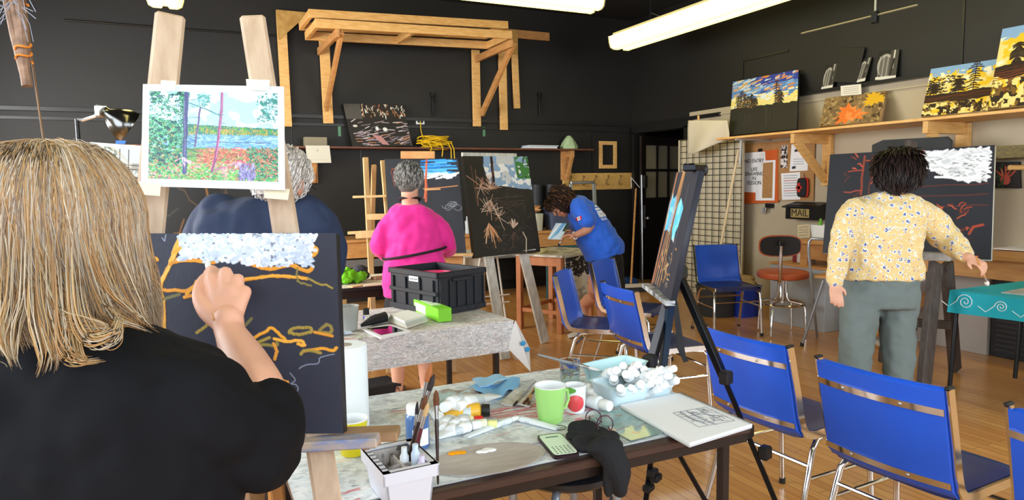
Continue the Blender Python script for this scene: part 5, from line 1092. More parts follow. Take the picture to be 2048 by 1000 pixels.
# brushes
handle_cols = {'dark': mat('dark_lacquer_handle', '#33211c', .25), 'red': mat('maroon_lacquer_handle', '#5c1f2a', .25), 'wood': pine2, 'grey': mat('grey_handle', '#8b8f96', .3), 'blackh': blackplastic}
brist = {'brown': mat('brown_bristles', '#6a3f22', .8), 'pale': mat('pale_bristles', '#c8a877', .8), 'dark': mat('dark_wet_bristles', '#2b2224', .6), 'white': mat('white_bristles', '#e6e6e4', .8), 'orange': mat('orange_brown_bristles', '#a9663a', .8)}
def brush(label, base, tip, L_=.28, r=.004, hc='dark', bc='brown', flat=1.0, group=None, bw=1.6, cat='paintbrush'):
    """bristles at tip end"""
    base = Vector(base); tip = Vector(tip); t = thing('paintbrush', label, cat, tuple(base), 0, group); d = tip-base; u = d.orthogonal().normalized()
    P = lambda f: base+d*f
    MB().tube([P(0), P(.03), P(.3), P(.62), P(.70)], [r*.4, r*.6, r*.8, r*1.15, r*.9], 10).build('handle', handle_cols[hc], t, True, world=True)
    MB().tube([P(.69), P(.74), P(.84)], [r*.95, r*1.05, r*bw*.9], 12, flat=(u, flat)).build('ferrule', steel, t, True, world=True)
    MB().tube([P(.835), P(.90), P(.96), P(1)], [r*bw*.92, r*bw*1.1, r*bw*.8, r*.25], 12, flat=(u, flat)).build('bristles', brist[bc], t, True, world=True)
    return t
def tl(x, y, z): return M_t @ Vector((x, y, z))
G = 'brushes standing in the divided tray'
specs = [(862, 727, 'dark', 'orange', .0052, 1.5, 'tallest wide brush with orange-brown bristles standing in the tray'), (869, 748, 'red', 'dark', .0045, 1.4, 'brush with silver ferrule standing second tallest in the tray'), (853, 790, 'dark', 'brown', .0045, 1.3, 'thin dark brush left of the tall wide brushes in the tray'), (835, 803, 'dark', 'dark', .004, 1.0, 'leftmost long dark pointed brush in the tray'), (846, 842, 'blackh', 'dark', .0035, 1.0, 'short fine black brush in the tray'), (857, 805, 'red', 'pale', .0045, 1.2, 'maroon handled brush leaning behind the wide brushes')]
for i, (px, py, hc, bc, r, bw, lab) in enumerate(specs):
    bs = tl(Wt/2-.025-.012*(i % 3), Dt/2-.03-.028*(i//2), .012); d0 = proj(bs)[2]; tip = dep(px, py, d0+.01); brush(lab, bs, tip, r=r, hc=hc, bc=bc, bw=bw, group=G)
bs = on1(873, 972); brush('dark brush leaning against the right outside of the divided tray', bs+Vector((.004, 0, .003)), dep(872, 780, proj(bs)[2]+.03), r=.0045, hc='dark', bc='brown')
# small bottles in the tray
for k, (x, y, h_, col) in enumerate(((Wt/2-.03, -.02, .085, '#cfe0f0'), (Wt/2-.028, -.055, .07, '#d9cfe8'), (Wt/2-.05, -.0, .075, '#e8eef2'))):
    b_ = tl(x, y, .008); one(MB().lathe([(.011, 0), (.011, h_), (.007, h_+.008), (.007, h_+.022)], b_, 12), 'small_bottle', mat('vial_'+col[1:], col, .3), ['pale blue vial', 'pale violet vial', 'clear white vial'][k]+' standing in the right compartment of the divided tray', 'bottle', 'vials in the divided tray', smooth=True)
# paint tubes
tube_w = mat('white_tube', '#e9eef0', .35); cap_w = mat('white_cap', '#f4f6f6', .35)
def make_tube(bodym, capm, r=.016, L_=.13, flatend=.9, label=''):
    t = thing('paint_tube', label, 'paint tube')
    secs = []
    for i in range(9):
        f = i/8; x = .022+(L_-.022)*f; ff = f**1.3; secs.append((Vector((x, 0, r*(1-.55*ff))), Vector((0, r*(1+.35*ff), 0)), Vector((0, 0, r*(1-flatend*ff)+.0006))))
    mb = MB(); mb.loft([((.012, 0, r), (0, r*.4, 0), (0, 0, r*.4)), ((.020, 0, r), (0, r*.97, 0), (0, 0, r*.97))]+secs, 20); mb.build('body', bodym, t, 1.0)
    MB().tube([(-.012, 0, r), (-.011, 0, r), (.010, 0, r), (.013, 0, r)], [r*.72, r*.78, r*.80, r*.74], 16).build('cap', capm, t, .8)
    mb = MB(); f = .3; mb.loft([(Vector((.045, 0, r*.93)), Vector((0, r*1.06, 0)), Vector((0, 0, r*.93))), (Vector((.05+.018, 0, r*.85)), Vector((0, r*1.12, 0)), Vector((0, 0, r*.80)))], 20); mb.build('colour_band', mat('tube_band_'+bodym.name, '#c9d3d6', .4), t, 1.0)
    return t
tubeA = make_tube(tube_w, cap_w)
def put_tube(src, label, p, rz, ry=0, rx=0, s=1.0, group=None, first=False):
    o = src if first else dup(src); o.location = p; o.rotation_euler = (rx, ry, rz); o.scale = (s, s, s); o['label'] = label
    if group: o['group'] = group
    return o
# loose pile on the left: px positions of caps, pointing towards the viewer
LG = 'loose white paint tubes on the foreground table'
loose = [((921, 838), -150, 1.15, 'white tube with big cap topmost in the pile beside the brushes', .018), ((903, 872), -130, 1.0, 'white tube with cap facing us in front of the pile', .0), ((925, 868), -115, 1.0, 'white tube pointing at us right of the front white cap', .0), ((888, 868), -120, .95, 'white tube lowest left in the pile near the brushes', .0), ((952, 862), -175+180, .9, 'short white tube lying between the pile and the long flat tube', .0), ((893, 845), -140, 1.05, 'white tube with printed label at the left of the pile', .03), ((880, 850), -100, .9, 'white tube half hidden behind the standing brushes', .0)]
for i, (q, rz, s, lab, dz) in enumerate(loose):
    p = on1(*q); put_tube(tubeA, lab, p+Vector((0, 0, dz)), math.radians(rz+180), 0, 0, s*1.2, LG, i == 0)
p = on1(1212, 824); put_tube(tubeA, 'large white tube with round cap facing us, in front of the baskets', p, math.radians(105), 0, 0, 1.35, LG)
for i, (q, rz, lab) in enumerate((((1180, 790), 60, 'white tube behind the apple mug'), ((1196, 800), 85, 'white tube leaning on the light blue basket'), ((1222, 795), 95, 'white tube tucked under the baskets'))):
    put_tube(tubeA, lab, on1(*q)+Vector((0, 0, .002)), math.radians(rz), 0, 0, .95, LG)
yt = make_tube(mat('yellow_orange_tube', '#e8b53a', .3), blackplastic, r=.024, L_=.15, label='yellow-orange paint tube with large black cap on the foreground table'); c_ = on1(972, 836); yt.location = c_; yt.rotation_euler = (0, 0, math.radians(158)); 
rt = make_tube(mat('cream_red_tube', '#eadfae', .3), mat('red_cap', '#d8332c', .3), r=.014, L_=.10, label='cream tube with red cap below the yellow-orange tube'); rt.location = on1(958, 848); rt.rotation_euler = (0, 0, math.radians(160))
yc = make_tube(mat('cream_tube', '#e6ead0', .3), mat('pale_yellow_cap', '#e9ec9a', .3), r=.015, L_=.11, label='white tube with pale yellow cap at the right of the pile'); yc.location = on1(986, 858); yc.rotation_euler = (0, 0, math.radians(150))
ft_ = make_tube(mat('squeezed_white_tube', '#e4ecf0', .35), cap_w, r=.009, L_=.19, flatend=.6, label='long squeezed flat white tube lying toward the palette'); ft_.location = on1(1030, 843); ft_.rotation_euler = (0, 0, math.radians(-162))
ft2 = dup(ft_); ft2.location = on1(1034, 842); ft2.rotation_euler = (0, 0, math.radians(-60)); ft2.scale = (.75, 1.3, 1); ft2['label'] = 'squeezed white tube lying beside the phone, cap away from us'
# palette
random.seed(9); c_ = on1(975, 918); mb = MB(); A_ = Vector((.155, -.01, 0)); B_ = Vector((.01, .095, 0))
mb.loft([(c_+Vector((0, 0, .000)), A_, B_), (c_+Vector((0, 0, .003)), A_*1.01, B_*1.01), (c_+Vector((0, 0, .0035)), A_*.97, B_*.95), (c_+Vector((0, 0, .002)), A_*.93, B_*.9)], 40)
pl = thing('palette', 'greyish oval plastic palette with orange and white paint near the table edge', 'palette', tuple(c_)); mb.build('plate', mat('grey_plastic_palette', '#bdb6b2', .35, col2='#a8a09c', vscale=14, stretch=(1, 4, 1)), pl, True, world=True)
for (q, col, nm, w_) in (((915, 908), '#f0a018', 'orange_paint', .022), ((975, 903), '#f6f6f2', 'white_paint', .03)):
    p = on1(*q); mb = MB()
    for i in range(5): mb.ell(p+Vector((random.uniform(-w_, w_)*.7, random.uniform(-.006, .006), .004)), (w_*.5, .010, .004), None, 12, 6)
    mb.build(nm, mat(nm, col, .25), pl, True, world=True)
# magazine, blue paper, white strip
def sheet_thing(name, label, cat, pts, m, h=.003, curl=0.0, dz=0.0, img=None):
    P = [on1(*q) for q in pts]; P = [p+Vector((0, 0, dz)) for p in P]
    mb = MB(); n = 14
    def fn(u, v, o=0): 
        p = (P[0]*(1-u)+P[1]*u)*(1-v)+(P[3]*(1-u)+P[2]*u)*v; p = p.copy(); p.z += o+curl*(math.sin(3*PI*u+2*v)*.5+.5); return p
    mb.grid(lambda u, v: fn(u, v, h), n, n); mb.grid(lambda u, v: fn(1-u, v, 0), n, n)
    for k in range(4):
        e = [lambda s: (s, 0), lambda s: (1, s), lambda s: (1-s, 1), lambda s: (0, 1-s)][k]; mb.grid(lambda u, v: fn(*e(u), h*v), n, 2)
    return one(mb, name, m, label, cat, smooth=.6)
sheet_thing('blue_paper', 'folded bright blue paper at the back of the foreground table', 'paper', ((938, 782), (1040, 762), (1036, 780), (985, 806)), mat('sky_blue_paper', '#7fb9e2', .7), .004, .018)
sheet_thing('blue_paper', 'second pale blue paper sheet lying under the folded blue paper', 'paper', ((945, 772), (1000, 762), (1018, 768), (960, 790)), mat('pale_blue_paper', '#98c8e8', .7), .003, .006, .02)
sheet_thing('magazine', 'curled glossy magazine with green and pink pictures beside the blue paper', 'magazine', ((873, 790), (972, 778), (945, 802), (872, 812)), mat('magazine_print', '#bfe0e8', .3, col2='#9a7a6a', vscale=18, split=(.45, .6)), .006, .012)
sheet_thing('paper_strip', 'white ridged paper under the loose brushes left of the green cup', 'paper', ((1030, 782), (1077, 785), (1060, 815), (1003, 812)), mat('ridged_white', '#e2e2da', .8, col2='#b9b9b2', vscale=50), .006, .006)
for i, ((x0, y0), (x1, y1), hc, lab) in enumerate((((1072, 768), (1026, 820), 'grey', 'grey metal palette knife like brush lying left of the green cup'), ((1075, 780), (1046, 816), 'wood', 'brown wooden brush lying nearest the green cup'), ((1084, 770), (1050, 812), 'dark', 'dark tipped brush lying close beside the green cup'), ((1068, 782), (1056, 817), 'wood', 'short wooden brush in the bundle by the green cup'))):
    brush(lab, on1(x0, y0)+Vector((0, 0, .012)), on1(x1, y1)+Vector((0, 0, .012)), r=.0035, hc=hc, bc='brown' if i else 'dark', bw=1.2)
# green cup, apple mug, leaf glass
p = on1(1101, 842); cup = thing('mug', 'light green plastic mug in the middle of the foreground table', 'mug', tuple(p)); gp = mat('lime_green_plastic', '#a6dc7c', .3)
MB().lathe([(0, 0), (.032, 0), (.037, .008), (.046, .085), (.047, .108)], (0, 0, 0), 36, top=False).build('body', gp, cup, 1.0); MB().lathe([(.047, .108), (.0475, .111), (.0445, .111), (.034, .008), (0, .007)], (0, 0, 0), 36, bot=False).build('white_lining', white_plastic, cup, 1.0)
MB().tube([(.043, .01, .085), (.07, .02, .08), (.075, .022, .05), (.06, .016, .028), (.038, .01, .025)], .005, 8).build('handle', gp, cup, True)
p = on1(1150, 822); cup = thing('mug', 'white mug with a painted red apple and green leaf right of the green mug', 'mug', tuple(p))
MB().lathe([(0, 0), (.028, 0), (.031, .006), (.034, .07), (.034, .085), (.032, .085), (.029, .008), (0, .007)], (0, 0, 0), 32).build('body', white_plastic, cup, 1.0)
vdir = Vector((-.46, -.89, 0)); sdv = Vector((-.89, .46, 0))*-1
mb = MB(); mb.loft([(vdir*.024+Vector((0, 0, .034)), sdv*.026, Vector((0, 0, .030))), (vdir*.034+Vector((0, 0, .034)), sdv*.021, Vector((0, 0, .026))), (vdir*.039+Vector((0, 0, .034)), sdv*.010, Vector((0, 0, .014)))], 20); mb.build('apple_relief', mat('apple_red', '#e04a50', .35), cup, True)
mb = MB(); mb.loft([(vdir*.03+sdv*-.014+Vector((0, 0, .074)), sdv*.020, Vector((0, 0, .010))), (vdir*.037+sdv*-.014+Vector((0, 0, .074)), sdv*.013, Vector((0, 0, .006)))], 16); mb.build('leaf_relief', mat('leaf_green', '#5f9a3c', .4), cup, True)
glassm = mat('clear_glass', '#f2fafa', .03, trans=1.0, ior=1.3)
p = on1(1140, 770); g = thing('drinking_glass', 'clear glass printed with brown autumn leaves, a long brush laid across it', 'glass', tuple(p))
MB().lathe([(.031, 0), (.037, .088), (.0385, .09), (.036, .088), (.030, .005), (0, .005)], (0, 0, 0), 36).build('glass', glassm, g, True); MB().lathe([(.0295, .0055), (.0335, .055), (0, .055)], (0, 0, 0), 28).build('water', mat('murky_water', '#dfe8e6', .05, trans=.85, ior=1.33), g, True)
mb = MB(); lm = mat('leaf_print', '#96692f', .6, col2='#6d7a3a', vscale=60)
for k in range(26):
    a = random.uniform(0, 2*PI); z = random.uniform(.012, .048); r_ = .0317+.006*z/.088+.0006; c_ = Vector((r_*math.cos(a), r_*math.sin(a), z)); tv = Vector((-math.sin(a), math.cos(a), 0)); zz = Vector((0, 0, 1)); an = random.uniform(.5, 2.6)
    d1 = (tv*math.cos(an)+zz*math.sin(an))*.008; d2 = (tv*-math.sin(an)+zz*math.cos(an))*.003; mb.add([c_-d1, c_+d2, c_+d1, c_-d2], [(0, 1, 2, 3)])
mb.build('leaf_print', lm, g)
d0 = proj(p)[2]; brush('long white-tipped brush laid across the rim of the leaf glass', dep(1076, 709, d0+.03), dep(1200, 741, d0-.08), r=.0055, hc='grey', bc='white', bw=1.0)
# baskets with tubes
bk_b = mat('pale_blue_plastic', '#bfe4ea', .4); bk_w = mat('ice_white_plastic', '#d3e9ef', .4)
def basket(label, A0, B0, depth, h, m):
    ex = (B0-A0); W_ = ex.length; ex.normalize(); ey = Vector((-ex.y, ex.x, 0)); c_ = A0+ex*W_/2+ey*depth/2
    t = thing('storage_basket', label, 'basket', tuple(Vector((c_.x, c_.y, TT))), math.atan2(ex.y, ex.x)); mb = MB()
    mb.loft([((0, 0, 0), ((W_-.03)/2, 0, 0), (0, (depth-.03)/2, 0)), ((0, 0, h-.004), (W_/2, 0, 0), (0, depth/2, 0)), ((0, 0, h), (W_/2+.004, 0, 0), (0, depth/2+.004, 0)), ((0, 0, h), (W_/2-.004, 0, 0), (0, depth/2-.004, 0)), ((0, 0, .006), ((W_-.04)/2, 0, 0), (0, (depth-.04)/2, 0))], 40, 7); mb.build('basket', m, t, .7); return t
A0 = on1(1172, 800); B0 = on1(1285, 772)
bt1 = basket('pale blue basket full of white paint tubes, the rear one of the pair', on1(1208, 778), on1(1300, 755), .13, .06, bk_b)
bt2 = basket('ice white basket full of white paint tubes, the front one of the pair', on1(1228, 820), on1(1358, 790), .135, .065, bk_w)
rnd = random.Random(12)
GB = 'white paint tubes in the two baskets'
caps = [(1241, 778, .07), (1262, 776, .06), (1282, 770, .065), (1303, 768, .06), (1318, 762, .07), (1334, 770, .06), (1352, 762, .06), (1232, 742, .095), (1252, 750, .085), (1264, 742, .09), (1272, 748, .08), (1288, 740, .09), (1296, 752, .08), (1310, 745, .09), (1276, 730, .11), (1246, 733, .10), (1222, 744, .09), (1324, 741, .10), (1348, 738, .11), (1228, 757, .07), (1310, 757, .075), (1340, 752, .085)]
for i, (px, py, h_) in enumerate(caps):
    p = on1(px, py, TT+h_); d = Vector((p.x, p.y, 0)); az = math.atan2(p.y, p.x); rz = az+rnd.uniform(-.3, .3)+(.7 if px > 1300 else 0)+(.3 if px > 1270 else 0); s = rnd.uniform(.85, 1.15)
    pos = 'in the front basket' if i < 7 or i in (20, 21) else 'in the rear basket'
    o = put_tube(tubeA, 'white capped paint tube packed %s on the foreground table' % pos, p-Vector((0, 0, .016*s)), rz, rnd.uniform(.35, .6), 0, s, GB+(' (front)' if 'front' in pos else ' (rear)'))
# sketchbook
P = [on1(*q, TT+.002) for q in ((1240, 817), (1359, 793), (1504, 856), (1379, 895))]
sk = thing('sketchbook', 'open white spiral sketchbook with a pencil sketch hanging over the table corner', 'sketchbook', tuple((P[0]+P[2])/2))
for k in range(3):
    mb = MB(); mb.prism([p+Vector((.0015*k, .001*k, .004*k)) for p in P], (0, 0, .0035)); mb.build('pages', mat('sketch_paper_%d' % k, ('#c9ccd0', '#e6e8ea', '#f0f2f4')[k], .8), sk, world=True)
u1 = (P[2]-P[1]); mb = MB()
for k in range(44):
    c_ = P[1]+u1*((k+.5)/44)+Vector((0, 0, .007)); n_ = Vector((-u1.y, u1.x, 0)).normalized(); ring = [c_+n_*(.006*math.cos(a))+Vector((0, 0, .008*math.sin(a))) for a in [j*2*PI/8 for j in range(8)]]; mb.tube(ring, .0008, 4, closed=True)
mb.build('spiral_wire', blackmetal, sk, True, world=True)
def skp(u, v): return (P[0]*(1-u)+P[1]*u)*(1-v)+(P[3]*(1-u)+P[2]*u)*v+Vector((0, 0, .0125))
random.seed(4); mb = MB(); gr = mat('graphite', '#7d7f88', .7)
def pl_line(pts, wd=.0007): mb.tube([skp(*q) for q in pts], wd, 4)
pl_line([(.42, .42), (.92, .46), (.90, .86), (.40, .80), (.42, .42)])
for i in range(34): u = random.uniform(.45, .85); v = random.uniform(.46, .8); pl_line([(u, v), (u+random.uniform(-.08, .08), v+random.uniform(-.1, .1)), (u+random.uniform(-.1, .1), v+random.uniform(-.05, .08))], .0005)
for u in (.52, .62, .78): pl_line([(u, .44), (u-.02, .62), (u+.01, .8)], .0009)
mb.build('pencil_sketch', gr, sk, world=True)
# glass sheet, glasses, black cloth, phone
P2 = [on1(*q, TT+.001) for q in ((1175, 836), (1236, 815), (1334, 866), (1262, 884))]; one(MB().prism(P2, (0, 0, .004)), 'glass_sheet', mat('sheet_glass', '#d8eeec', .05, trans=.9, ior=1.2), 'clear glass painting sheet with greenish edge lying half under the sketchbook', 'glass sheet')
g0 = on1(1186, 842, TT+.012); vd_ = Vector((.86, -.5, 0)); t = thing('eyeglasses', 'thin purple-rimmed eyeglasses lying on the black cloth', 'eyeglasses', tuple(g0)); pm = mat('purple_rim', '#4a1c34', .3)
for s, (qx, qy) in ((0, (1187, 836)), (1, (1210, 848))):
    c_ = on1(qx, qy, TT+.045); ring = [c_+vd_*(.022*math.cos(a))+Vector((0, 0, .024*math.sin(a))) for a in [j*PI/10 for j in range(20)]]; MB().tube(ring, .0016, 6, closed=True).build('rim', pm, t, True, world=True)
MB().tube([on1(1192, 836, TT+.055), on1(1198, 840, TT+.060), on1(1205, 845, TT+.055)], .0016, 6).build('bridge', pm, t, True, world=True)
MB().tube([on1(1180, 832, TT+.05), on1(1178, 846, TT+.03), on1(1190, 862, TT+.02)], .0016, 6).build('temple', pm, t, True, world=True); MB().tube([on1(1216, 852, TT+.05), on1(1222, 866, TT+.03), on1(1224, 878, TT+.02)], .0016, 6).build('temple', pm, t, True, world=True)
random.seed(14); mb = MB()
for (px, py, s_) in ((1160, 858, .034), (1178, 862, .038), (1150, 872, .026), (1196, 868, .034), (1180, 880, .036), (1205, 884, .034), (1166, 884, .028), (1216, 876, .03), (1168, 890, .026), (1196, 896, .03), (1220, 892, .032)):
    p = on1(px, py, TT+.016); mb.ell(p, (s_*1.1, s_, s_*.55), Matrix.Rotation(random.uniform(-1, 1), 3, 'Z') @ Matrix.Rotation(random.uniform(-.4, .4), 3, 'X'), 14, 9)
hang = [on1(1208, 898, TT+.012), Vector((on1(1215, 905).x, 1.472, TT+.005)), Vector((on1(1215, 905).x+.01, 1.455, TT-.045)), Vector((on1(1215, 905).x+.015, 1.45, TT-.085))]
mb.limb(hang, [.036, .036, .034, .022], 14, ((1, 0, 0), 1.15)); mb.ell((hang[2].x-.03, 1.455, TT-.06), (.018, .014, .045))
o = remeshed(mb, 'black_cloth', mat('black_rag_fabric', '#16171b', .85, bump=.3, bscale=80), None, .0035, 4, .012, .05); tag(o, 'crumpled black cloth hanging over the front edge of the foreground table', 'cloth')
P3 = [on1(*q) for q in ((1074, 878), (1122, 872), (1158, 912), (1110, 921))]; t = thing('smartphone', 'black cased smartphone with a lit screen lying on the foreground table', 'phone', tuple((P3[0]+P3[2])/2))
def inset(P_, f): c_ = sum(P_, Vector())/4; return [c_+(p-c_)*f for p in P_]
mb = MB(); ex = (P3[1]-P3[0]); ey = (P3[3]-P3[0]); c_ = sum(P3, Vector())/4; mb.loft([(c_, ex/2, ey/2), (c_+Vector((0, 0, .001)), ex*.51, ey*.51), (c_+Vector((0, 0, .009)), ex*.51, ey*.51), (c_+Vector((0, 0, .010)), ex*.5, ey*.5)], 40, 9); mb.build('case', mat('dark_purple_case', '#241620', .35), t, .6, world=True)
mb = MB(); mb.loft([(c_+Vector((0, 0, .0098)), ex*.46, ey*.465), (c_+Vector((0, 0, .0104)), ex*.46, ey*.465)], 40, 9); mb.build('screen', mat('lit_screen', '#b9c9b4', .1, emit='#b9c9b4', es=.25), t, .6, world=True)
mb = MB()
for r_ in range(5):
    for k in range(5): q = c_+ex*(-.3+.15*k)+ey*(.12+.07*r_)+Vector((0, 0, .0106)); mb.box(q, (.005, .004, .0004), math.atan2(ex.y, ex.x))
mb.build('keypad_marks', mat('screen_marks', '#4d5a50', .4), t, world=True); mb = MB(); mb.box(c_+ey*-.33+Vector((0, 0, .0106)), (ex.length*.5, .006, .0004), math.atan2(ex.y, ex.x)); mb.build('number_line', mat('screen_marks', ''), t, world=True)
c_ = on1(1118, 855, TT+.0015); ring = [c_+Vector((.020*math.cos(a), .020*math.sin(a), 0)) for a in [j*PI/16 for j in range(32)]]; one(MB().tube(ring, .0010, 5, closed=True), 'cup_ring_mark', blackplastic, 'thin dark ring mark on the cloth in front of the green mug', 'ring mark', smooth=True)
# black stool under the table
p = dep(1128, 930, 2.06); t = thing('stool', 'black round seat stool with grey tube legs under the foreground table', 'stool', (p.x, p.y, 0))
MB().lathe([(0, .60), (.15, .60), (.165, .612), (.165, .628), (.15, .638), (0, .64)], (0, 0, 0), 40).build('seat', mat('black_seat', '#17181c', .35), t, True)
for k in range(4):
    a = math.radians(-40+90*k); c_, s_ = math.cos(a), math.sin(a); l_ = MB().tube([(.05*c_, .05*s_, .59), (.11*c_, .11*s_, .592), (.14*c_, .14*s_, .575), (.155*c_, .155*s_, .54), (.21*c_, .21*s_, .02)], .0125, 10).build('leg', gm, t, True); MB().lathe([(.016, 0), (.016, .025)], (.212*c_, .212*s_, 0), 10).build('rubber_foot', cap_m, l_, True)
MB().tube([(.185*math.cos(a), .185*math.sin(a), .22) for a in [j*PI/16 for j in range(32)]], .008, 8, closed=True).build('foot_ring', gm, t, True)
# ================================================================== middle table with crate
leg_table('folding_table', 'table in the middle of the room under a spattered cloth with a black crate', .24, 1.50, 3.20, 3.93, math.radians(3), TH, brown_edge, brown_leg)
tc = thing('table_drape', 'spattered white cloth draped over the middle table with a blue-spotted hanging corner', 'tablecloth', (.86, 3.56, TH))
pt = spatter(260, 150, '#d3cdc9', 41, ['#b08080', '#7a4a5a', '#9a9aa0', '#c07050', '#6c8090', '#e8e6e0', '#c9a0a0'], 420, .4)
for i in range(24): u = random.uniform(.05, .5); v = random.uniform(.15, .5); pt.line(pt.wig(u, v, u+.1, v+.03, 3, .01), .03, random.choice(['#a98a94', '#94788a', '#c4aab0']), .5)
R3 = Matrix.Rotation(math.radians(3), 4, 'Z'); o3 = Vector((.86, 3.565, 0))
def L3(x, y, z): return R3 @ Vector((x, y, 0))+o3+Vector((0, 0, z))
painted('top_face', L3(-.66, .375, TH+.004), L3(.655, .375, TH+.004), L3(-.66, -.375, TH+.004), pt, .003, tc, side='#cfccc8', m=clothm)
pt = spatter(280, 60, '#cfcccb', 43, ['#8a8088', '#6d6a70', '#b9626a', '#c9805a', '#5f7f94', '#a8a0a4', '#55525a'], 900, .75)
painted('front_drop', L3(-.66, -.377, TH+.006), L3(.655, -.377, TH+.006), L3(-.665, -.392, TH-.15), pt, .003, tc, side='#cfccc8', m=clothm)
mb = MB()
def side_drop(u, v): dd = .15+.09*math.exp(-((u-.12)/.12)**2); return L3(.657+.04*v+.02*math.sin(9*u)*v, -.377+.755*u, TH+.006-dd*v)
mb.grid(side_drop, 26, 8); o = mb.build('side_drop', sheet, tc, 1.0, world=True)
mb = MB(); c_ = L3(.665, -.38, TH+.006); q0, q1, q2, q3 = c_, c_+Vector((-.06, -.012, -.13)), c_+Vector((.06, -.05, -.27)), c_+Vector((.11, .06, -.17)); mb.prism([q0, q1, q2, q3], (.002, .002, 0)); mb.build('corner_fold', mat('white_fold', '#dcdad8', .85), tc, world=True)
for (dx, dz) in ((.03, -.12), (.055, -.155)): mb = MB(); mb.ell(c_+Vector((dx, -.028-.0*dx, dz)), (.016, .004, .014), None, 8, 6); mb.build('blue_spot', mat('bright_blue_paint', '#2f8fc8', .5), tc, world=True)
T2 = TH+.008
def on2(px, py, z=T2): p = atz(px, py, z); return Vector((p.x, p.y, z))
# crate
nb = on2(877, 632); rb = on2(970, 615); ex = (rb-nb); Wc = ex.length; ex.normalize(); ey = Vector((-ex.y, ex.x, 0)); lb = on2(818, 608); Dc = max(.30, (lb-nb).dot(ey)); Hc = .235
cc = nb+ex*Wc/2+ey*Dc/2; t = thing('folding_crate', 'black collapsible plastic crate on the middle table', 'crate', (cc.x, cc.y, T2), math.atan2(ex.y, ex.x)); cm = mat('black_crate_plastic', '#20242b', .45)
for nm, c_, sz in (('side_wall', (0, -Dc/2+.006, Hc/2), (Wc, .012, Hc)), ('side_wall', (0, Dc/2-.006, Hc/2), (Wc, .012, Hc)), ('end_wall', (-Wc/2+.006, 0, Hc/2), (.012, Dc-.024, Hc)), ('end_wall', (Wc/2-.006, 0, Hc/2), (.012, Dc-.024, Hc)), ('bottom', (0, 0, .006), (Wc-.02, Dc-.02, .012))):
    MB().box(c_, sz, None, .002).build(nm, cm, t)
mb = MB()
for s in (-1, 1): mb.box((0, s*(Dc/2+.002), Hc-.015), (Wc+.02, .016, .03), None, .003); mb.box((s*(Wc/2+.002), 0, Hc-.015), (.016, Dc+.02, .03), None, .003)
mb.build('rim', cm, t); mb = MB()
for x in (-.46, -.26, -.10, .10, .27, .46): mb.box((x*Wc, -Dc/2-.005, Hc*.42), (.012, .014, Hc*.8), None, .002)
mb.box((0, -Dc/2-.005, .02), (Wc, .014, .03), None, .002); mb.box((0, -Dc/2-.006, Hc*.80), (Wc*.42, .016, .02), None, .003)
for y in (-.42, -.15, .15, .42): mb.box((-Wc/2-.005, y*Dc, Hc*.42), (.014, .012, Hc*.8), None, .002)
mb.box((-Wc/2-.006, 0, Hc*.50), (.016, Dc, .022), None, .003); mb.box((-Wc/2-.006, 0, .02), (.014, Dc, .03), None, .002); mb.build('ribs', cm, t)
MB().box((-Wc/2-.012, -.02, Hc*.80), (.004, .085, .03), None, .002).build('handle_label', white_plastic, t)
text('crate_lettering', 'Clevermade', .016, ink, t, frame3((-Wc/2-.0145, -.02, Hc*.80), (0, -1, 0), (0, 0, 1)), .0004, world=False)
p = cc+ex*-.04+ey*-.04; one(MB().lathe([(0, 0), (.04, .0), (.085, .12), (.095, .20), (.088, .20), (.078, .12), (.036, .01), (0, .008)], (p.x, p.y, T2+.014), 28), 'pink_bowl', mat('bright_pink_plastic', '#d8245e', .4), 'bright pink bowl standing inside the black crate', 'bowl', smooth=True)
# green box, tablet, notebooks, case
P4 = [on2(*q) for q in ((829, 622), (845, 617), (877, 632), (862, 646))]; e1 = P4[2]-P4[1]; e2 = P4[0]-P4[1]; c_ = on2(850, 643); 
t = thing('tissue_box', 'lime green and white paper box lying in front of the black crate', 'box', tuple(c_)); d1 = (on2(876, 645)-on2(826, 622)).normalized(); d2 = Vector((-d1.y, d1.x, 0)); L_ = (on2(876, 645)-on2(826, 622)).length; c_ = on2(826, 622).lerp(on2(876, 645), .5)+d2*.04; rot = Matrix([[d1[i], d2[i], (0, 0, 1)[i]] for i in range(3)])
MB().box(c_+Vector((0, 0, .035)), (L_, .075, .07), rot, .002).build('carton', mat('lime_carton', '#7fd02c', .45), t, world=True); MB().box(c_+Vector((0, 0, .0705))-d1*L_*.12, (L_*.62, .05, .002), rot).build('pale_print', mat('pale_green_print', '#d9f0c9', .5), t, world=True); MB().box(c_-d2*.038+Vector((0, 0, .035))-d1*L_*.2, (L_*.45, .002, .045), rot).build('pale_print', mat('pale_green_print', ''), t, world=True)
def slab_q(name, pts, h, m, t=None, dz=0, **k): P_ = [on2(*q)+Vector((0, 0, dz)) for q in pts]; mb = MB().prism(P_, (0, 0, h)); return mb.build(name, m, t, world=True)
t = thing('tablet', 'white framed tablet with dark reflective screen at the front edge of the middle table', 'tablet', tuple(on2(775, 665))); slab_q('frame', ((724, 660), (781, 652), (822, 665), (762, 679)), .009, white_plastic, t); slab_q('screen', ((734, 661), (780, 655), (809, 665), (762, 674)), .001, mat('dark_screen', '#15171c', .05), t, .0092)
t = thing('notebook_stack', 'stack of open white notebooks between the tablet and the green box', 'notebooks', tuple(on2(820, 650)))
for k in range(3): slab_q('notebook', ((775+3*k, 643), (812+2*k, 633), (856-2*k, 643), (814-2*k, 657)), .012, mat('notebook_%d' % k, ('#d8d2c4', '#c9cdc4', '#e8e8e0')[k], .7), t, .0125*k)
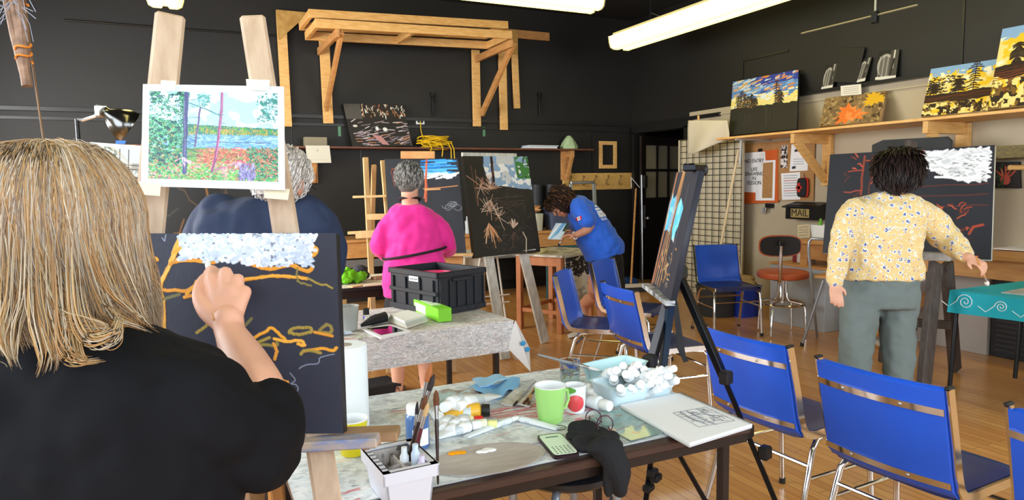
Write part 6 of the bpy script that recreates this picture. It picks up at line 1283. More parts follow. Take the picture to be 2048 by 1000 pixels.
t = thing('pencil_case', 'black soft case lying behind the tablet on the middle table', 'case', tuple(on2(745, 648))); mb = MB(); mb.loft([(on2(722, 655)+Vector((0, 0, .01)), Vector((0, .01, 0)), Vector((0, 0, .008))), (on2(745, 649)+Vector((0, 0, .022)), Vector((0, .05, 0)), Vector((0, 0, .022))), (on2(772, 644)+Vector((0, 0, .028)), Vector((0, .05, 0)), Vector((0, 0, .026)))], 16); mb.build('case', mat('black_nylon', ''), t, True, world=True)
p = on2(698, 660); g = thing('plastic_beaker', 'cloudy plastic water beaker at the left on the middle table', 'beaker', tuple(p)); MB().lathe([(.04, 0), (.052, .12), (.054, .122), (.051, .12), (.039, .004), (0, .004)], (0, 0, 0), 28).build('beaker', mat('cloudy_plastic', '#d3d6d2', .25, trans=.5, ior=1.2), g, True); MB().lathe([(.0385, .005), (.046, .075), (0, .075)], (0, 0, 0), 24).build('water', mat('murky_water', ''), g, True)
p = on2(733, 648); t = thing('ink_bottle', 'small glass bottle with black cap right of the cloudy beaker', 'bottle', tuple(p)); MB().lathe([(.017, 0), (.018, .045), (.012, .052)], (0, 0, 0), 20).build('bottle', glassm, t, True); MB().lathe([(.016, .05), (.016, .082), (0, .083)], (0, 0, 0), 20).build('cap', blackplastic, t, 1.0)
p = on2(757, 636); one(MB().tube([on2(750, 634)+Vector((0, 0, .008)), on2(768, 637)+Vector((0, 0, .008))], .008, 8), 'marker_pen', mat('royal_blue_plastic', '#2b35c0', .35), 'blue marker pen on the middle table behind the black case', 'pen', smooth=True)
for i, (q, col, lab) in enumerate((((690, 668), '#2c86b8', 'blue and white small carton by the cloudy beaker'), ((700, 682), '#b9705a', 'red and white label card left on the middle table'), ((722, 676), '#8f9a6a', 'crumpled greenish wrapper left of the tablet'))):
    p = on2(*q); one(MB().box(p+Vector((0, 0, .006)), (.06, .04, .012), .4*i, .002), 'small_carton', mat('carton_'+col[1:], col, .5, col2='#e8e8e8', vscale=40), lab, 'carton')
# ================================================================== rear left table
leg_table('folding_table', 'dark edged table left of the woman in pink with a green bag on it', .45, 1.62, 4.86, 5.55, 0, TH, blackplastic, brown_leg)
pt = spatter(160, 90, '#cfc4ae', 61, ['#b07a60', '#8a6a5a', '#c9b090', '#6d5a50', '#d9a890'], 200, .3)
tag(painted('table_cloth', (.46, 5.54, TH+.006), (1.61, 5.54, TH+.006), (.46, 4.87, TH+.006), pt, .005, side='#bfb49e', m=clothm), 'cream stained cloth on the rear table left of the woman in pink', 'tablecloth')
T3 = TH+.0075
def on3(px, py): p = atz(px, py, T3); return Vector((p.x, p.y, T3))
random.seed(8); mb = MB(); p = on3(698, 566)
for i in range(12): mb.ell(p+Vector((random.uniform(-.11, .08), random.uniform(-.06, .06), .03+random.uniform(0, .05))), (.06, .05, .04), Matrix.Rotation(random.random()*3, 3, 'Z'), 12, 8)
o = remeshed(mb, 'green_bag', mat('lime_green_cloth', '#6fc818', .6), None, .008, 1, .05, .04); tag(o, 'crumpled lime green cloth bag on the rear left table', 'bag')
p = on3(722, 560); mb = MB(); mb.ell(p+Vector((0, .02, .07)), (.06, .05, .045)); mb.ell(p+Vector((.02, 0, .035)), (.05, .04, .034)); one(mb, 'dark_pouch', mat('dark_grey_cloth', '#3a3840', .8, bump=.5, bscale=40), 'dark grey pouch resting against the lime green bag', 'pouch', smooth=True)
for i, (q, s_, col, lab) in enumerate((((745, 570), (.14, .10, .006), '#d8c8b0', 'cream paper with sketches on the rear left table'), ((758, 558), (.10, .07, .02), '#b98a70', 'tan box lid on the rear left table next to the pink top'), ((712, 573), (.12, .05, .008), '#d9b98a', 'wooden palette strip at the front of the rear left table'))):
    one(MB().box(on3(*q)+Vector((0, 0, s_[2]/2)), s_, .3*i, .001), 'table_item', mat('item_'+col[1:], col, .7), lab, ['paper', 'lid', 'palette'][i])
one(MB().box((.62, 5.25, .16), (.36, .3, .30), None, .01).box((.62, 5.25, .32), (.38, .32, .02), None, .004), 'storage_box', blackplastic, 'black storage box on the floor under the rear left table', 'box')
p = atz(745, 803, 0); one(MB().box((p.x-.03, p.y+.1, .05), (.46, .24, .10), .15, .01), 'floor_bag', mat('black_nylon', ''), 'flat black bag on the floor beside the foot of the woman in pink', 'bag')
# ================================================================== people
def skin_m(n, c): return mat(n, c, .5, var=.05, vscale=12, bump=.05, bscale=120, sss=.15)
skin_a = skin_m('fair_skin', '#d9a68c'); skin_b = skin_m('tanned_skin', '#c48a6c')
def frame(f, up=(0, 0, 1)):
    f = Vector(f).normalized(); u = Vector(up); u = (u-f*u.dot(f)).normalized(); r = f.cross(u); return Matrix([[r[i], f[i], u[i]] for i in range(3)])
def head_vol(mb, c, M, s=1.0):
    """cranium, jaw, nose, ears, brow and lips around head centre c; M columns = right, forward, up"""
    c = Vector(c); g = lambda x, y, z: c+M @ Vector((x*s, y*s, z*s)); S = lambda *r: tuple(k*s for k in r)
    mb.ell(g(0, -.010, .025), S(.074, .094, .092), M, 24, 16); mb.ell(g(0, .022, -.045), S(.056, .064, .068), M, 20, 14); mb.ell(g(0, .052, -.088), S(.026, .024, .020), M, 12, 8)
    mb.limb([g(0, .086, .02), g(0, .102, -.012), g(0, .106, -.024)], [.009*s, .012*s, .014*s], 10); mb.ell(g(0, .082, .038), S(.05, .012, .012), M, 14, 8)
    for sx in (-1, 1): mb.ell(g(sx*.078, -.004, -.006), S(.010, .020, .032), M @ Matrix.Rotation(sx*.3, 3, 'Z'), 12, 8); mb.ell(g(sx*.036, .066, -.02), S(.02, .02, .016), M, 10, 8)
    mb.ell(g(0, .088, -.052), S(.024, .010, .006), M, 12, 8); mb.ell(g(0, .086, -.061), S(.020, .010, .007), M, 12, 8)
def face_bits(t, c, M, s=1.0):
    c = Vector(c); g = lambda x, y, z: c+M @ Vector((x*s, y*s, z*s))
    for sx in (-1, 1):
        MB().ell(g(sx*.031, .080, .010), (.0115*s, .009*s, .0075*s), M, 12, 8).build('eye', mat('eye_white', '#e6e2dc', .2), t, True, world=True)
        MB().ell(g(sx*.031, .0875, .010), (.005*s, .003*s, .005*s), M, 10, 6).build('iris', mat('dark_iris', '#3a2a20', .2), t, True, world=True)
def hand_vol(mb, wr, d, pn, s=1.0, side=1, curl=.6, spread=.25):
    """wrist, direction of the palm, palm normal; side +1 puts the thumb on +d x pn"""
    wr = Vector(wr); d = Vector(d).normalized(); pn = Vector(pn); pn = (pn-d*pn.dot(d)).normalized(); x = d.cross(pn)*side
    mb.loft([(wr-d*.01*s, x*.024*s, pn*.017*s), (wr+d*.03*s, x*.034*s, pn*.016*s), (wr+d*.07*s, x*.040*s, pn*.014*s), (wr+d*.088*s, x*.036*s, pn*.011*s)], 16, 2.4)
    for k, (o, L_) in enumerate(((.030, .070), (.010, .078), (-.010, .073), (-.029, .058))):
        b = wr+d*(.082-.004*k)*s+x*o*s; a = curl*(1+.12*k); p = [b]; dd = d+x*(o*spread*4); dd.normalize()
        for q, f in ((.45, .5), (.30, 1.15), (.25, 1.7)):
            v = dd*math.cos(a*f)+pn*math.sin(a*f); p.append(p[-1]+v*L_*q*s)
        mb.limb(p, [.0095*s, .0088*s, .008*s, .0068*s], 10, sub=3)
    b = wr+d*.022*s+x*.028*s; mb.limb([b, b+(d*.6+x*.7+pn*.3).normalized()*.034*s, b+(d*.6+x*.7+pn*.3).normalized()*.034*s+(d*.9+x*.1+pn*.5).normalized()*.028*s], [.013*s, .0105*s, .0085*s], 10)
def strands(name, t, paths, r, cols, m, jit=.3):
    """many thin tapered locks as one mesh; paths: list of point lists"""
    V = []; Fc = []; Cc = []; off = 0
    for pth in paths:
        k = len(pth); rr = r*random.uniform(.6, 1.3); c = random.choice(cols); c = np.array(lin(c))*random.uniform(1-jit*.5, 1+jit*.5)
        for i, p in enumerate(pth):
            tg = (pth[min(i+1, k-1)]-pth[max(i-1, 0)]); tg = tg.normalized() if tg.length > 1e-9 else Vector((0, 0, -1)); u = tg.orthogonal().normalized(); w_ = tg.cross(u); q = rr*min(1, .25+i*.25)*(1 if i < k*.6 else max(.08, 1-(i-k*.6)/(k*.4)))
            for j in range(4): a = j*PI/2; V.append(p+u*(q*math.cos(a))+w_*(q*math.sin(a))); Cc.append(c)
        for i in range(k-1):
            for j in range(4): Fc.append((off+i*4+j, off+i*4+(j+1) % 4, off+(i+1)*4+(j+1) % 4, off+(i+1)*4+j))
        off += 4*k
    me = bpy.data.meshes.new(name); inv = rootmat(t).inverted(); me.from_pydata([tuple(inv @ v) for v in V], [], Fc); me.update()
    at = me.color_attributes.new('Col', 'FLOAT_COLOR', 'POINT'); A = np.ones((len(V), 4), np.float32); A[:, :3] = np.array(Cc); at.data.foreach_set('color', A.ravel())
    me.materials.append(m); smooth_mesh(me, 4); o = bpy.data.objects.new(name, me); C.objects.link(o); o.parent = t; return o
def short_hair(t, c, M, s, cols, n=900, L_=.035, rr=.0022, ext=(.083, .103, .098), hl=-.35, back=-.075, name='hair', capcol='#6b6864', face=.45, drop=.5, seed=1, wav=.006):
    random.seed(seed); c = Vector(c); mb = MB(); mb.ell(c+M @ Vector((0, -.014*s, .026*s)), (ext[0]*s*.96, ext[1]*s*.97, ext[2]*s*.97), M, 28, 18)
    mb.ell(c+M @ Vector((0, -.045*s, -.02*s)), (ext[0]*.82*s, ext[1]*.55*s, .070*s), M, 20, 12)
    vs = []
    o = mb.build(name+'_cap', None, None); me = o.data; inv = rootmat(t).inverted(); Mi = M.transposed()
    bm = bmesh.new(); bm.from_mesh(me); dl = []
    for v in bm.verts:
        q = Mi @ (v.co-c); 
        if q.y > face*.1*s+.02 and q.z < .045*s: dl.append(v)
        elif q.z < back*s: dl.append(v)
    bmesh.ops.delete(bm, geom=dl, context='VERTS'); bm.transform(inv); bm.to_mesh(me); bm.free(); me.materials.append(mat('hair_cap_'+capcol[1:], capcol, .8)); o.parent = t; smooth_mesh(me, 4); o.name = name+'_cap'
    P = []
    while len(P) < n:
        a = random.uniform(0, 2*PI); z = random.uniform(-.8, 1); rr_ = math.sqrt(1-z*z); d = Vector((rr_*math.cos(a), rr_*math.sin(a), z))
        if (d.y > face and d.z < .35) or d.z < -.75: continue
        p = Vector((d.x*ext[0], d.y*ext[1]-.014, d.z*ext[2]+.026)); 
        if p.z < back: continue
        tgt = Vector((d.x*.3, d.y*.3-.2*max(0, z), -drop-.5*(1-z))); tgt = (tgt-d*tgt.dot(d)).normalized() if tgt.length > 0 else tgt; ln = L_*random.uniform(.6, 1.3); pts = []
        sw = Vector((random.uniform(-1, 1), random.uniform(-1, 1), random.uniform(-1, 1)))*wav
        for k in range(5): f = k/4; pts.append(c+M @ ((p+tgt*ln*f+d*(.010*math.sin(f*PI))+sw*f*math.sin(3*f))*s))
        P.append(pts)
    strands(name, t, P, rr*s, cols, attr_mat('hair_fibres', .45, 0, spec=.4))
def shoe(t, p, f, m, L_=.26, h=.07):
    p = Vector(p); f = Vector(f).normalized(); x = Vector((f.y, -f.x, 0)); z = Vector((0, 0, 1)); mb = MB()
    mb.loft([(p+f*(L_*a-.08)+z*(h*b/2+.004), x*w_, z*(h*b/2)) for a, b, w_ in ((0, .5, .02), (.08, 1, .034), (.3, 1, .036), (.55, .75, .042), (.8, .6, .044), (.97, .4, .03), (1, .25, .012))], 16, 2.6); return mb.build('shoe', m, t, 1.0, world=True)
# ---------------------------------------------------------------- woman in pink
d0 = 4.66; t = thing('person', 'woman with short grey hair in a bright pink top, standing at her easel', 'person', tuple(atz(822, 792, 0)))
X3 = lambda px, py, d=d0: dep(px, py, d)
fw = Vector((.36, .93, 0)).normalized(); rt_ = Vector((fw.y, -fw.x, 0)); up = Vector((0, 0, 1)); hc_ = X3(819, 362, 4.62); HM = frame(fw+Vector((.25, -.05, -.15)))
mb = MB(); head_vol(mb, hc_, HM, .98); mb.limb([hc_-up*.07-fw*.02, X3(820, 402, 4.66), X3(822, 425, 4.68)], [.056, .056, .06], 18)
hips = X3(826, 575, 4.68); mb.limb([X3(822, 436, 4.68), X3(824, 500, 4.68), hips], [.06, .07, .08], 20)
arms = {-1: [X3(772, 432, 4.66), X3(762, 495, 4.66), X3(778, 512, 4.42+.35), X3(800, 500, 5.0)], 1: [X3(872, 432, 4.7), X3(893, 488, 4.75), X3(893, 500, 4.85), X3(888, 480, 5.05)]}
for s in (-1, 1): a = arms[s]; mb.limb([a[0]-up*.03]+a[1:], [.022, .034, .036, .026], 14); hand_vol(mb, a[-1], (a[-1]-a[-2]), up*-1, .95, -s, .5)
for s, fx in ((-1, 797), (1, 852)):
    ft_p = atz(fx, 790, 0); mb.limb([hips+rt_*(.09*s), Vector((ft_p.x, ft_p.y, .46)), Vector((ft_p.x, ft_p.y, .30))-fw*.01, Vector((ft_p.x, ft_p.y, .07))], [.07, .062, .058, .038], 16)
    mb.limb([Vector((ft_p.x, ft_p.y, .05))-fw*.03, Vector((ft_p.x, ft_p.y, .03))+fw*.12], [.034, .028], 12)
    sh = MB(); P_ = Vector((ft_p.x, ft_p.y, 0)); sh.loft([(P_-fw*.08+up*.012, rt_*.034, up*.010), (P_+fw*.05+up*.012, rt_*.038, up*.010), (P_+fw*.17+up*.012, rt_*.036, up*.010)], 16, 3); sh.tube([P_+rt_*.036+fw*.08+up*.01, P_+fw*.085+up*.075, P_-rt_*.036+fw*.08+up*.01], .009, 8); sh.tube([P_+rt_*.034-fw*.03+up*.01, P_-fw*.07+up*.08, P_-rt_*.034-fw*.03+up*.01], .008, 8); sh.build('sandal', mat('tan_sandal', '#8a6650', .6), t, True, world=True)
remeshed(mb, 'body', skin_a, t, .0065, 3); face_bits(t, hc_, HM, .98)
pink = mat('hot_pink_cotton', '#e0208c', .75, bump=.08, bscale=200, sheen=.2)
mb = MB(); sec = [(820, 408, .085, .07), (821, 418, .15, .09), (823, 440, .188, .11), (826, 470, .19, .12), (829, 500, .19, .13), (831, 530, .205, .14), (829, 560, .215, .15), (829, 590, .215, .15)]
mb.loft([(X3(px, py, 4.68), rt_*a, fw*b) for px, py, a, b in sec], 28, 2.3)
for s in (-1, 1):
    a = arms[s]; e = a[1]; mb.limb([a[0]-rt_*s*.05-up*.02, a[0].lerp(e, .5)+rt_*s*.0, e, a[2].lerp(a[3], .15)], [.066, .066, .066, .060], 18)
cut = mb
o = remeshed(mb, 'pink_top', pink, t, .009, 4, .035, .10)
def trim_below(o, z):
    bm = bmesh.new(); bm.from_mesh(o.data); M_ = rootmat(o); bm.transform(M_); bmesh.ops.bisect_plane(bm, geom=bm.verts[:]+bm.edges[:]+bm.faces[:], plane_co=(0, 0, z), plane_no=(0, 0, 1), clear_inner=True); bm.transform(M_.inverted()); bm.to_mesh(o.data); bm.free()
trim_below(o, X3(829, 590, 4.68).z)
belt = [];
for k in range(24): a = k/24*2*PI; c_ = X3(829, 506, 4.68); belt.append(c_+rt_*(.212*math.cos(a))+fw*(.148*math.sin(a))+up*(.035*math.cos(a)))
MB().tube(belt, .009, 8, closed=True).build('apron_string', mat('black_apron_string', '#1b1418', .8), t, True, world=True)
nk = [X3(820, 398, 4.66)+rt_*(.070*math.cos(a))+fw*(.074*math.sin(a)-.004)+up*(-.012*math.sin(a)+.0) for a in [j*PI/10 for j in range(20)]]; MB().tube(nk, .009, 8, closed=True).build('neck_strap', mat('black_apron_string', ''), t, True, world=True)
mb = MB(); mb.loft([(X3(829, 570, 4.68), rt_*.19, fw*.13), (X3(826, 620, 4.68), rt_*.20, fw*.14), (Vector((atz(825, 790, 0).x, atz(825, 790, 0).y, .30)), rt_*.19, fw*.13)], 24, 2.4); remeshed(mb, 'black_skirt', mat('black_trouser_cloth', '#17171a', .85), t, .012, 3, .02, .08)
short_hair(t, hc_, HM, 1.0, ['#8f8d89', '#6f6c69', '#a9a6a1', '#57534f', '#bdbab4'], 1300, .034, .0022, hl=-.3, back=-.082, capcol='#5f5b57', seed=5)
# ---------------------------------------------------------------- bending woman in blue
d1 = 6.25; X4 = lambda px, py, d=d1: dep(px, py, d); fl_ = Vector((-.90, .43, 0)).normalized(); sd = Vector((.43, .90, 0)).normalized()   # sd: away from the viewer
fA = Vector((atz(1168, 672, 0).x, atz(1168, 672, 0).y, 0)); fB = Vector((atz(1203, 657, 0).x, atz(1203, 657, 0).y, 0))
t = thing('person', 'bending person with dark curly hair in a royal blue t-shirt printed on the back', 'person', tuple((fA+fB)/2))
hc_ = X4(1122, 408, 6.2); HM = frame(Vector((-.62, .25, -.75)), (-.5, .2, .8)); mb = MB(); head_vol(mb, hc_, HM, 1.0)
sho = X4(1152, 412); mb.limb([hc_-HM @ Vector((0, .02, .06)), X4(1136, 402), X4(1152, 410)], [.055, .058, .075], 16); mb.limb([X4(1155, 418), X4(1185, 455), X4(1210, 500)], [.08, .09, .10], 20)
el = X4(1180, 452, 6.05); wr = X4(1150, 471, 6.0); mb.limb([X4(1160, 415, 6.12), el, wr], [.05, .042, .027], 14); hand_vol(mb, wr, X4(1132, 470, 5.98)-wr, Vector((0, 0, -1)), 1.0, 1, .8)
el2 = X4(1160, 455, 6.42); wr2 = X4(1148, 468, 6.2); mb.limb([X4(1150, 415, 6.4), el2, wr2], [.05, .042, .028], 14); hand_vol(mb, wr2, X4(1136, 462, 6.1)-wr2, Vector((0, 0, -1)), 1.0, -1, .8)
mb.limb([X4(1208, 515, 6.2), X4(1190, 575, 6.15), Vector((fB.x-.02, fB.y, .28)), Vector((fB.x, fB.y, .07))], [.10, .068, .055, .038], 16); mb.limb([X4(1216, 515, 6.35), X4(1205, 580, 6.35), Vector((fA.x+.04, fA.y+.05, .30)), Vector((fA.x, fA.y, .07))], [.10, .068, .055, .038], 16)
remeshed(mb, 'body', skin_b, t, .0065, 3); face_bits(t, hc_, HM)
for f_ in (fA, fB): shoe(t, (f_.x, f_.y, 0), fl_+Vector((0, -.5, 0)), mat('white_shoe', '#cfcac0', .6))
blue = mat('royal_blue_cotton', '#1c5fd0', .7, bump=.08, bscale=200, sheen=.2); mb = MB()
for_sec = [((1143, 401), (1150, 392), .06, .10), ((1152, 413), (1172, 388), .125, .17), ((1172, 440), (1205, 408), .165, .21), ((1190, 470), (1232, 448), .185, .21), ((1208, 500), (1250, 485), .185, .20), ((1211, 512), (1252, 500), .175, .19)]
mb.loft([(X4(*c_), (X4(*e)-X4(*c_)).normalized()*h, sd*w_) for c_, e, h, w_ in for_sec], 26, 2.3)
mb.limb([X4(1158, 413, 6.10), X4(1166, 428, 6.05), X4(1174, 440, 6.03)], [.085, .082, .078], 16); mb.limb([X4(1150, 413, 6.42), X4(1158, 435, 6.45)], [.08, .075], 16)
o = remeshed(mb, 'blue_shirt', blue, t, .009, 4, .03, .09)
def conform(o, tgt, eye, push=.004):
    """lay the vertices of a print on the garment, seen along the ray from eye"""
    from mathutils.bvhtree import BVHTree
    bm = bmesh.new(); bm.from_mesh(tgt.data); bv = BVHTree.FromBMesh(bm); M1 = rootmat(tgt); I1 = M1.inverted(); M0 = rootmat(o); I0 = M0.inverted(); e = I1 @ Vector(eye)
    miss = []
    for v in o.data.vertices:
        w_ = I1 @ (M0 @ v.co); dd = (w_-e).normalized(); h = bv.ray_cast(e, dd)
        if h[0] is not None: v.co = I0 @ (M1 @ (h[0]-dd*push))
        else: miss.append(v.index)
    bm.free(); b2 = bmesh.new(); b2.from_mesh(o.data); b2.verts.ensure_lookup_table(); bmesh.ops.delete(b2, geom=[b2.verts[i] for i in miss], context='VERTS'); b2.to_mesh(o.data); b2.free()
def print_grid(name, pts, d, img, t, tgt, m):
    o = painted(name, dep(*pts[0], d), dep(*pts[1], d), dep(*pts[2], d), img, .0005, t, side='#1c5fd0', m=m); conform(o, tgt, EYE); return o
pt = Paint(70, 110, '#1c5fd0'); random.seed(2)
pt.poly([(.12, .0), (.9, .0), (.9, .10), (.12, .12)], '#dfe8f4'); pt.poly([(.02, .17), (.98, .17), (.98, .29), (.02, .29)], '#e6edf6'); pt.poly([(.04, .35), (.98, .35), (.98, .74), (.04, .74)], '#e0e6ee'); pt.put(((pt.V > .36) & (pt.V < .73) & (pt.U > .06) & (pt.nz(16, 4) > .62)).astype(float), '#8d96b0'); pt.ellipse(.75, .55, .12, .05, '#e0a8b8')
for i in range(7): pt.line([(.15+.11*i, .80), (.2+.11*i, .92)], .03, '#dfe8f4')
print_grid('back_print', ((1187, 411), (1202, 408), (1203, 444)), 6.1, pt, t, o, attr_mat('shirt_print', .8, 0))
pt = Paint(36, 20, '#e6e6e6'); pt.poly([(0, 0), (.27, 0), (.27, 1), (0, 1)], '#cc2a34'); pt.poly([(.73, 0), (1, 0), (1, 1), (.73, 1)], '#cc2a34'); pt.ellipse(.5, .5, .1, .25, '#5a6a4a'); print_grid('sleeve_flag', ((1151, 436), (1162, 431), (1153, 443)), 6.0, pt, t, o, attr_mat('shirt_print', .8, 0))
mb = MB(); mb.limb([X4(1214, 500, 6.2), X4(1206, 530, 6.18), X4(1200, 566, 6.15)], [.135, .12, .10], 18); mb.limb([X4(1216, 500, 6.35), X4(1222, 535, 6.38), X4(1228, 572, 6.4)], [.14, .12, .105], 18); remeshed(mb, 'black_shorts', mat('black_trouser_cloth', ''), t, .010, 3, .02, .08)
short_hair(t, hc_, HM, 1.05, ['#3a2418', '#2a1a12', '#54341f', '#6b4a30', '#1f1410'], 1100, .06, .004, ext=(.092, .115, .108), back=-.09, capcol='#2a1a12', seed=8, wav=.03, drop=.3)
MB().tube([wr+Vector((.03*math.cos(a)*.9, .012*math.sin(a), .03*math.sin(a))) for a in [j*PI/8 for j in range(16)]], .004, 6, closed=True).build('wristband', white_plastic, t, True, world=True)
brush('thin dark brush held by the bending person in blue over the small table', X4(1136, 462, 5.95), X4(1116, 492, 5.98), r=.006, hc='dark', bc='dark')
pt = Paint(90, 70, '#cfe0ee'); pt.poly([(.45, 0), (.75, 0), (.6, .6), (.3, 1), (.15, 1)], '#8cc0e4'); pt.poly([(.62, 0), (.72, 0), (.5, .7), (.4, .8)], '#5f9ed0'); pt.poly([(.8, 0), (1, 0), (1, .5), (.78, .5)], '#2f4a34'); pt.poly([(.3, 0), (.45, 0), (.3, .5), (.1, .9), (.0, .9)], '#f2f5f6')
tag(painted('photo_print', X4(1112, 446, 6.1), X4(1138, 447, 6.1), X4(1095, 478, 5.95), pt, .003, side='#e6e6e6', m=attr_mat('card_print', .8, 0)), 'small print of a pale waterfall held by the bending person in blue', 'photo')
# ---------------------------------------------------------------- woman in the floral shirt
d2 = 4.15; X5 = lambda px, py, d=d2: dep(px, py, d); fw = Vector((.62, .78, 0)).normalized(); rt_ = Vector((fw.y, -fw.x, 0)); g0 = (dep(1755, 855, 4.15)); gz_ = Vector((g0.x, g0.y, 0))
t = thing('person', 'woman with dark hair in a yellow floral shirt and grey trousers painting the wide canvas', 'person', tuple(gz_))
hc_ = X5(1797, 348, 4.12); HM = frame(Vector((.75, .5, -.35))); mb = MB(); head_vol(mb, hc_, HM, 1.0); mb.limb([hc_-up*.06, X5(1786, 390, 4.15), X5(1776, 412, 4.15)], [.055, .056, .058], 16)
mb.limb([X5(1770, 425, 4.18), X5(1760, 500, 4.18), X5(1757, 560, 4.18)], [.06, .08, .09], 20)
ra = [X5(1845, 425, 4.18), X5(1892, 478, 4.20), X5(1932, 512, 4.02), X5(1940, 516, 3.98)]; la = [X5(1692, 420, 4.15), X5(1672, 500, 4.10), X5(1668, 568, 4.05)]
mb.limb([ra[0]-up*.02]+ra[1:], [.025, .036, .030, .027], 14); mb.limb([la[0]-up*.03+rt_*.03, la[1]+rt_*.01, la[2]], [.022, .032, .028], 14)
hand_vol(mb, ra[-1], X5(1962, 528, 3.92)-ra[-1], Vector((.2, .3, -1)), .95, -1, .9); hand_vol(mb, la[-1], X5(1674, 600, 4.0)-la[-1], Vector((.5, .6, 0)), .95, 1, .5)
fL = dep(1712, 850, 4.15); fR = dep(1802, 862, 4.12)
for f_, hx in ((fL, 1715), (fR, 1795)): mb.limb([X5(hx, 590), X5(hx, 700), Vector((f_.x, f_.y, .07))], [.07, .06, .04], 16)
remeshed(mb, 'body', skin_a, t, .0065, 3); face_bits(t, hc_, HM)
for f_ in (fL, fR): shoe(t, (f_.x, f_.y, 0), fw, blackplastic)
def floral():
    m = mat('yellow_floral_print', '#dcc07e', .75, sheen=.1); nt = m.node_tree; N = nt.nodes; L = nt.links; b = N['Principled BSDF']; tc = N.new('ShaderNodeTexCoord')
    nz = N.new('ShaderNodeTexNoise'); nz.inputs['Scale'].default_value = 60; mxv = N.new('ShaderNodeMix'); mxv.data_type = 'VECTOR'; mxv.inputs['Factor'].default_value = .012; L.new(tc.outputs['Object'], mxv.inputs['A']); L.new(nz.outputs['Color'], mxv.inputs['B'])
    base = None; prev = lin('#dfc486')+(1,)
    for (sc, thr0, thr1, col, sd_) in ((23, .30, .36, '#e6e2cf', 0), (23, .20, .24, '#3c5cb0', 0), (23, .05, .08, '#d9cfa0', 0), (52, .30, .34, '#f0ead2', 3), (52, .16, .20, '#4a68b4', 3), (38, .14, .17, '#c98a7a', 7)):
        mp = N.new('ShaderNodeMapping'); mp.inputs['Location'].default_value = (sd_, sd_*.7, sd_*1.3); L.new(mxv.outputs['Result'], mp.inputs[0]); vo = N.new('ShaderNodeTexVoronoi'); vo.inputs['Scale'].default_value = sc; vo.inputs['Randomness'].default_value = .8; L.new(mp.outputs[0], vo.inputs['Vector'])
        nn = N.new('ShaderNodeTexNoise'); nn.inputs['Scale'].default_value = 110; L.new(tc.outputs['Object'], nn.inputs['Vector']); ad = N.new('ShaderNodeMath'); ad.operation = 'MULTIPLY_ADD'; ad.inputs[1].default_value = .42; L.new(nn.outputs['Fac'], ad.inputs[0]); L.new(vo.outputs['Distance'], ad.inputs[2])
        sb = N.new('ShaderNodeMath'); sb.operation = 'SUBTRACT'; sb.inputs[1].default_value = .21; L.new(ad.outputs[0], sb.inputs[0]); rp = N.new('ShaderNodeMapRange'); rp.inputs['From Min'].default_value = thr1; rp.inputs['From Max'].default_value = thr0; L.new(sb.outputs[0], rp.inputs['Value'])
        mx = N.new('ShaderNodeMix'); mx.data_type = 'RGBA'; L.new(rp.outputs[0], mx.inputs['Factor']); mx.inputs['B'].default_value = lin(col)+(1,)
        if base is None: mx.inputs['A'].default_value = prev
        else: L.new(base, mx.inputs['A'])
        base = mx.outputs['Result']
    L.new(base, b.inputs['Base Color']); return m
mb = MB(); sec = [(1782, 386, .075, .07), (1778, 394, .17, .09), (1770, 408, .235, .12), (1760, 440, .245, .14), (1756, 475, .245, .15), (1757, 510, .24, .155), (1758, 540, .238, .16), (1758, 556, .235, .16)]
mb.loft([(X5(px, py, 4.18), rt_*a+up*(-.0), fw*b) for px, py, a, b in sec], 28, 2.3)
mb.limb([X5(1825, 425, 4.18), X5(1862, 445, 4.19), X5(1893, 476, 4.19), X5(1926, 508, 4.05)], [.10, .092, .085, .050], 18); mb.limb([X5(1705, 420, 4.15), X5(1688, 455, 4.13), X5(1677, 510, 4.10), X5(1672, 562, 4.06)], [.068, .068, .060, .048], 18)
remeshed(mb, 'floral_shirt', floral(), t, .009, 3, .035, .09)
gry = mat('grey_green_trousers', '#6a7674', .8, bump=.1, bscale=150); mb = MB(); mb.loft([(X5(1758, 540, 4.18), rt_*.215, fw*.14), (X5(1758, 580, 4.18), rt_*.225, fw*.15), (X5(1758, 612, 4.18), rt_*.21, fw*.14)], 24, 2.4)
mb.limb([X5(1722, 600, 4.17), X5(1712, 690, 4.16), X5(1710, 770, 4.15), fL+Vector((0, 0, -fL.z+.10))], [.118, .095, .082, .080], 20); mb.limb([X5(1794, 600, 4.17), X5(1796, 690, 4.16), X5(1798, 770, 4.14), fR+Vector((0, 0, -fR.z+.10))], [.118, .095, .082, .080], 20)
remeshed(mb, 'grey_trousers', gry, t, .010, 3, .025, .08)
short_hair(t, hc_, HM, 1.06, ['#241a18', '#2e2220', '#1a1312', '#3a2a26'], 2000, .095, .0034, ext=(.094, .112, .104), back=-.10, capcol='#201715', seed=9, drop=1.6, wav=.007)
brush('long silver-handled brush held by the woman in the floral shirt over the palette', X5(1952, 512, 3.88), dep(1976, 572, 3.95), r=.007, hc='wood', bc='white')
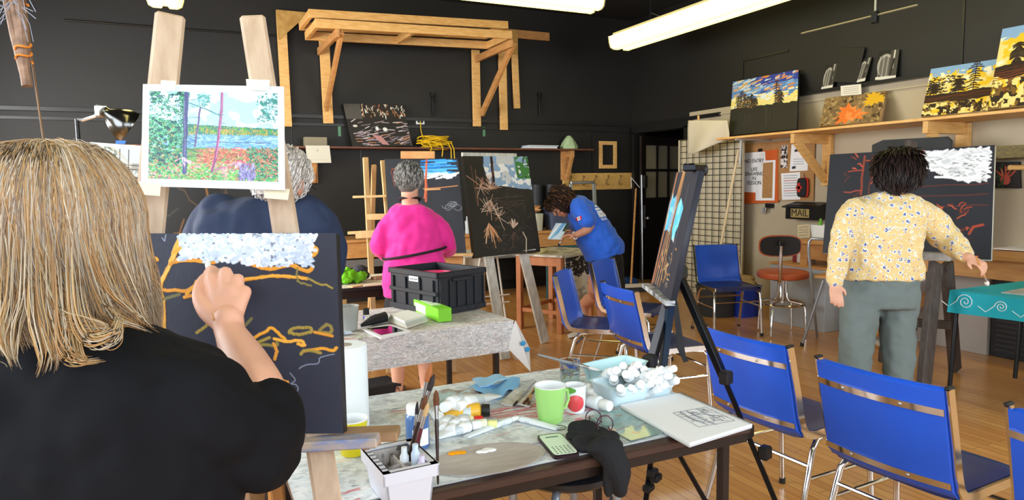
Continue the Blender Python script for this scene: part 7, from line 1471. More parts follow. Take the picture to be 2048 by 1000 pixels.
# ---------------------------------------------------------------- man in navy
d3 = 2.35; X6 = lambda px, py, d=d3: dep(px, py, d); fw = Vector((.12, .99, 0)).normalized(); rt_ = Vector((fw.y, -fw.x, 0))
t = thing('person', 'white-haired man in a navy t-shirt and tan trousers behind the pinned landscape print', 'person', (X6(525, 700).x, X6(525, 700).y, 0)); hc_ = X6(566, 372, 2.33); HM = frame(Vector((.72, .62, -.30)))
mb = MB(); head_vol(mb, hc_, HM, 1.02); mb.limb([hc_-up*.07-HM.col[1]*.03, X6(548, 412), X6(538, 440)], [.060, .062, .065], 18); mb.limb([X6(528, 455), X6(525, 560), X6(525, 690)], [.07, .08, .09], 20)
a1 = [X6(425, 440, 2.35), X6(395, 560, 2.45), X6(430, 600, 2.75)]; a2 = [X6(630, 440, 2.33), X6(655, 555, 2.45), X6(640, 590, 2.72)]
for s, a in ((-1, a1), (1, a2)): mb.limb([a[0]-up*.04]+a[1:], [.022, .040, .030], 14); hand_vol(mb, a[-1], a[-1]-a[-2], up*-1, 1.05, -s, .6)
bx, by = X6(525, 700).x, X6(525, 700).y
for s in (-1, 1): mb.limb([X6(525, 730)+rt_*.10*s, Vector((bx+rt_.x*.13*s, by+rt_.y*.13*s, .48)), Vector((bx+rt_.x*.14*s, by+rt_.y*.14*s, .07))], [.08, .06, .04], 16)
remeshed(mb, 'body', skin_b, t, .0065, 3); face_bits(t, hc_, HM)
for s in (-1, 1): shoe(t, (bx+rt_.x*.14*s, by+rt_.y*.14*s, 0), fw, blackplastic, .28)
navy = mat('navy_cotton', '#212e4a', .8, bump=.08, bscale=160); mb = MB(); sec = [(545, 395, .08, .075), (538, 404, .15, .10), (530, 420, .195, .125), (525, 450, .215, .14), (523, 520, .215, .15), (523, 640, .215, .15), (523, 700, .215, .15)]
mb.loft([(X6(px, py), rt_*a, fw*b) for px, py, a, b in sec], 26, 2.3); mb.limb([X6(440, 435), X6(420, 470, 2.37), X6(405, 520, 2.42)], [.085, .085, .08], 16); mb.limb([X6(615, 435), X6(636, 470, 2.37), X6(648, 520, 2.42)], [.085, .085, .08], 16)
remeshed(mb, 'navy_shirt', navy, t, .009, 3, .03, .09)
mb = MB(); mb.loft([(X6(523, 680), rt_*.19, fw*.14), (X6(523, 750), rt_*.20, fw*.15), (X6(523, 800), rt_*.19, fw*.14)], 24)
for s in (-1, 1): mb.limb([X6(523, 780)+rt_*.10*s, Vector((bx+rt_.x*.12*s, by+rt_.y*.12*s, .48)), Vector((bx+rt_.x*.14*s, by+rt_.y*.14*s, .10))], [.125, .105, .085], 20)
remeshed(mb, 'tan_trousers', mat('tan_khaki_cloth', '#b0946c', .8, bump=.1, bscale=120), t, .010, 3, .03, .08)
short_hair(t, hc_, HM, 1.04, ['#e0dad4', '#cfc8c2', '#f0ece8', '#b8b0a8'], 1500, .028, .0018, ext=(.082, .103, .098), back=-.060, capcol='#cfc7c0', seed=15)
MB().tube([hc_+HM @ Vector((.082, -.01, .012)), hc_+HM @ Vector((.078, .05, .014)), hc_+HM @ Vector((.066, .09, .014))], .0022, 6).build('glasses_temple', blackmetal, t, True, world=True)
# ================================================================== foreground easel, canvas and print
pf = Vector((.428, .903, 0)); 
t = thing('easel', 'tall worn pale wood easel in the foreground with two splayed front boards', 'easel', (dep(480, 900, 1.5).x, dep(480, 900, 1.5).y, 0))
def board(name, a, b, da, db, w_, th, m=bare, ext=None):
    p, q = dep(*a, da), dep(*b, db)
    if ext is not None: dd = (q-p).normalized(); q = q+dd*((q.z-ext)/-dd.z)
    n_ = (EYE_V-p); side_ = (q-p).cross(n_); return MB().beam(p, q, w_, th, up=n_, bev=.006).build(name, m, t, world=True)
EYE_V = Vector((0, 0, 1.45))
board('front_board', (341, 30), (297, 470), 1.50, 1.44, .060, .028, ext=.02)
board('front_board', (505, 34), (573, 470), 1.50, 1.44, .053, .028, ext=.02)
board('rear_leg', (458, 600), (487, 1000), 1.75, 2.0, .045, .03, ext=.02)
board('rear_leg', (500, 600), (557, 1000), 1.78, 2.1, .04, .03, mat('tan_wood_leg', '#b58a58', .6), ext=.02)
stained = mat('paint_stained_wood', '#b7a694', .6, col2='#7f8cb4', vscale=16, split=(.4, .62), stretch=(1, 1, 3), bump=.1)
MB().beam(dep(330, 905, 1.36), dep(757, 880, 1.36), .04, .020, up=(0, 0, 1), bev=.003).build('tray', stained, t, world=True)
MB().beam(dep(600, 873, 1.46), dep(798, 866, 1.46), .05, .020, up=(0, 0, 1), bev=.003).build('tray_back', mat('worn_brown_wood', '#a58462', .6, col2='#7f654c', vscale=10), t, world=True)
MB().box(dep(735, 882, 1.37), (.045, .035, .02), .45, .003).build('tray_end', mat('worn_brown_wood', ''), t, world=True)
# canvas
random.seed(101); W0, H0 = 470, 376; pt = Paint(W0, H0, '#2b2d3a'); n1 = pt.nz(3, 1); pt.a *= (.94+.12*n1)[..., None]
def q(x, y): return ((x-177)/503, (y-466)/402)
def ln(pts, w_, col, a=1.0, j=0):
    if len(pts) > 2:
        o_ = []
        for k in range(len(pts)-1):
            P_ = [pts[max(k-1, 0)], pts[k], pts[k+1], pts[min(k+2, len(pts)-1)]]
            for m_ in range(4):
                u = m_/4; o_.append(tuple(.5*(2*P_[1][c_]+(P_[2][c_]-P_[0][c_])*u+(2*P_[0][c_]-5*P_[1][c_]+4*P_[2][c_]-P_[3][c_])*u*u+(3*P_[1][c_]-P_[0][c_]-3*P_[2][c_]+P_[3][c_])*u**3) for c_ in (0, 1)))
        pts = o_+[pts[-1]]
    pt.line([(q(x+random.uniform(-j, j), y+random.uniform(-j, j))) for x, y in pts], w_/402, col, a)
ora = ['#e09a28', '#d8902a', '#eaa83c', '#c9842a']; ol = ['#8a7a3a', '#a08838', '#6f6a3c']
for k in range(3): ln([(372-3*k, 468), (356-3*k, 505), (338, 540), (320+2*k, 575), (326+2*k, 612), (328+k, 668)], 6, ora[k], 1, 1.5)
ln([(372, 468), (345, 530), (320, 572)], 4, '#f2b858', .8, 2)
for a_ in ([(350, 505), (378, 490)], [(342, 530), (368, 518), (374, 512)], [(318, 520), (300, 514), (284, 512)], [(330, 582), (378, 582), (400, 562)], [(376, 590), (402, 563)], [(372, 596), (416, 586)]): ln(a_, 7, random.choice(ora), 1, 1.5)
for k in range(2): ln([(356, 519+k*3), (395, 523), (430, 526), (445, 520), (480, 520), (512, 532), (545, 540), (585, 532), (618, 545), (630, 536)], 7, ora[k], 1, 1.2)
for k in range(3): ln([(480, 564), (515, 558), (560, 554), (600, 558), (618, 560)], 6-k, ora[k], 1, 2)
ln([(618, 560), (640, 568), (668, 578)], 4, ol[1], .9, 2); ln([(600, 540), (600, 565), (625, 572)], 4, ol[0], .8, 2)
ln([(630, 476), (628, 492), (640, 500), (632, 512), (624, 508)], 8, ora[0], 1, 1); ln([(640, 470), (634, 482)], 6, '#eef2f6')
for a_, c_ in (([(508, 680), (535, 664), (545, 660), (560, 672), (572, 684)], ora[0]), ([(512, 690), (540, 678)], ol[1]), ([(548, 680), (575, 686), (602, 684), (608, 694), (596, 690)], ora[2]), ([(520, 692), (552, 694), (554, 688)], ol[0]), ([(580, 664), (600, 658), (622, 660), (620, 668), (598, 672), (580, 668), (580, 664)], ol[1]), ([(640, 664), (655, 652), (664, 660), (660, 668), (640, 668)], ol[0]), ([(630, 668), (664, 676)], ora[1]), ([(605, 706), (640, 700), (662, 704), (672, 700)], ora[0]), ([(600, 712), (612, 704), (640, 710)], ol[1]), ([(548, 690), (553, 705), (548, 722)], ora[1]), ([(540, 735), (548, 740), (552, 752)], ora[3]), ([(548, 760), (572, 766), (566, 774), (556, 780)], ora[1]), ([(440, 700), (470, 675), (505, 640)], ol[2]), ([(395, 668), (420, 648), (432, 650)], ol[1]), ([(330, 600), (360, 590)], ol[2])): ln(a_, 6, c_, .95, 1.2)
for a_ in ([(596, 740), (612, 732), (634, 730), (640, 718), (668, 711)], [(578, 748), (588, 762), (580, 770), (590, 772), (592, 784), (572, 790)], [(585, 828), (592, 836), (586, 846)], [(327, 476), (332, 482), (334, 470)]): ln(a_, 1.6, '#9aa0b4', .8, .5)
cloud = ((pt.V > .004) & (pt.V < (q(0, 515)[1]+.09*(pt.nz(9, 4)-.45)+.045*np.clip((pt.U-.55)/.35, 0, 1))) & (pt.U > q(352, 0)[0]+.05*(pt.nz(12, 9)-.3)+.06*pt.V) & (pt.U < q(640, 0)[0]-.05*pt.nz(14, 5)))
pt.put(cloud.astype(float), '#bcc9d8'); pt.dabs(1100, ['#ccd6e2', '#dae1ea', '#b4c2d4', '#e2e8ee', '#c2cedd'], (.34, .012, .915, .2), .035, .016, (-1.2, 1.4), cloud); nn = pt.nz(34, 8); pt.put((cloud & (pt.nz(55, 77) < .27)).astype(float), '#4c5468', .75); pt.put((cloud & (nn < .36)).astype(float), '#b4c0d2', .7)
from_z = cloud*(pt.nz(30, 12)*.9+.35); pt.z = from_z
pt.z = pt.z+((pt.a[..., 0] > .35) & ~cloud)*.35
C1 = 1.385
cA, cB, cC = dep(177, 467, 1.405), dep(672, 466, 1.405), dep(177, 868, 1.365)
o = painted('canvas', cA, cB, cC, pt, .034, side='#23242c', relief=.003); tag(o, 'foreground dark canvas with thick white cloud and orange tree lines', 'painting')
# printed photograph
random.seed(55); pt = Paint(460, 344, '#dfe8ee'); full = Paint(420, 306, '#b4d8ea')
p_ = full; n1 = p_.nz(6, 2); p_.put((p_.V < .5).astype(float), '#c4e2ee'); p_.put((n1 > .52)*(p_.V < .4).astype(float), '#9ccfe6', .8)
p_.put(((p_.V > .36+.05*(p_.U-.3)+.02*p_.nz(20, 3)) & (p_.V < .50)).astype(float), '#3f7a6c'); p_.put(((p_.V > .42) & (p_.V < .48) & (p_.nz(24, 4) > .5)).astype(float), '#a8924a'); p_.put(((p_.V > .40) & (p_.V < .48) & (p_.nz(26, 5) > .58)).astype(float), '#4d9a4a')
p_.put(((p_.V > .48) & (p_.V < .68)).astype(float), '#6f9fcf'); p_.put(((p_.V > .5) & (p_.V < .58) & (p_.nz(20, 7) > .5)).astype(float), '#9cc3e4'); p_.put(((p_.V > .56) & (p_.V < .575)).astype(float), '#5a6f90')
p_.put((p_.V > .64+.05*(p_.nz(9, 8)-.5)).astype(float), '#6f9a58'); p_.put(((p_.V > .63) & (p_.nz(14, 9) > .55)).astype(float), '#4f8a4c'); p_.put(((p_.V > .62) & (p_.V < .85) & (p_.U > .42) & (p_.U < .95) & (p_.nz(12, 10) > .46)).astype(float), '#c06a52'); p_.put(((p_.V > .66) & (p_.nz(30, 11) > .62)).astype(float), '#c9826a'); p_.put(((p_.V > .85) & (p_.nz(24, 13) > .55)).astype(float), '#58b05c')
lt = (p_.U < .30+.08*(p_.nz(7, 15)-.5)) & (p_.nz(11, 16) > .30+.5*np.clip(.35-p_.V, 0, 1)*(p_.U > .1)); p_.put(lt.astype(float), '#3f7f5c'); p_.put((lt & (p_.nz(26, 17) > .55)).astype(float), '#5fae7c'); p_.put((lt & (p_.nz(28, 18) < .38)).astype(float), '#2a4a58'); p_.put((lt & (p_.V < .3) & (p_.nz(15, 31) > .56)).astype(float), '#bfe0ec'); p_.put(((p_.U < .2) & (p_.V > .35) & (p_.nz(32, 19) > .62)).astype(float), '#a08a52')
rt__ = (p_.U > .84+.06*p_.nz(6, 20)) & (p_.V < .3) & (p_.nz(24, 21) > .52); p_.put(rt__.astype(float), '#3f7f74'); p_.put(((p_.U > .78) & (p_.V > .62) & (p_.nz(13, 22) > .42)).astype(float), '#2f6a55'); p_.put(((p_.U > .8) & (p_.V > .7) & (p_.nz(30, 23) > .6)).astype(float), '#4fa070')
def tr(pts, w_, c_): p_.line(pts, w_, c_)
p_.dabs(1500, ['#2f6a55', '#4a9a72', '#3a7f66', '#66b586', '#2a4f58', '#1f4a44', '#8fc4b0'], (0, 0, .33, .95), .03, .010, (0, 3.1), (p_.U < .27+.06*p_.nz(6, 50)) & (p_.nz(9, 51) > .38))
p_.dabs(260, ['#bfe0ec', '#d8eef6', '#a8d0e0'], (0, 0, .3, .32), .03, .012, (0, 3.1), p_.nz(10, 52) > .5)
p_.dabs(380, ['#3f7a5c', '#5a9a5a', '#a8924a', '#4d8a6c', '#b0a45c'], (.28, .38, 1, .5), .02, .008, (1.2, 1.9), p_.V > .36+.05*(p_.U-.3)+.015)
p_.dabs(260, ['#7fb0dc', '#5f8fc0', '#a4cae8', '#6a9fd0'], (.3, .5, 1, .64), .06, .006, (-.05, .05))
p_.dabs(900, ['#c0604c', '#d98a6a', '#a84a48', '#6f9a58', '#8a5a4a', '#e0a884', '#b5586a'], (.38, .64, .97, .88), .03, .009, (0, 3.1))
p_.dabs(1000, ['#58b05c', '#3f8a4c', '#7cc470', '#c05a5a', '#4fa070', '#a8b060', '#e09aa4'], (0, .82, 1, 1), .025, .010, (0, 3.1))
p_.dabs(420, ['#2f6a55', '#3f8a70', '#4fa070', '#24504a', '#c9826a'], (.76, .62, 1, .95), .025, .010, (0, 3.1)); p_.dabs(200, ['#3f7f74', '#5f9f94', '#2f6a64'], (.84, .03, 1, .33), .02, .008, (0, 3.1), p_.nz(9, 55) > .45)
tr(p_.wig(.29, .02, .28, .92, 8, .004), .045, '#4a4a7a'); tr(p_.wig(.275, .1, .285, .9, 8, .004), .012, '#6f6a96')
tr(p_.wig(.40, .18, .36, .62, 6, .004), .02, '#6a5a80'); tr([(.57, .0), (.565, .2), (.545, .5), (.52, .75), (.49, .9)], .028, '#8a4a78'); tr([(.575, .0), (.55, .5), (.525, .75)], .010, '#c07a9a')
for i in range(40): v = random.uniform(.05, .75); u = .285; L_ = random.uniform(.03, .12)*random.choice((-1, 1)); tr([(u, v), (u+L_, v+random.uniform(-.02, .06))], .006, '#3f5a5c')
for i in range(26): v = random.uniform(.2, .6); tr([(.55, v), (.55+random.uniform(-.05, .05), v+random.uniform(-.01, .02))], .004, '#8a5a7a')
for i in range(46): a_ = random.uniform(.3, 2.8); u0, v0 = random.choice(((.27, .75), (.60, .84), (.70, .78))); L_ = random.uniform(.04, .13); tr(p_.wig(u0, v0, u0+L_*math.cos(a_), v0+L_*math.sin(a_)*.9, 3, .012), .007, random.choice(['#c9b0c4', '#e0a8b4', '#a87a94', '#d8cfe0', '#b5586a']))
p_.dabs(120, ['#6f6aa0', '#8a84b8', '#a8a0c8', '#5a5488'], (.70, .82, .82, .98), .05, .010, (1.0, 2.0)); tr([(.3, .12), (.45, .2), (.56, .27)], .012, '#3f7a7c'); p_.dabs(60, ['#3f8a80', '#5fa09a'], (.38, .03, .47, .16), .03, .008)
lum = (.62+.5*full.nz(60, 41)+.28*full.nz(26, 42)); gm_ = ((full.V > .36) | (full.U < .34) | (full.U > .86))[..., None]; full.a = np.where(gm_, full.a*lum[..., None], full.a*(.93+.1*full.nz(40, 43))[..., None]); iu = int(460*.052); iv = int(344*.07); Hh = int(344*.855); Ww = int(460*.905); yy = (np.arange(Hh)/Hh*306).astype(int); xx = (np.arange(Ww)/Ww*420).astype(int); pt.a[iv:iv+Hh, iu:iu+Ww] = full.a[yy][:, xx]
gg = (full.V > .36) | (full.U < .32); 
o = painted('landscape_print', dep(286, 168, 1.42), dep(568, 173, 1.40), dep(282, 372, 1.39), pt, .0012, side='#eef2f4', m=attr_mat('glossy_print', .35, 0)); tag(o, 'large printed lake and forest photograph taped to the foreground easel', 'photo print')
tape = mat('cream_masking_tape', '#e0d6b8', .7)
for i, (pp, lab) in enumerate(((((322, 160), (352, 162), (350, 182), (320, 180)), 'masking tape at the upper left of the landscape print'), (((492, 158), (540, 160), (538, 182), (494, 180)), 'masking tape at the upper right of the landscape print'), (((272, 362), (322, 368), (320, 392), (268, 388)), 'masking tape at the lower left corner of the landscape print'), (((530, 374), (580, 378), (576, 400), (528, 396)), 'masking tape at the lower right corner of the landscape print'))):
    P_ = [dep(*a_, 1.384 if i > 1 else 1.396+.005*(i == 0)) for a_ in pp]; one(MB().prism(P_, tuple((P_[0]-EYE_V).normalized()*.001)), 'masking_tape', tape, lab, 'tape')
# ================================================================== blond woman in black
d5 = 1.02; fw = Vector((.45, .89, 0)).normalized(); rt_ = Vector((fw.y, -fw.x, 0)); XX = lambda px, py, d=d5: dep(px, py, d)
hc_ = XX(108, 450, 1.05); gb = Vector((XX(150, 900, 1.0).x, XX(150, 900, 1.0).y, 0))
t = thing('person', 'blond woman in a black t-shirt seen from behind, painting the foreground canvas', 'person', tuple(gb)); HM = frame(fw+Vector((.15, 0, -.1)))
mb = MB(); head_vol(mb, hc_+up*-.005, HM, .98); mb.limb([hc_-up*.08-fw*.02, XX(112, 610, 1.03), XX(118, 680, 1.03)], [.056, .058, .066], 20)
mb.limb([XX(125, 740, 1.03), XX(140, 900, 1.03), gb+up*.95], [.09, .10, .11], 20)
shR = XX(415, 790, 1.0); elb = XX(541, 872, 1.07); wri = XX(462, 668, 1.235)
mb.limb([shR, XX(480, 840, 1.03), elb], [.05, .046, .042], 16); mb.limb([elb, XX(525, 790, 1.10), XX(492, 725, 1.17), wri, XX(457, 640, 1.25)], [.034, .039, .036, .0265, .027], 20)
# the painting hand, back of the hand towards us
K = [XX(424, 556, 1.300), XX(452, 546, 1.300), XX(476, 560, 1.295), XX(490, 584, 1.285)]
for k_, kp in enumerate(K): mb.limb([XX(447+6*k_, 650, 1.25), XX(440+12*k_, 612, 1.268), kp], [.0150, .0155, .0125], 12)
mb.ell(XX(455, 605, 1.275), (.030, .014, .036), HM, 16, 10)
mb.limb([K[0], XX(424, 540, 1.335), XX(414, 552, 1.352), XX(413, 566, 1.345)], [.0115, .0105, .0095, .008], 12)
mb.limb([K[1], XX(448, 545, 1.345), XX(430, 562, 1.362), XX(420, 578, 1.350)], [.0115, .0105, .0095, .008], 12)
mb.limb([K[2], XX(472, 562, 1.345), XX(456, 582, 1.362), XX(442, 590, 1.350)], [.011, .010, .009, .008], 12)
mb.limb([K[3], XX(490, 590, 1.335), XX(474, 604, 1.350), XX(460, 608, 1.338)], [.010, .0095, .0085, .0075], 12)
mb.limb([XX(446, 648, 1.245), XX(414, 622, 1.262), XX(399, 592, 1.285), XX(404, 566, 1.312), XX(412, 553, 1.330)], [.018, .0165, .0135, .0115, .009], 14)
shL = XX(-190, 800, 1.0); mb.limb([shL, XX(-300, 980, 1.02), XX(-250, 1150, 1.10)], [.05, .042, .03], 14); hand_vol(mb, XX(-250, 1150, 1.10), Vector((.1, .3, -1)), rt_, .95, 1, .5)
for s in (-1, 1): mb.limb([gb+rt_*.10*s+up*.80, gb+rt_*.11*s+up*.45, gb+rt_*.11*s+up*.07], [.085, .06, .04], 16)
remeshed(mb, 'body', skin_m('warm_fair_skin', '#e0a98e'), t, .0034, 3, fac=.5); face_bits(t, hc_, HM, .98)
# brush in that hand
brush('flat brush with white paint held by the blond woman, tip on the white cloud', XX(427, 640, 1.228), XX(415, 519, 1.372), r=.0038, hc='wood', bc='white', bw=1.35)
blk = mat('black_tshirt_cotton', '#111114', .9, bump=.1, bscale=220, spec=.2); mb = MB()
sec = [(105, 640, .075, .068), (108, 655, .12, .085), (112, 672, .165, .10), (116, 700, .215, .115), (122, 745, .248, .13), (135, 830, .252, .145), (145, 920, .250, .15), (150, 1030, .245, .155), (150, 1250, .255, .165)]
mb.loft([(XX(px, py, 1.03), rt_*a_, fw*b_) for px, py, a_, b_ in sec], 32, 2.25)
mb.limb([XX(310, 775, 1.02), XX(395, 812, 1.01), XX(470, 868, 1.04), XX(520, 900, 1.06), XX(540, 876, 1.08)], [.075, .078, .073, .062, .047], 22); mb.limb([XX(522, 875, 1.05), XX(530, 848, 1.08), XX(531, 818, 1.09)], [.058, .056, .053], 20)
mb.limb([XX(-110, 760, 1.0), XX(-200, 810, 1.0), XX(-270, 920, 1.02)], [.085, .085, .075], 20)
remeshed(mb, 'black_tshirt', blk, t, .006, 3, .026, .075, fac=.5)
mb = MB(); mb.loft([(gb+up*.98, rt_*.17, fw*.12), (gb+up*.84, rt_*.19, fw*.14), (gb+up*.78, rt_*.18, fw*.13)], 24)
for s in (-1, 1): mb.limb([gb+rt_*.09*s+up*.80, gb+rt_*.11*s+up*.45, gb+rt_*.11*s+up*.10], [.10, .085, .07], 18)
remeshed(mb, 'dark_trousers', mat('black_trouser_cloth', ''), t, .012, 2)
for s in (-1, 1): shoe(t, tuple(gb+rt_*.11*s), fw, blackplastic)
# hair: long layered strands falling from the crown
random.seed(202); HX, HY, HZ = .120, .125, .125; top_ = hc_+up*.008
def hair_path(ph, th0, ln_, flare, wav, seed_):
    """ph: 0 = towards the viewer (back of the head), positive to the right; th0 polar start angle"""
    r_ = random.Random(seed_); pts = []; lift = r_.uniform(0, .05); wv = .09*math.sin(ph*7)+r_.uniform(-.05, .05); s1 = r_.uniform(-1, 1); s2 = r_.uniform(0, 6)
    dirh = rt_*math.sin(ph)-fw*math.cos(ph)
    for k in range(8):
        th = th0+(1.72-th0)*k/7; rr = math.sin(th); q_ = (.955, .99)[k] if k < 2 else 1.0+lift; pts.append(top_+(rt_*(HX*rr*math.sin(ph+wv*math.sin(2.6*th+s2)))-fw*(HY*rr*math.cos(ph+wv*math.sin(2.6*th+s2)))+up*(HZ*math.cos(th)))*q_)
    z0 = pts[-1].z
    for k in range(1, 9):
        f = k/8; out = flare*f+wav*math.sin(3.2*f*PI*.6+s2)*f; tw = s1*.022*f*f*(1.5 if f > .7 else 1)
        side_ = rt_*math.cos(ph)+fw*math.sin(ph); p = pts[7]+dirh*out+side_*(tw+.012*math.sin(4*f+s2)*f)-up*(ln_*f); pts.append(p)
    j = Vector((r_.uniform(-1, 1), r_.uniform(-1, 1), r_.uniform(-1, 1)))*.004
    return [p+j*(i/len(pts)) for i, p in enumerate(pts)]
P1 = []
for i in range(9500):
    ph = random.uniform(-PI, PI)
    if abs(ph) > 2.25: continue
    cl = round(ph*26)/26; ph2 = ph*.45+cl*.55; ln_ = .122+.028*math.sin(cl*9)+random.uniform(-.02, .025)+(.02 if abs(ph) > .7 else 0)
    P1.append(hair_path(ph2, (random.uniform(.03, .45) if i % 4 else random.uniform(.4, 1.1)), ln_, .003+.006*abs(math.sin(ph)), .007, i))
strands('hair', t, P1, .00095, ['#a8845a', '#94724a', '#b09a80', '#85705c', '#c4b49c', '#7d6650', '#b5905f', '#9a8670', '#a89c8c', '#a8845a', '#b09a80'], attr_mat('blond_hair_fibres', .45, 0, spec=.3), .22)
P2 = []
def curl(pts_px, n, spread, seed_):
    r_ = random.Random(seed_)
    for i in range(int(n*.8)):
        spread_ = spread*2.4; o_ = Vector((r_.uniform(-1, 1), r_.uniform(-.4, .4), r_.uniform(-1, 1)))*spread_; base = [dep(x, y-(60 if k_ == 0 else 0), dd+(.004 if k_ == 0 else 0)) for k_, (x, y, dd) in enumerate(pts_px)]; out = []
        for k in range(len(base)-1):
            p0, p1, p2, p3 = base[max(k-1, 0)], base[k], base[k+1], base[min(k+2, len(base)-1)]
            for j in range(5): u = j/5; out.append(.5*((2*p1)+(p2-p0)*u+(2*p0-5*p1+4*p2-p3)*u*u+(3*p1-p0-3*p2+p3)*u**3))
        out.append(base[-1]); L_ = r_.uniform(.75, 1.0); out = out[r_.randint(0, 5):max(4, int(len(out)*L_))]; P2.append([p+o_*(.4+.6*math.sin(PI*min(1, j/len(out)+.2))) for j, p in enumerate(out)])
for pts_, n_, sp_ in (([(40, 520, .915), (35, 600, .905), (20, 660, .90), (22, 710, .90), (36, 745, .90)], 26, .006), ([(75, 520, .915), (82, 600, .90), (95, 670, .895), (92, 715, .895), (78, 758, .895)], 40, .007), ([(95, 540, .915), (100, 610, .90), (112, 660, .895), (114, 705, .895), (108, 748, .90)], 34, .006), ([(120, 540, .915), (128, 620, .90), (138, 690, .895), (165, 718, .895), (208, 716, .90)], 44, .007), ([(150, 540, .915), (160, 620, .90), (190, 680, .90), (230, 672, .90), (240, 640, .91), (228, 618, .92)], 30, .006), ([(75, 560, .92), (120, 620, .90), (180, 645, .90), (215, 655, .90), (195, 680, .90)], 24, .006), ([(10, 540, .92), (2, 640, .905), (15, 700, .90), (30, 735, .90)], 24, .006), ([(180, 520, .93), (230, 600, .94), (275, 640, .95), (310, 660, .97)], 50, .010), ([(-30, 540, .93), (-20, 620, .91), (-10, 660, .91), (-15, 700, .91)], 30, .008)): curl(pts_, n_, sp_, len(P2))
strands('hair_curls', t, P2, .0009, ['#b0905f', '#a87c4a', '#bfae94', '#94724a', '#b5a488'], attr_mat('blond_hair_fibres'), .3)
P3_ = [[XX(95+random.uniform(-40, 60), 300, 1.0)+Vector((0, 0, 0))]*1 for _ in range(0)]
for i in range(46):
    x0 = random.uniform(40, 200); h_ = random.uniform(4, 22); w2 = random.uniform(30, 90)*random.choice((-1, 1)); dd = random.uniform(.97, 1.05); yb = 292+.0012*(x0-95)**2
    P3_.append([dep(x0+w2*f, yb-h_*math.sin(PI*f)+abs(w2)*.25*f*f+.002*(w2*f)**2, dd) for f in (0, .2, .4, .6, .8, 1)])
strands('flyaway_hair', t, P3_, .0004, ['#d6b27c', '#e2d2b8'], attr_mat('blond_hair_fibres'), .2)
mb = MB(); mb.ell(top_-up*.002, (HX*.96, HY*.96, HZ*.96), frame(fw), 28, 20); o = mb.build('scalp_hair', mat('ash_blond_underhair', '#6f5a44', .7, col2='#4d3c2c', vscale=6, stretch=(8, 8, .6)), t, True, world=True)
bm = bmesh.new(); bm.from_mesh(o.data); dl = [v for v in bm.verts if (rootmat(t) @ v.co-top_).dot(fw) > .055 and (rootmat(t) @ v.co-top_).z < .06]; bmesh.ops.delete(bm, geom=dl, context='VERTS'); bm.to_mesh(o.data); bm.free()
# ================================================================== man's canvas, small print, purple study, lamp, hanging branches
random.seed(66); pt = Paint(200, 150, '#24221f')
for i in range(22): u = random.uniform(.1, .9); v = random.uniform(.1, .85); pt.line(pt.wig(u, v, u+random.uniform(-.2, .2), v+random.uniform(-.2, .2), 5, .02), .01, random.choice(['#6a4a28', '#8a5f2c', '#5a4630', '#4a4038']))
for v in (.75, .82): pt.line(pt.wig(.05, v, .95, v-.02, 6, .01), .012, '#7a6040')
pt.line(pt.wig(.5, .1, .62, .5, 4, .02), .02, '#8a5f2c')
o = painted('canvas', dep(262, 340, 3.0), dep(560, 345, 3.0), dep(262, 640, 2.9), pt, .03, side='#201e1c'); tag(o, 'dark canvas with brown branch lines in front of the man in navy', 'painting')
te = thing('easel', 'dark easel carrying the canvas of the man in navy', 'easel', (dep(410, 700, 3.05).x, dep(410, 700, 3.05).y, 0))
for (a_, b_) in (((330, 330), (300, 900)), ((490, 330), (520, 900))): p, q_ = dep(*a_, 3.06), dep(*b_, 3.0); q_.z = .01; B(te, 'leg', q_, p, .045, .03, de)
p, q_ = dep(410, 300, 3.08), dep(410, 800, 3.6); q_.z = .01; B(te, 'rear_leg', q_, p, .045, .03, de); B(te, 'tray', dep(255, 645, 2.92), dep(565, 648, 2.92), .06, .02, de, up=(0, 0, 1))
pt = Paint(130, 110, '#e9eef0'); p_ = pt
msk = (p_.U > .1) & (p_.U < .93) & (p_.V > .08) & (p_.V < .95); pt.put(msk.astype(float), '#cdd3d0'); pt.put((msk & (pt.V > .42) & (pt.nz(8, 3) > .4)).astype(float), '#a8a49a'); pt.put((msk & (pt.U < .5) & (pt.V < .4) & (pt.nz(18, 4) > .5)).astype(float), '#6f7f74'); pt.put((msk & (pt.V > .6) & (pt.nz(22, 6) > .6)).astype(float), '#5f5a58')
for u in (.52, .68): pt.line([(u+.02, .12), (u, .7)], .02, '#3a3638')
for v in (.45, .55, .8): pt.line(pt.wig(.3, v, .92, v+.01, 5, .01), .02, '#57504e')
o = painted('small_print', dep(180, 284, 2.55), dep(290, 292, 2.58), dep(182, 372, 2.55), pt, .003, side='#e4e8ea', m=attr_mat('card_print', .8, 0)); tag(o, 'small grey print of trees by water left of the large landscape print', 'photo print')
P_ = [dep(*a_, 2.545) for a_ in ((232, 281), (252, 281), (250, 288), (231, 287))]; one(MB().prism(P_, (0, .002, 0)), 'tape_strip', mat('bright_blue_tape', '#3f78d0', .6), 'small blue tape at the top edge of the small grey print', 'tape')
pt = Paint(80, 100, '#cdbfc4'); pt.put((pt.nz(6, 3) > .42).astype(float), '#8f7a92'); pt.put((pt.nz(9, 5) > .62).astype(float), '#6a5568'); pt.ellipse(.55, .5, .25, .08, '#c9b84a', .8)
o = painted('color_study', dep(255, 380, 2.50), dep(322, 382, 2.52), dep(250, 520, 2.46), pt, .01, side='#cfc0a0'); tag(o, 'purple and yellow paint study seen between the blond hair and the easel board', 'painting')
ts = thing('easel', 'pale wood display stand holding the small grey print and the purple study', 'easel', (dep(230, 700, 2.6).x, dep(230, 700, 2.6).y, 0))
for (a_, b_) in (((225, 290), (190, 900)), ((262, 290), (300, 900))): p, q_ = dep(*a_, 2.60), dep(*b_, 2.56); q_.z = .01; B(ts, 'leg', q_, p, .04, .025, pine3)
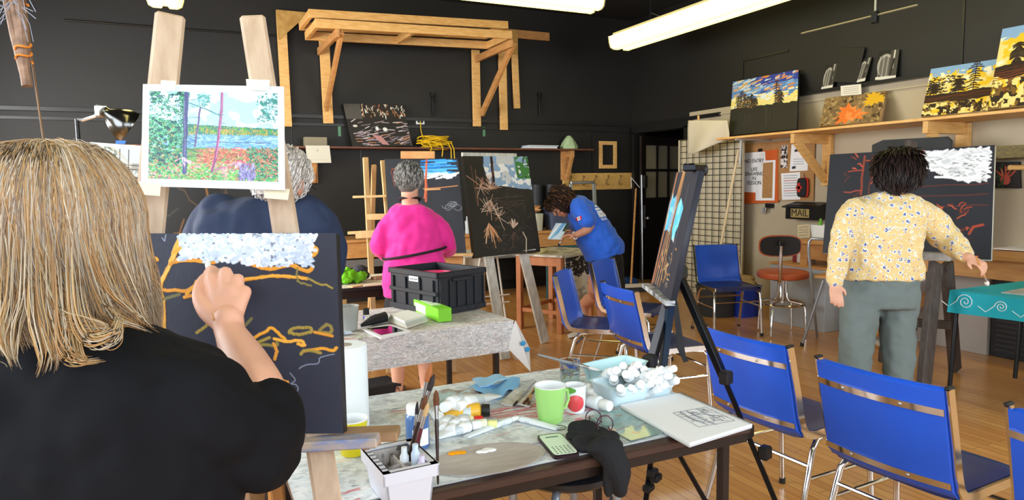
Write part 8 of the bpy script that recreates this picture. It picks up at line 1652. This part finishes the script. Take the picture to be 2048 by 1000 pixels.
p, q_ = dep(240, 300, 2.62), dep(240, 800, 3.1); q_.z = .01; B(ts, 'rear_leg', q_, p, .04, .025, pine3); B(ts, 'tray', dep(180, 373, 2.57), dep(292, 378, 2.59), .03, .02, pine3, up=(0, 0, 1))
tl_ = thing('clamp_lamp', 'dark chrome dome lamp on a thin black stand above the blond hair', 'lamp', (dep(156, 600, 3.3).x, dep(156, 600, 3.3).y, 0)); dk = mat('dark_chrome', '#6b6a66', .18, 1.0)
p = dep(154, 238, 3.3); MB().tube([(p.x, p.y, .02), tuple(p)], .009, 10).build('stand', blackmetal, tl_, True, world=True); MB().lathe([(.14, 0), (.14, .015), (.02, .03)], (0, 0, 0), 24).build('base', blackmetal, tl_, True)
MB().tube([p, dep(166, 240, 3.3), dep(192, 232, 3.28), dep(203, 222, 3.26)], .008, 8).build('arm', steel, tl_, True, world=True); MB().box(dep(203, 222, 3.26), (.05, .04, .06), .4, .008).build('clamp', steel, tl_, world=True)
ax = (dep(250, 246, 3.31)-dep(212, 222, 3.26)).normalized(); u_ = ax.orthogonal().normalized(); v_ = ax.cross(u_); R_ = Matrix([[u_[i], v_[i], ax[i]] for i in range(3)]); c_ = dep(214, 226, 3.25)
o = MB().lathe([(0, -.02), (.022, -.02), (.024, .0), (.05, .03), (.072, .07), (.080, .11), (.079, .112), (.071, .072), (.048, .034), (0, .02)], c_, 32, R_).build('shade', dk, tl_, 1.2, world=True); MB().ell(c_+ax*.06, (.028, .028, .035), R_, 14, 10).build('bulb', mat('frosted_bulb', '#d8d6cc', .4), tl_, True, world=True)
random.seed(90); th = thing('hanging_branches', 'bundle of dry branches tied with orange twine hanging at the top left', 'branches', tuple(dep(50, 170, 1.9))); bk = mat('dry_bark', '#a08068', .8, col2='#6b5344', vscale=30, bump=.4, bscale=60)
for pts, r0 in (([(56, 172), (48, 120), (38, 60), (25, 0), (10, -90)], .014), ([(50, 150), (30, 70), (15, 10), (-8, -90)], .012), ([(50, 130), (46, 60), (40, 0), (34, -100)], .013)):
    MB().tube([dep(x+random.uniform(-2, 2), y, 1.9) for x, y in pts], [r0*.95, r0, r0*.9, r0*.8, r0*.7][:len(pts)], 8).build('branch', bk, th, True, world=True)
for (x, y) in ((49, 126), (40, 10)): c_ = dep(x, y, 1.9); mb = MB(); mb.tube([c_+Vector((.019*math.cos(a_), .019*math.sin(a_), .004*math.sin(2*a_)+.002*j)) for j, a_ in enumerate([k*PI/6 for k in range(26)])], .003, 6); mb.build('orange_twine', mat('orange_twine', '#d9822a', .7), th, True, world=True)
mb = MB()
for i in range(26):
    x0, y0 = random.uniform(20, 45), random.uniform(-30, 35); a_ = random.uniform(-.6, 3.6); L_ = random.uniform(20, 80); mb.tube([dep(x0, y0, 1.9), dep(x0+L_*.5*math.cos(a_)+random.uniform(-8, 8), y0+L_*.4*math.sin(a_), 1.88), dep(x0+L_*math.cos(a_), y0+L_*.9*abs(math.sin(a_))+4, 1.86)], .0009, 4)
mb.build('fine_twigs', mat('pale_grey_twig', '#9fa4b4', .7), th, world=True)
MB().tube([dep(44, -60, 1.92), dep(60, 90, 1.92), dep(90, 300, 1.92), dep(98, 360, 1.92)], .0028, 6).build('thin_stick', mat('thin_brown_stick', '#7a5a3c', .7), th, True, world=True)
p = dep(15, -90, 1.9); MB().tube([p, (p.x, p.y, ZC)], .003, 6).build('cord', blackmetal, th, world=True)
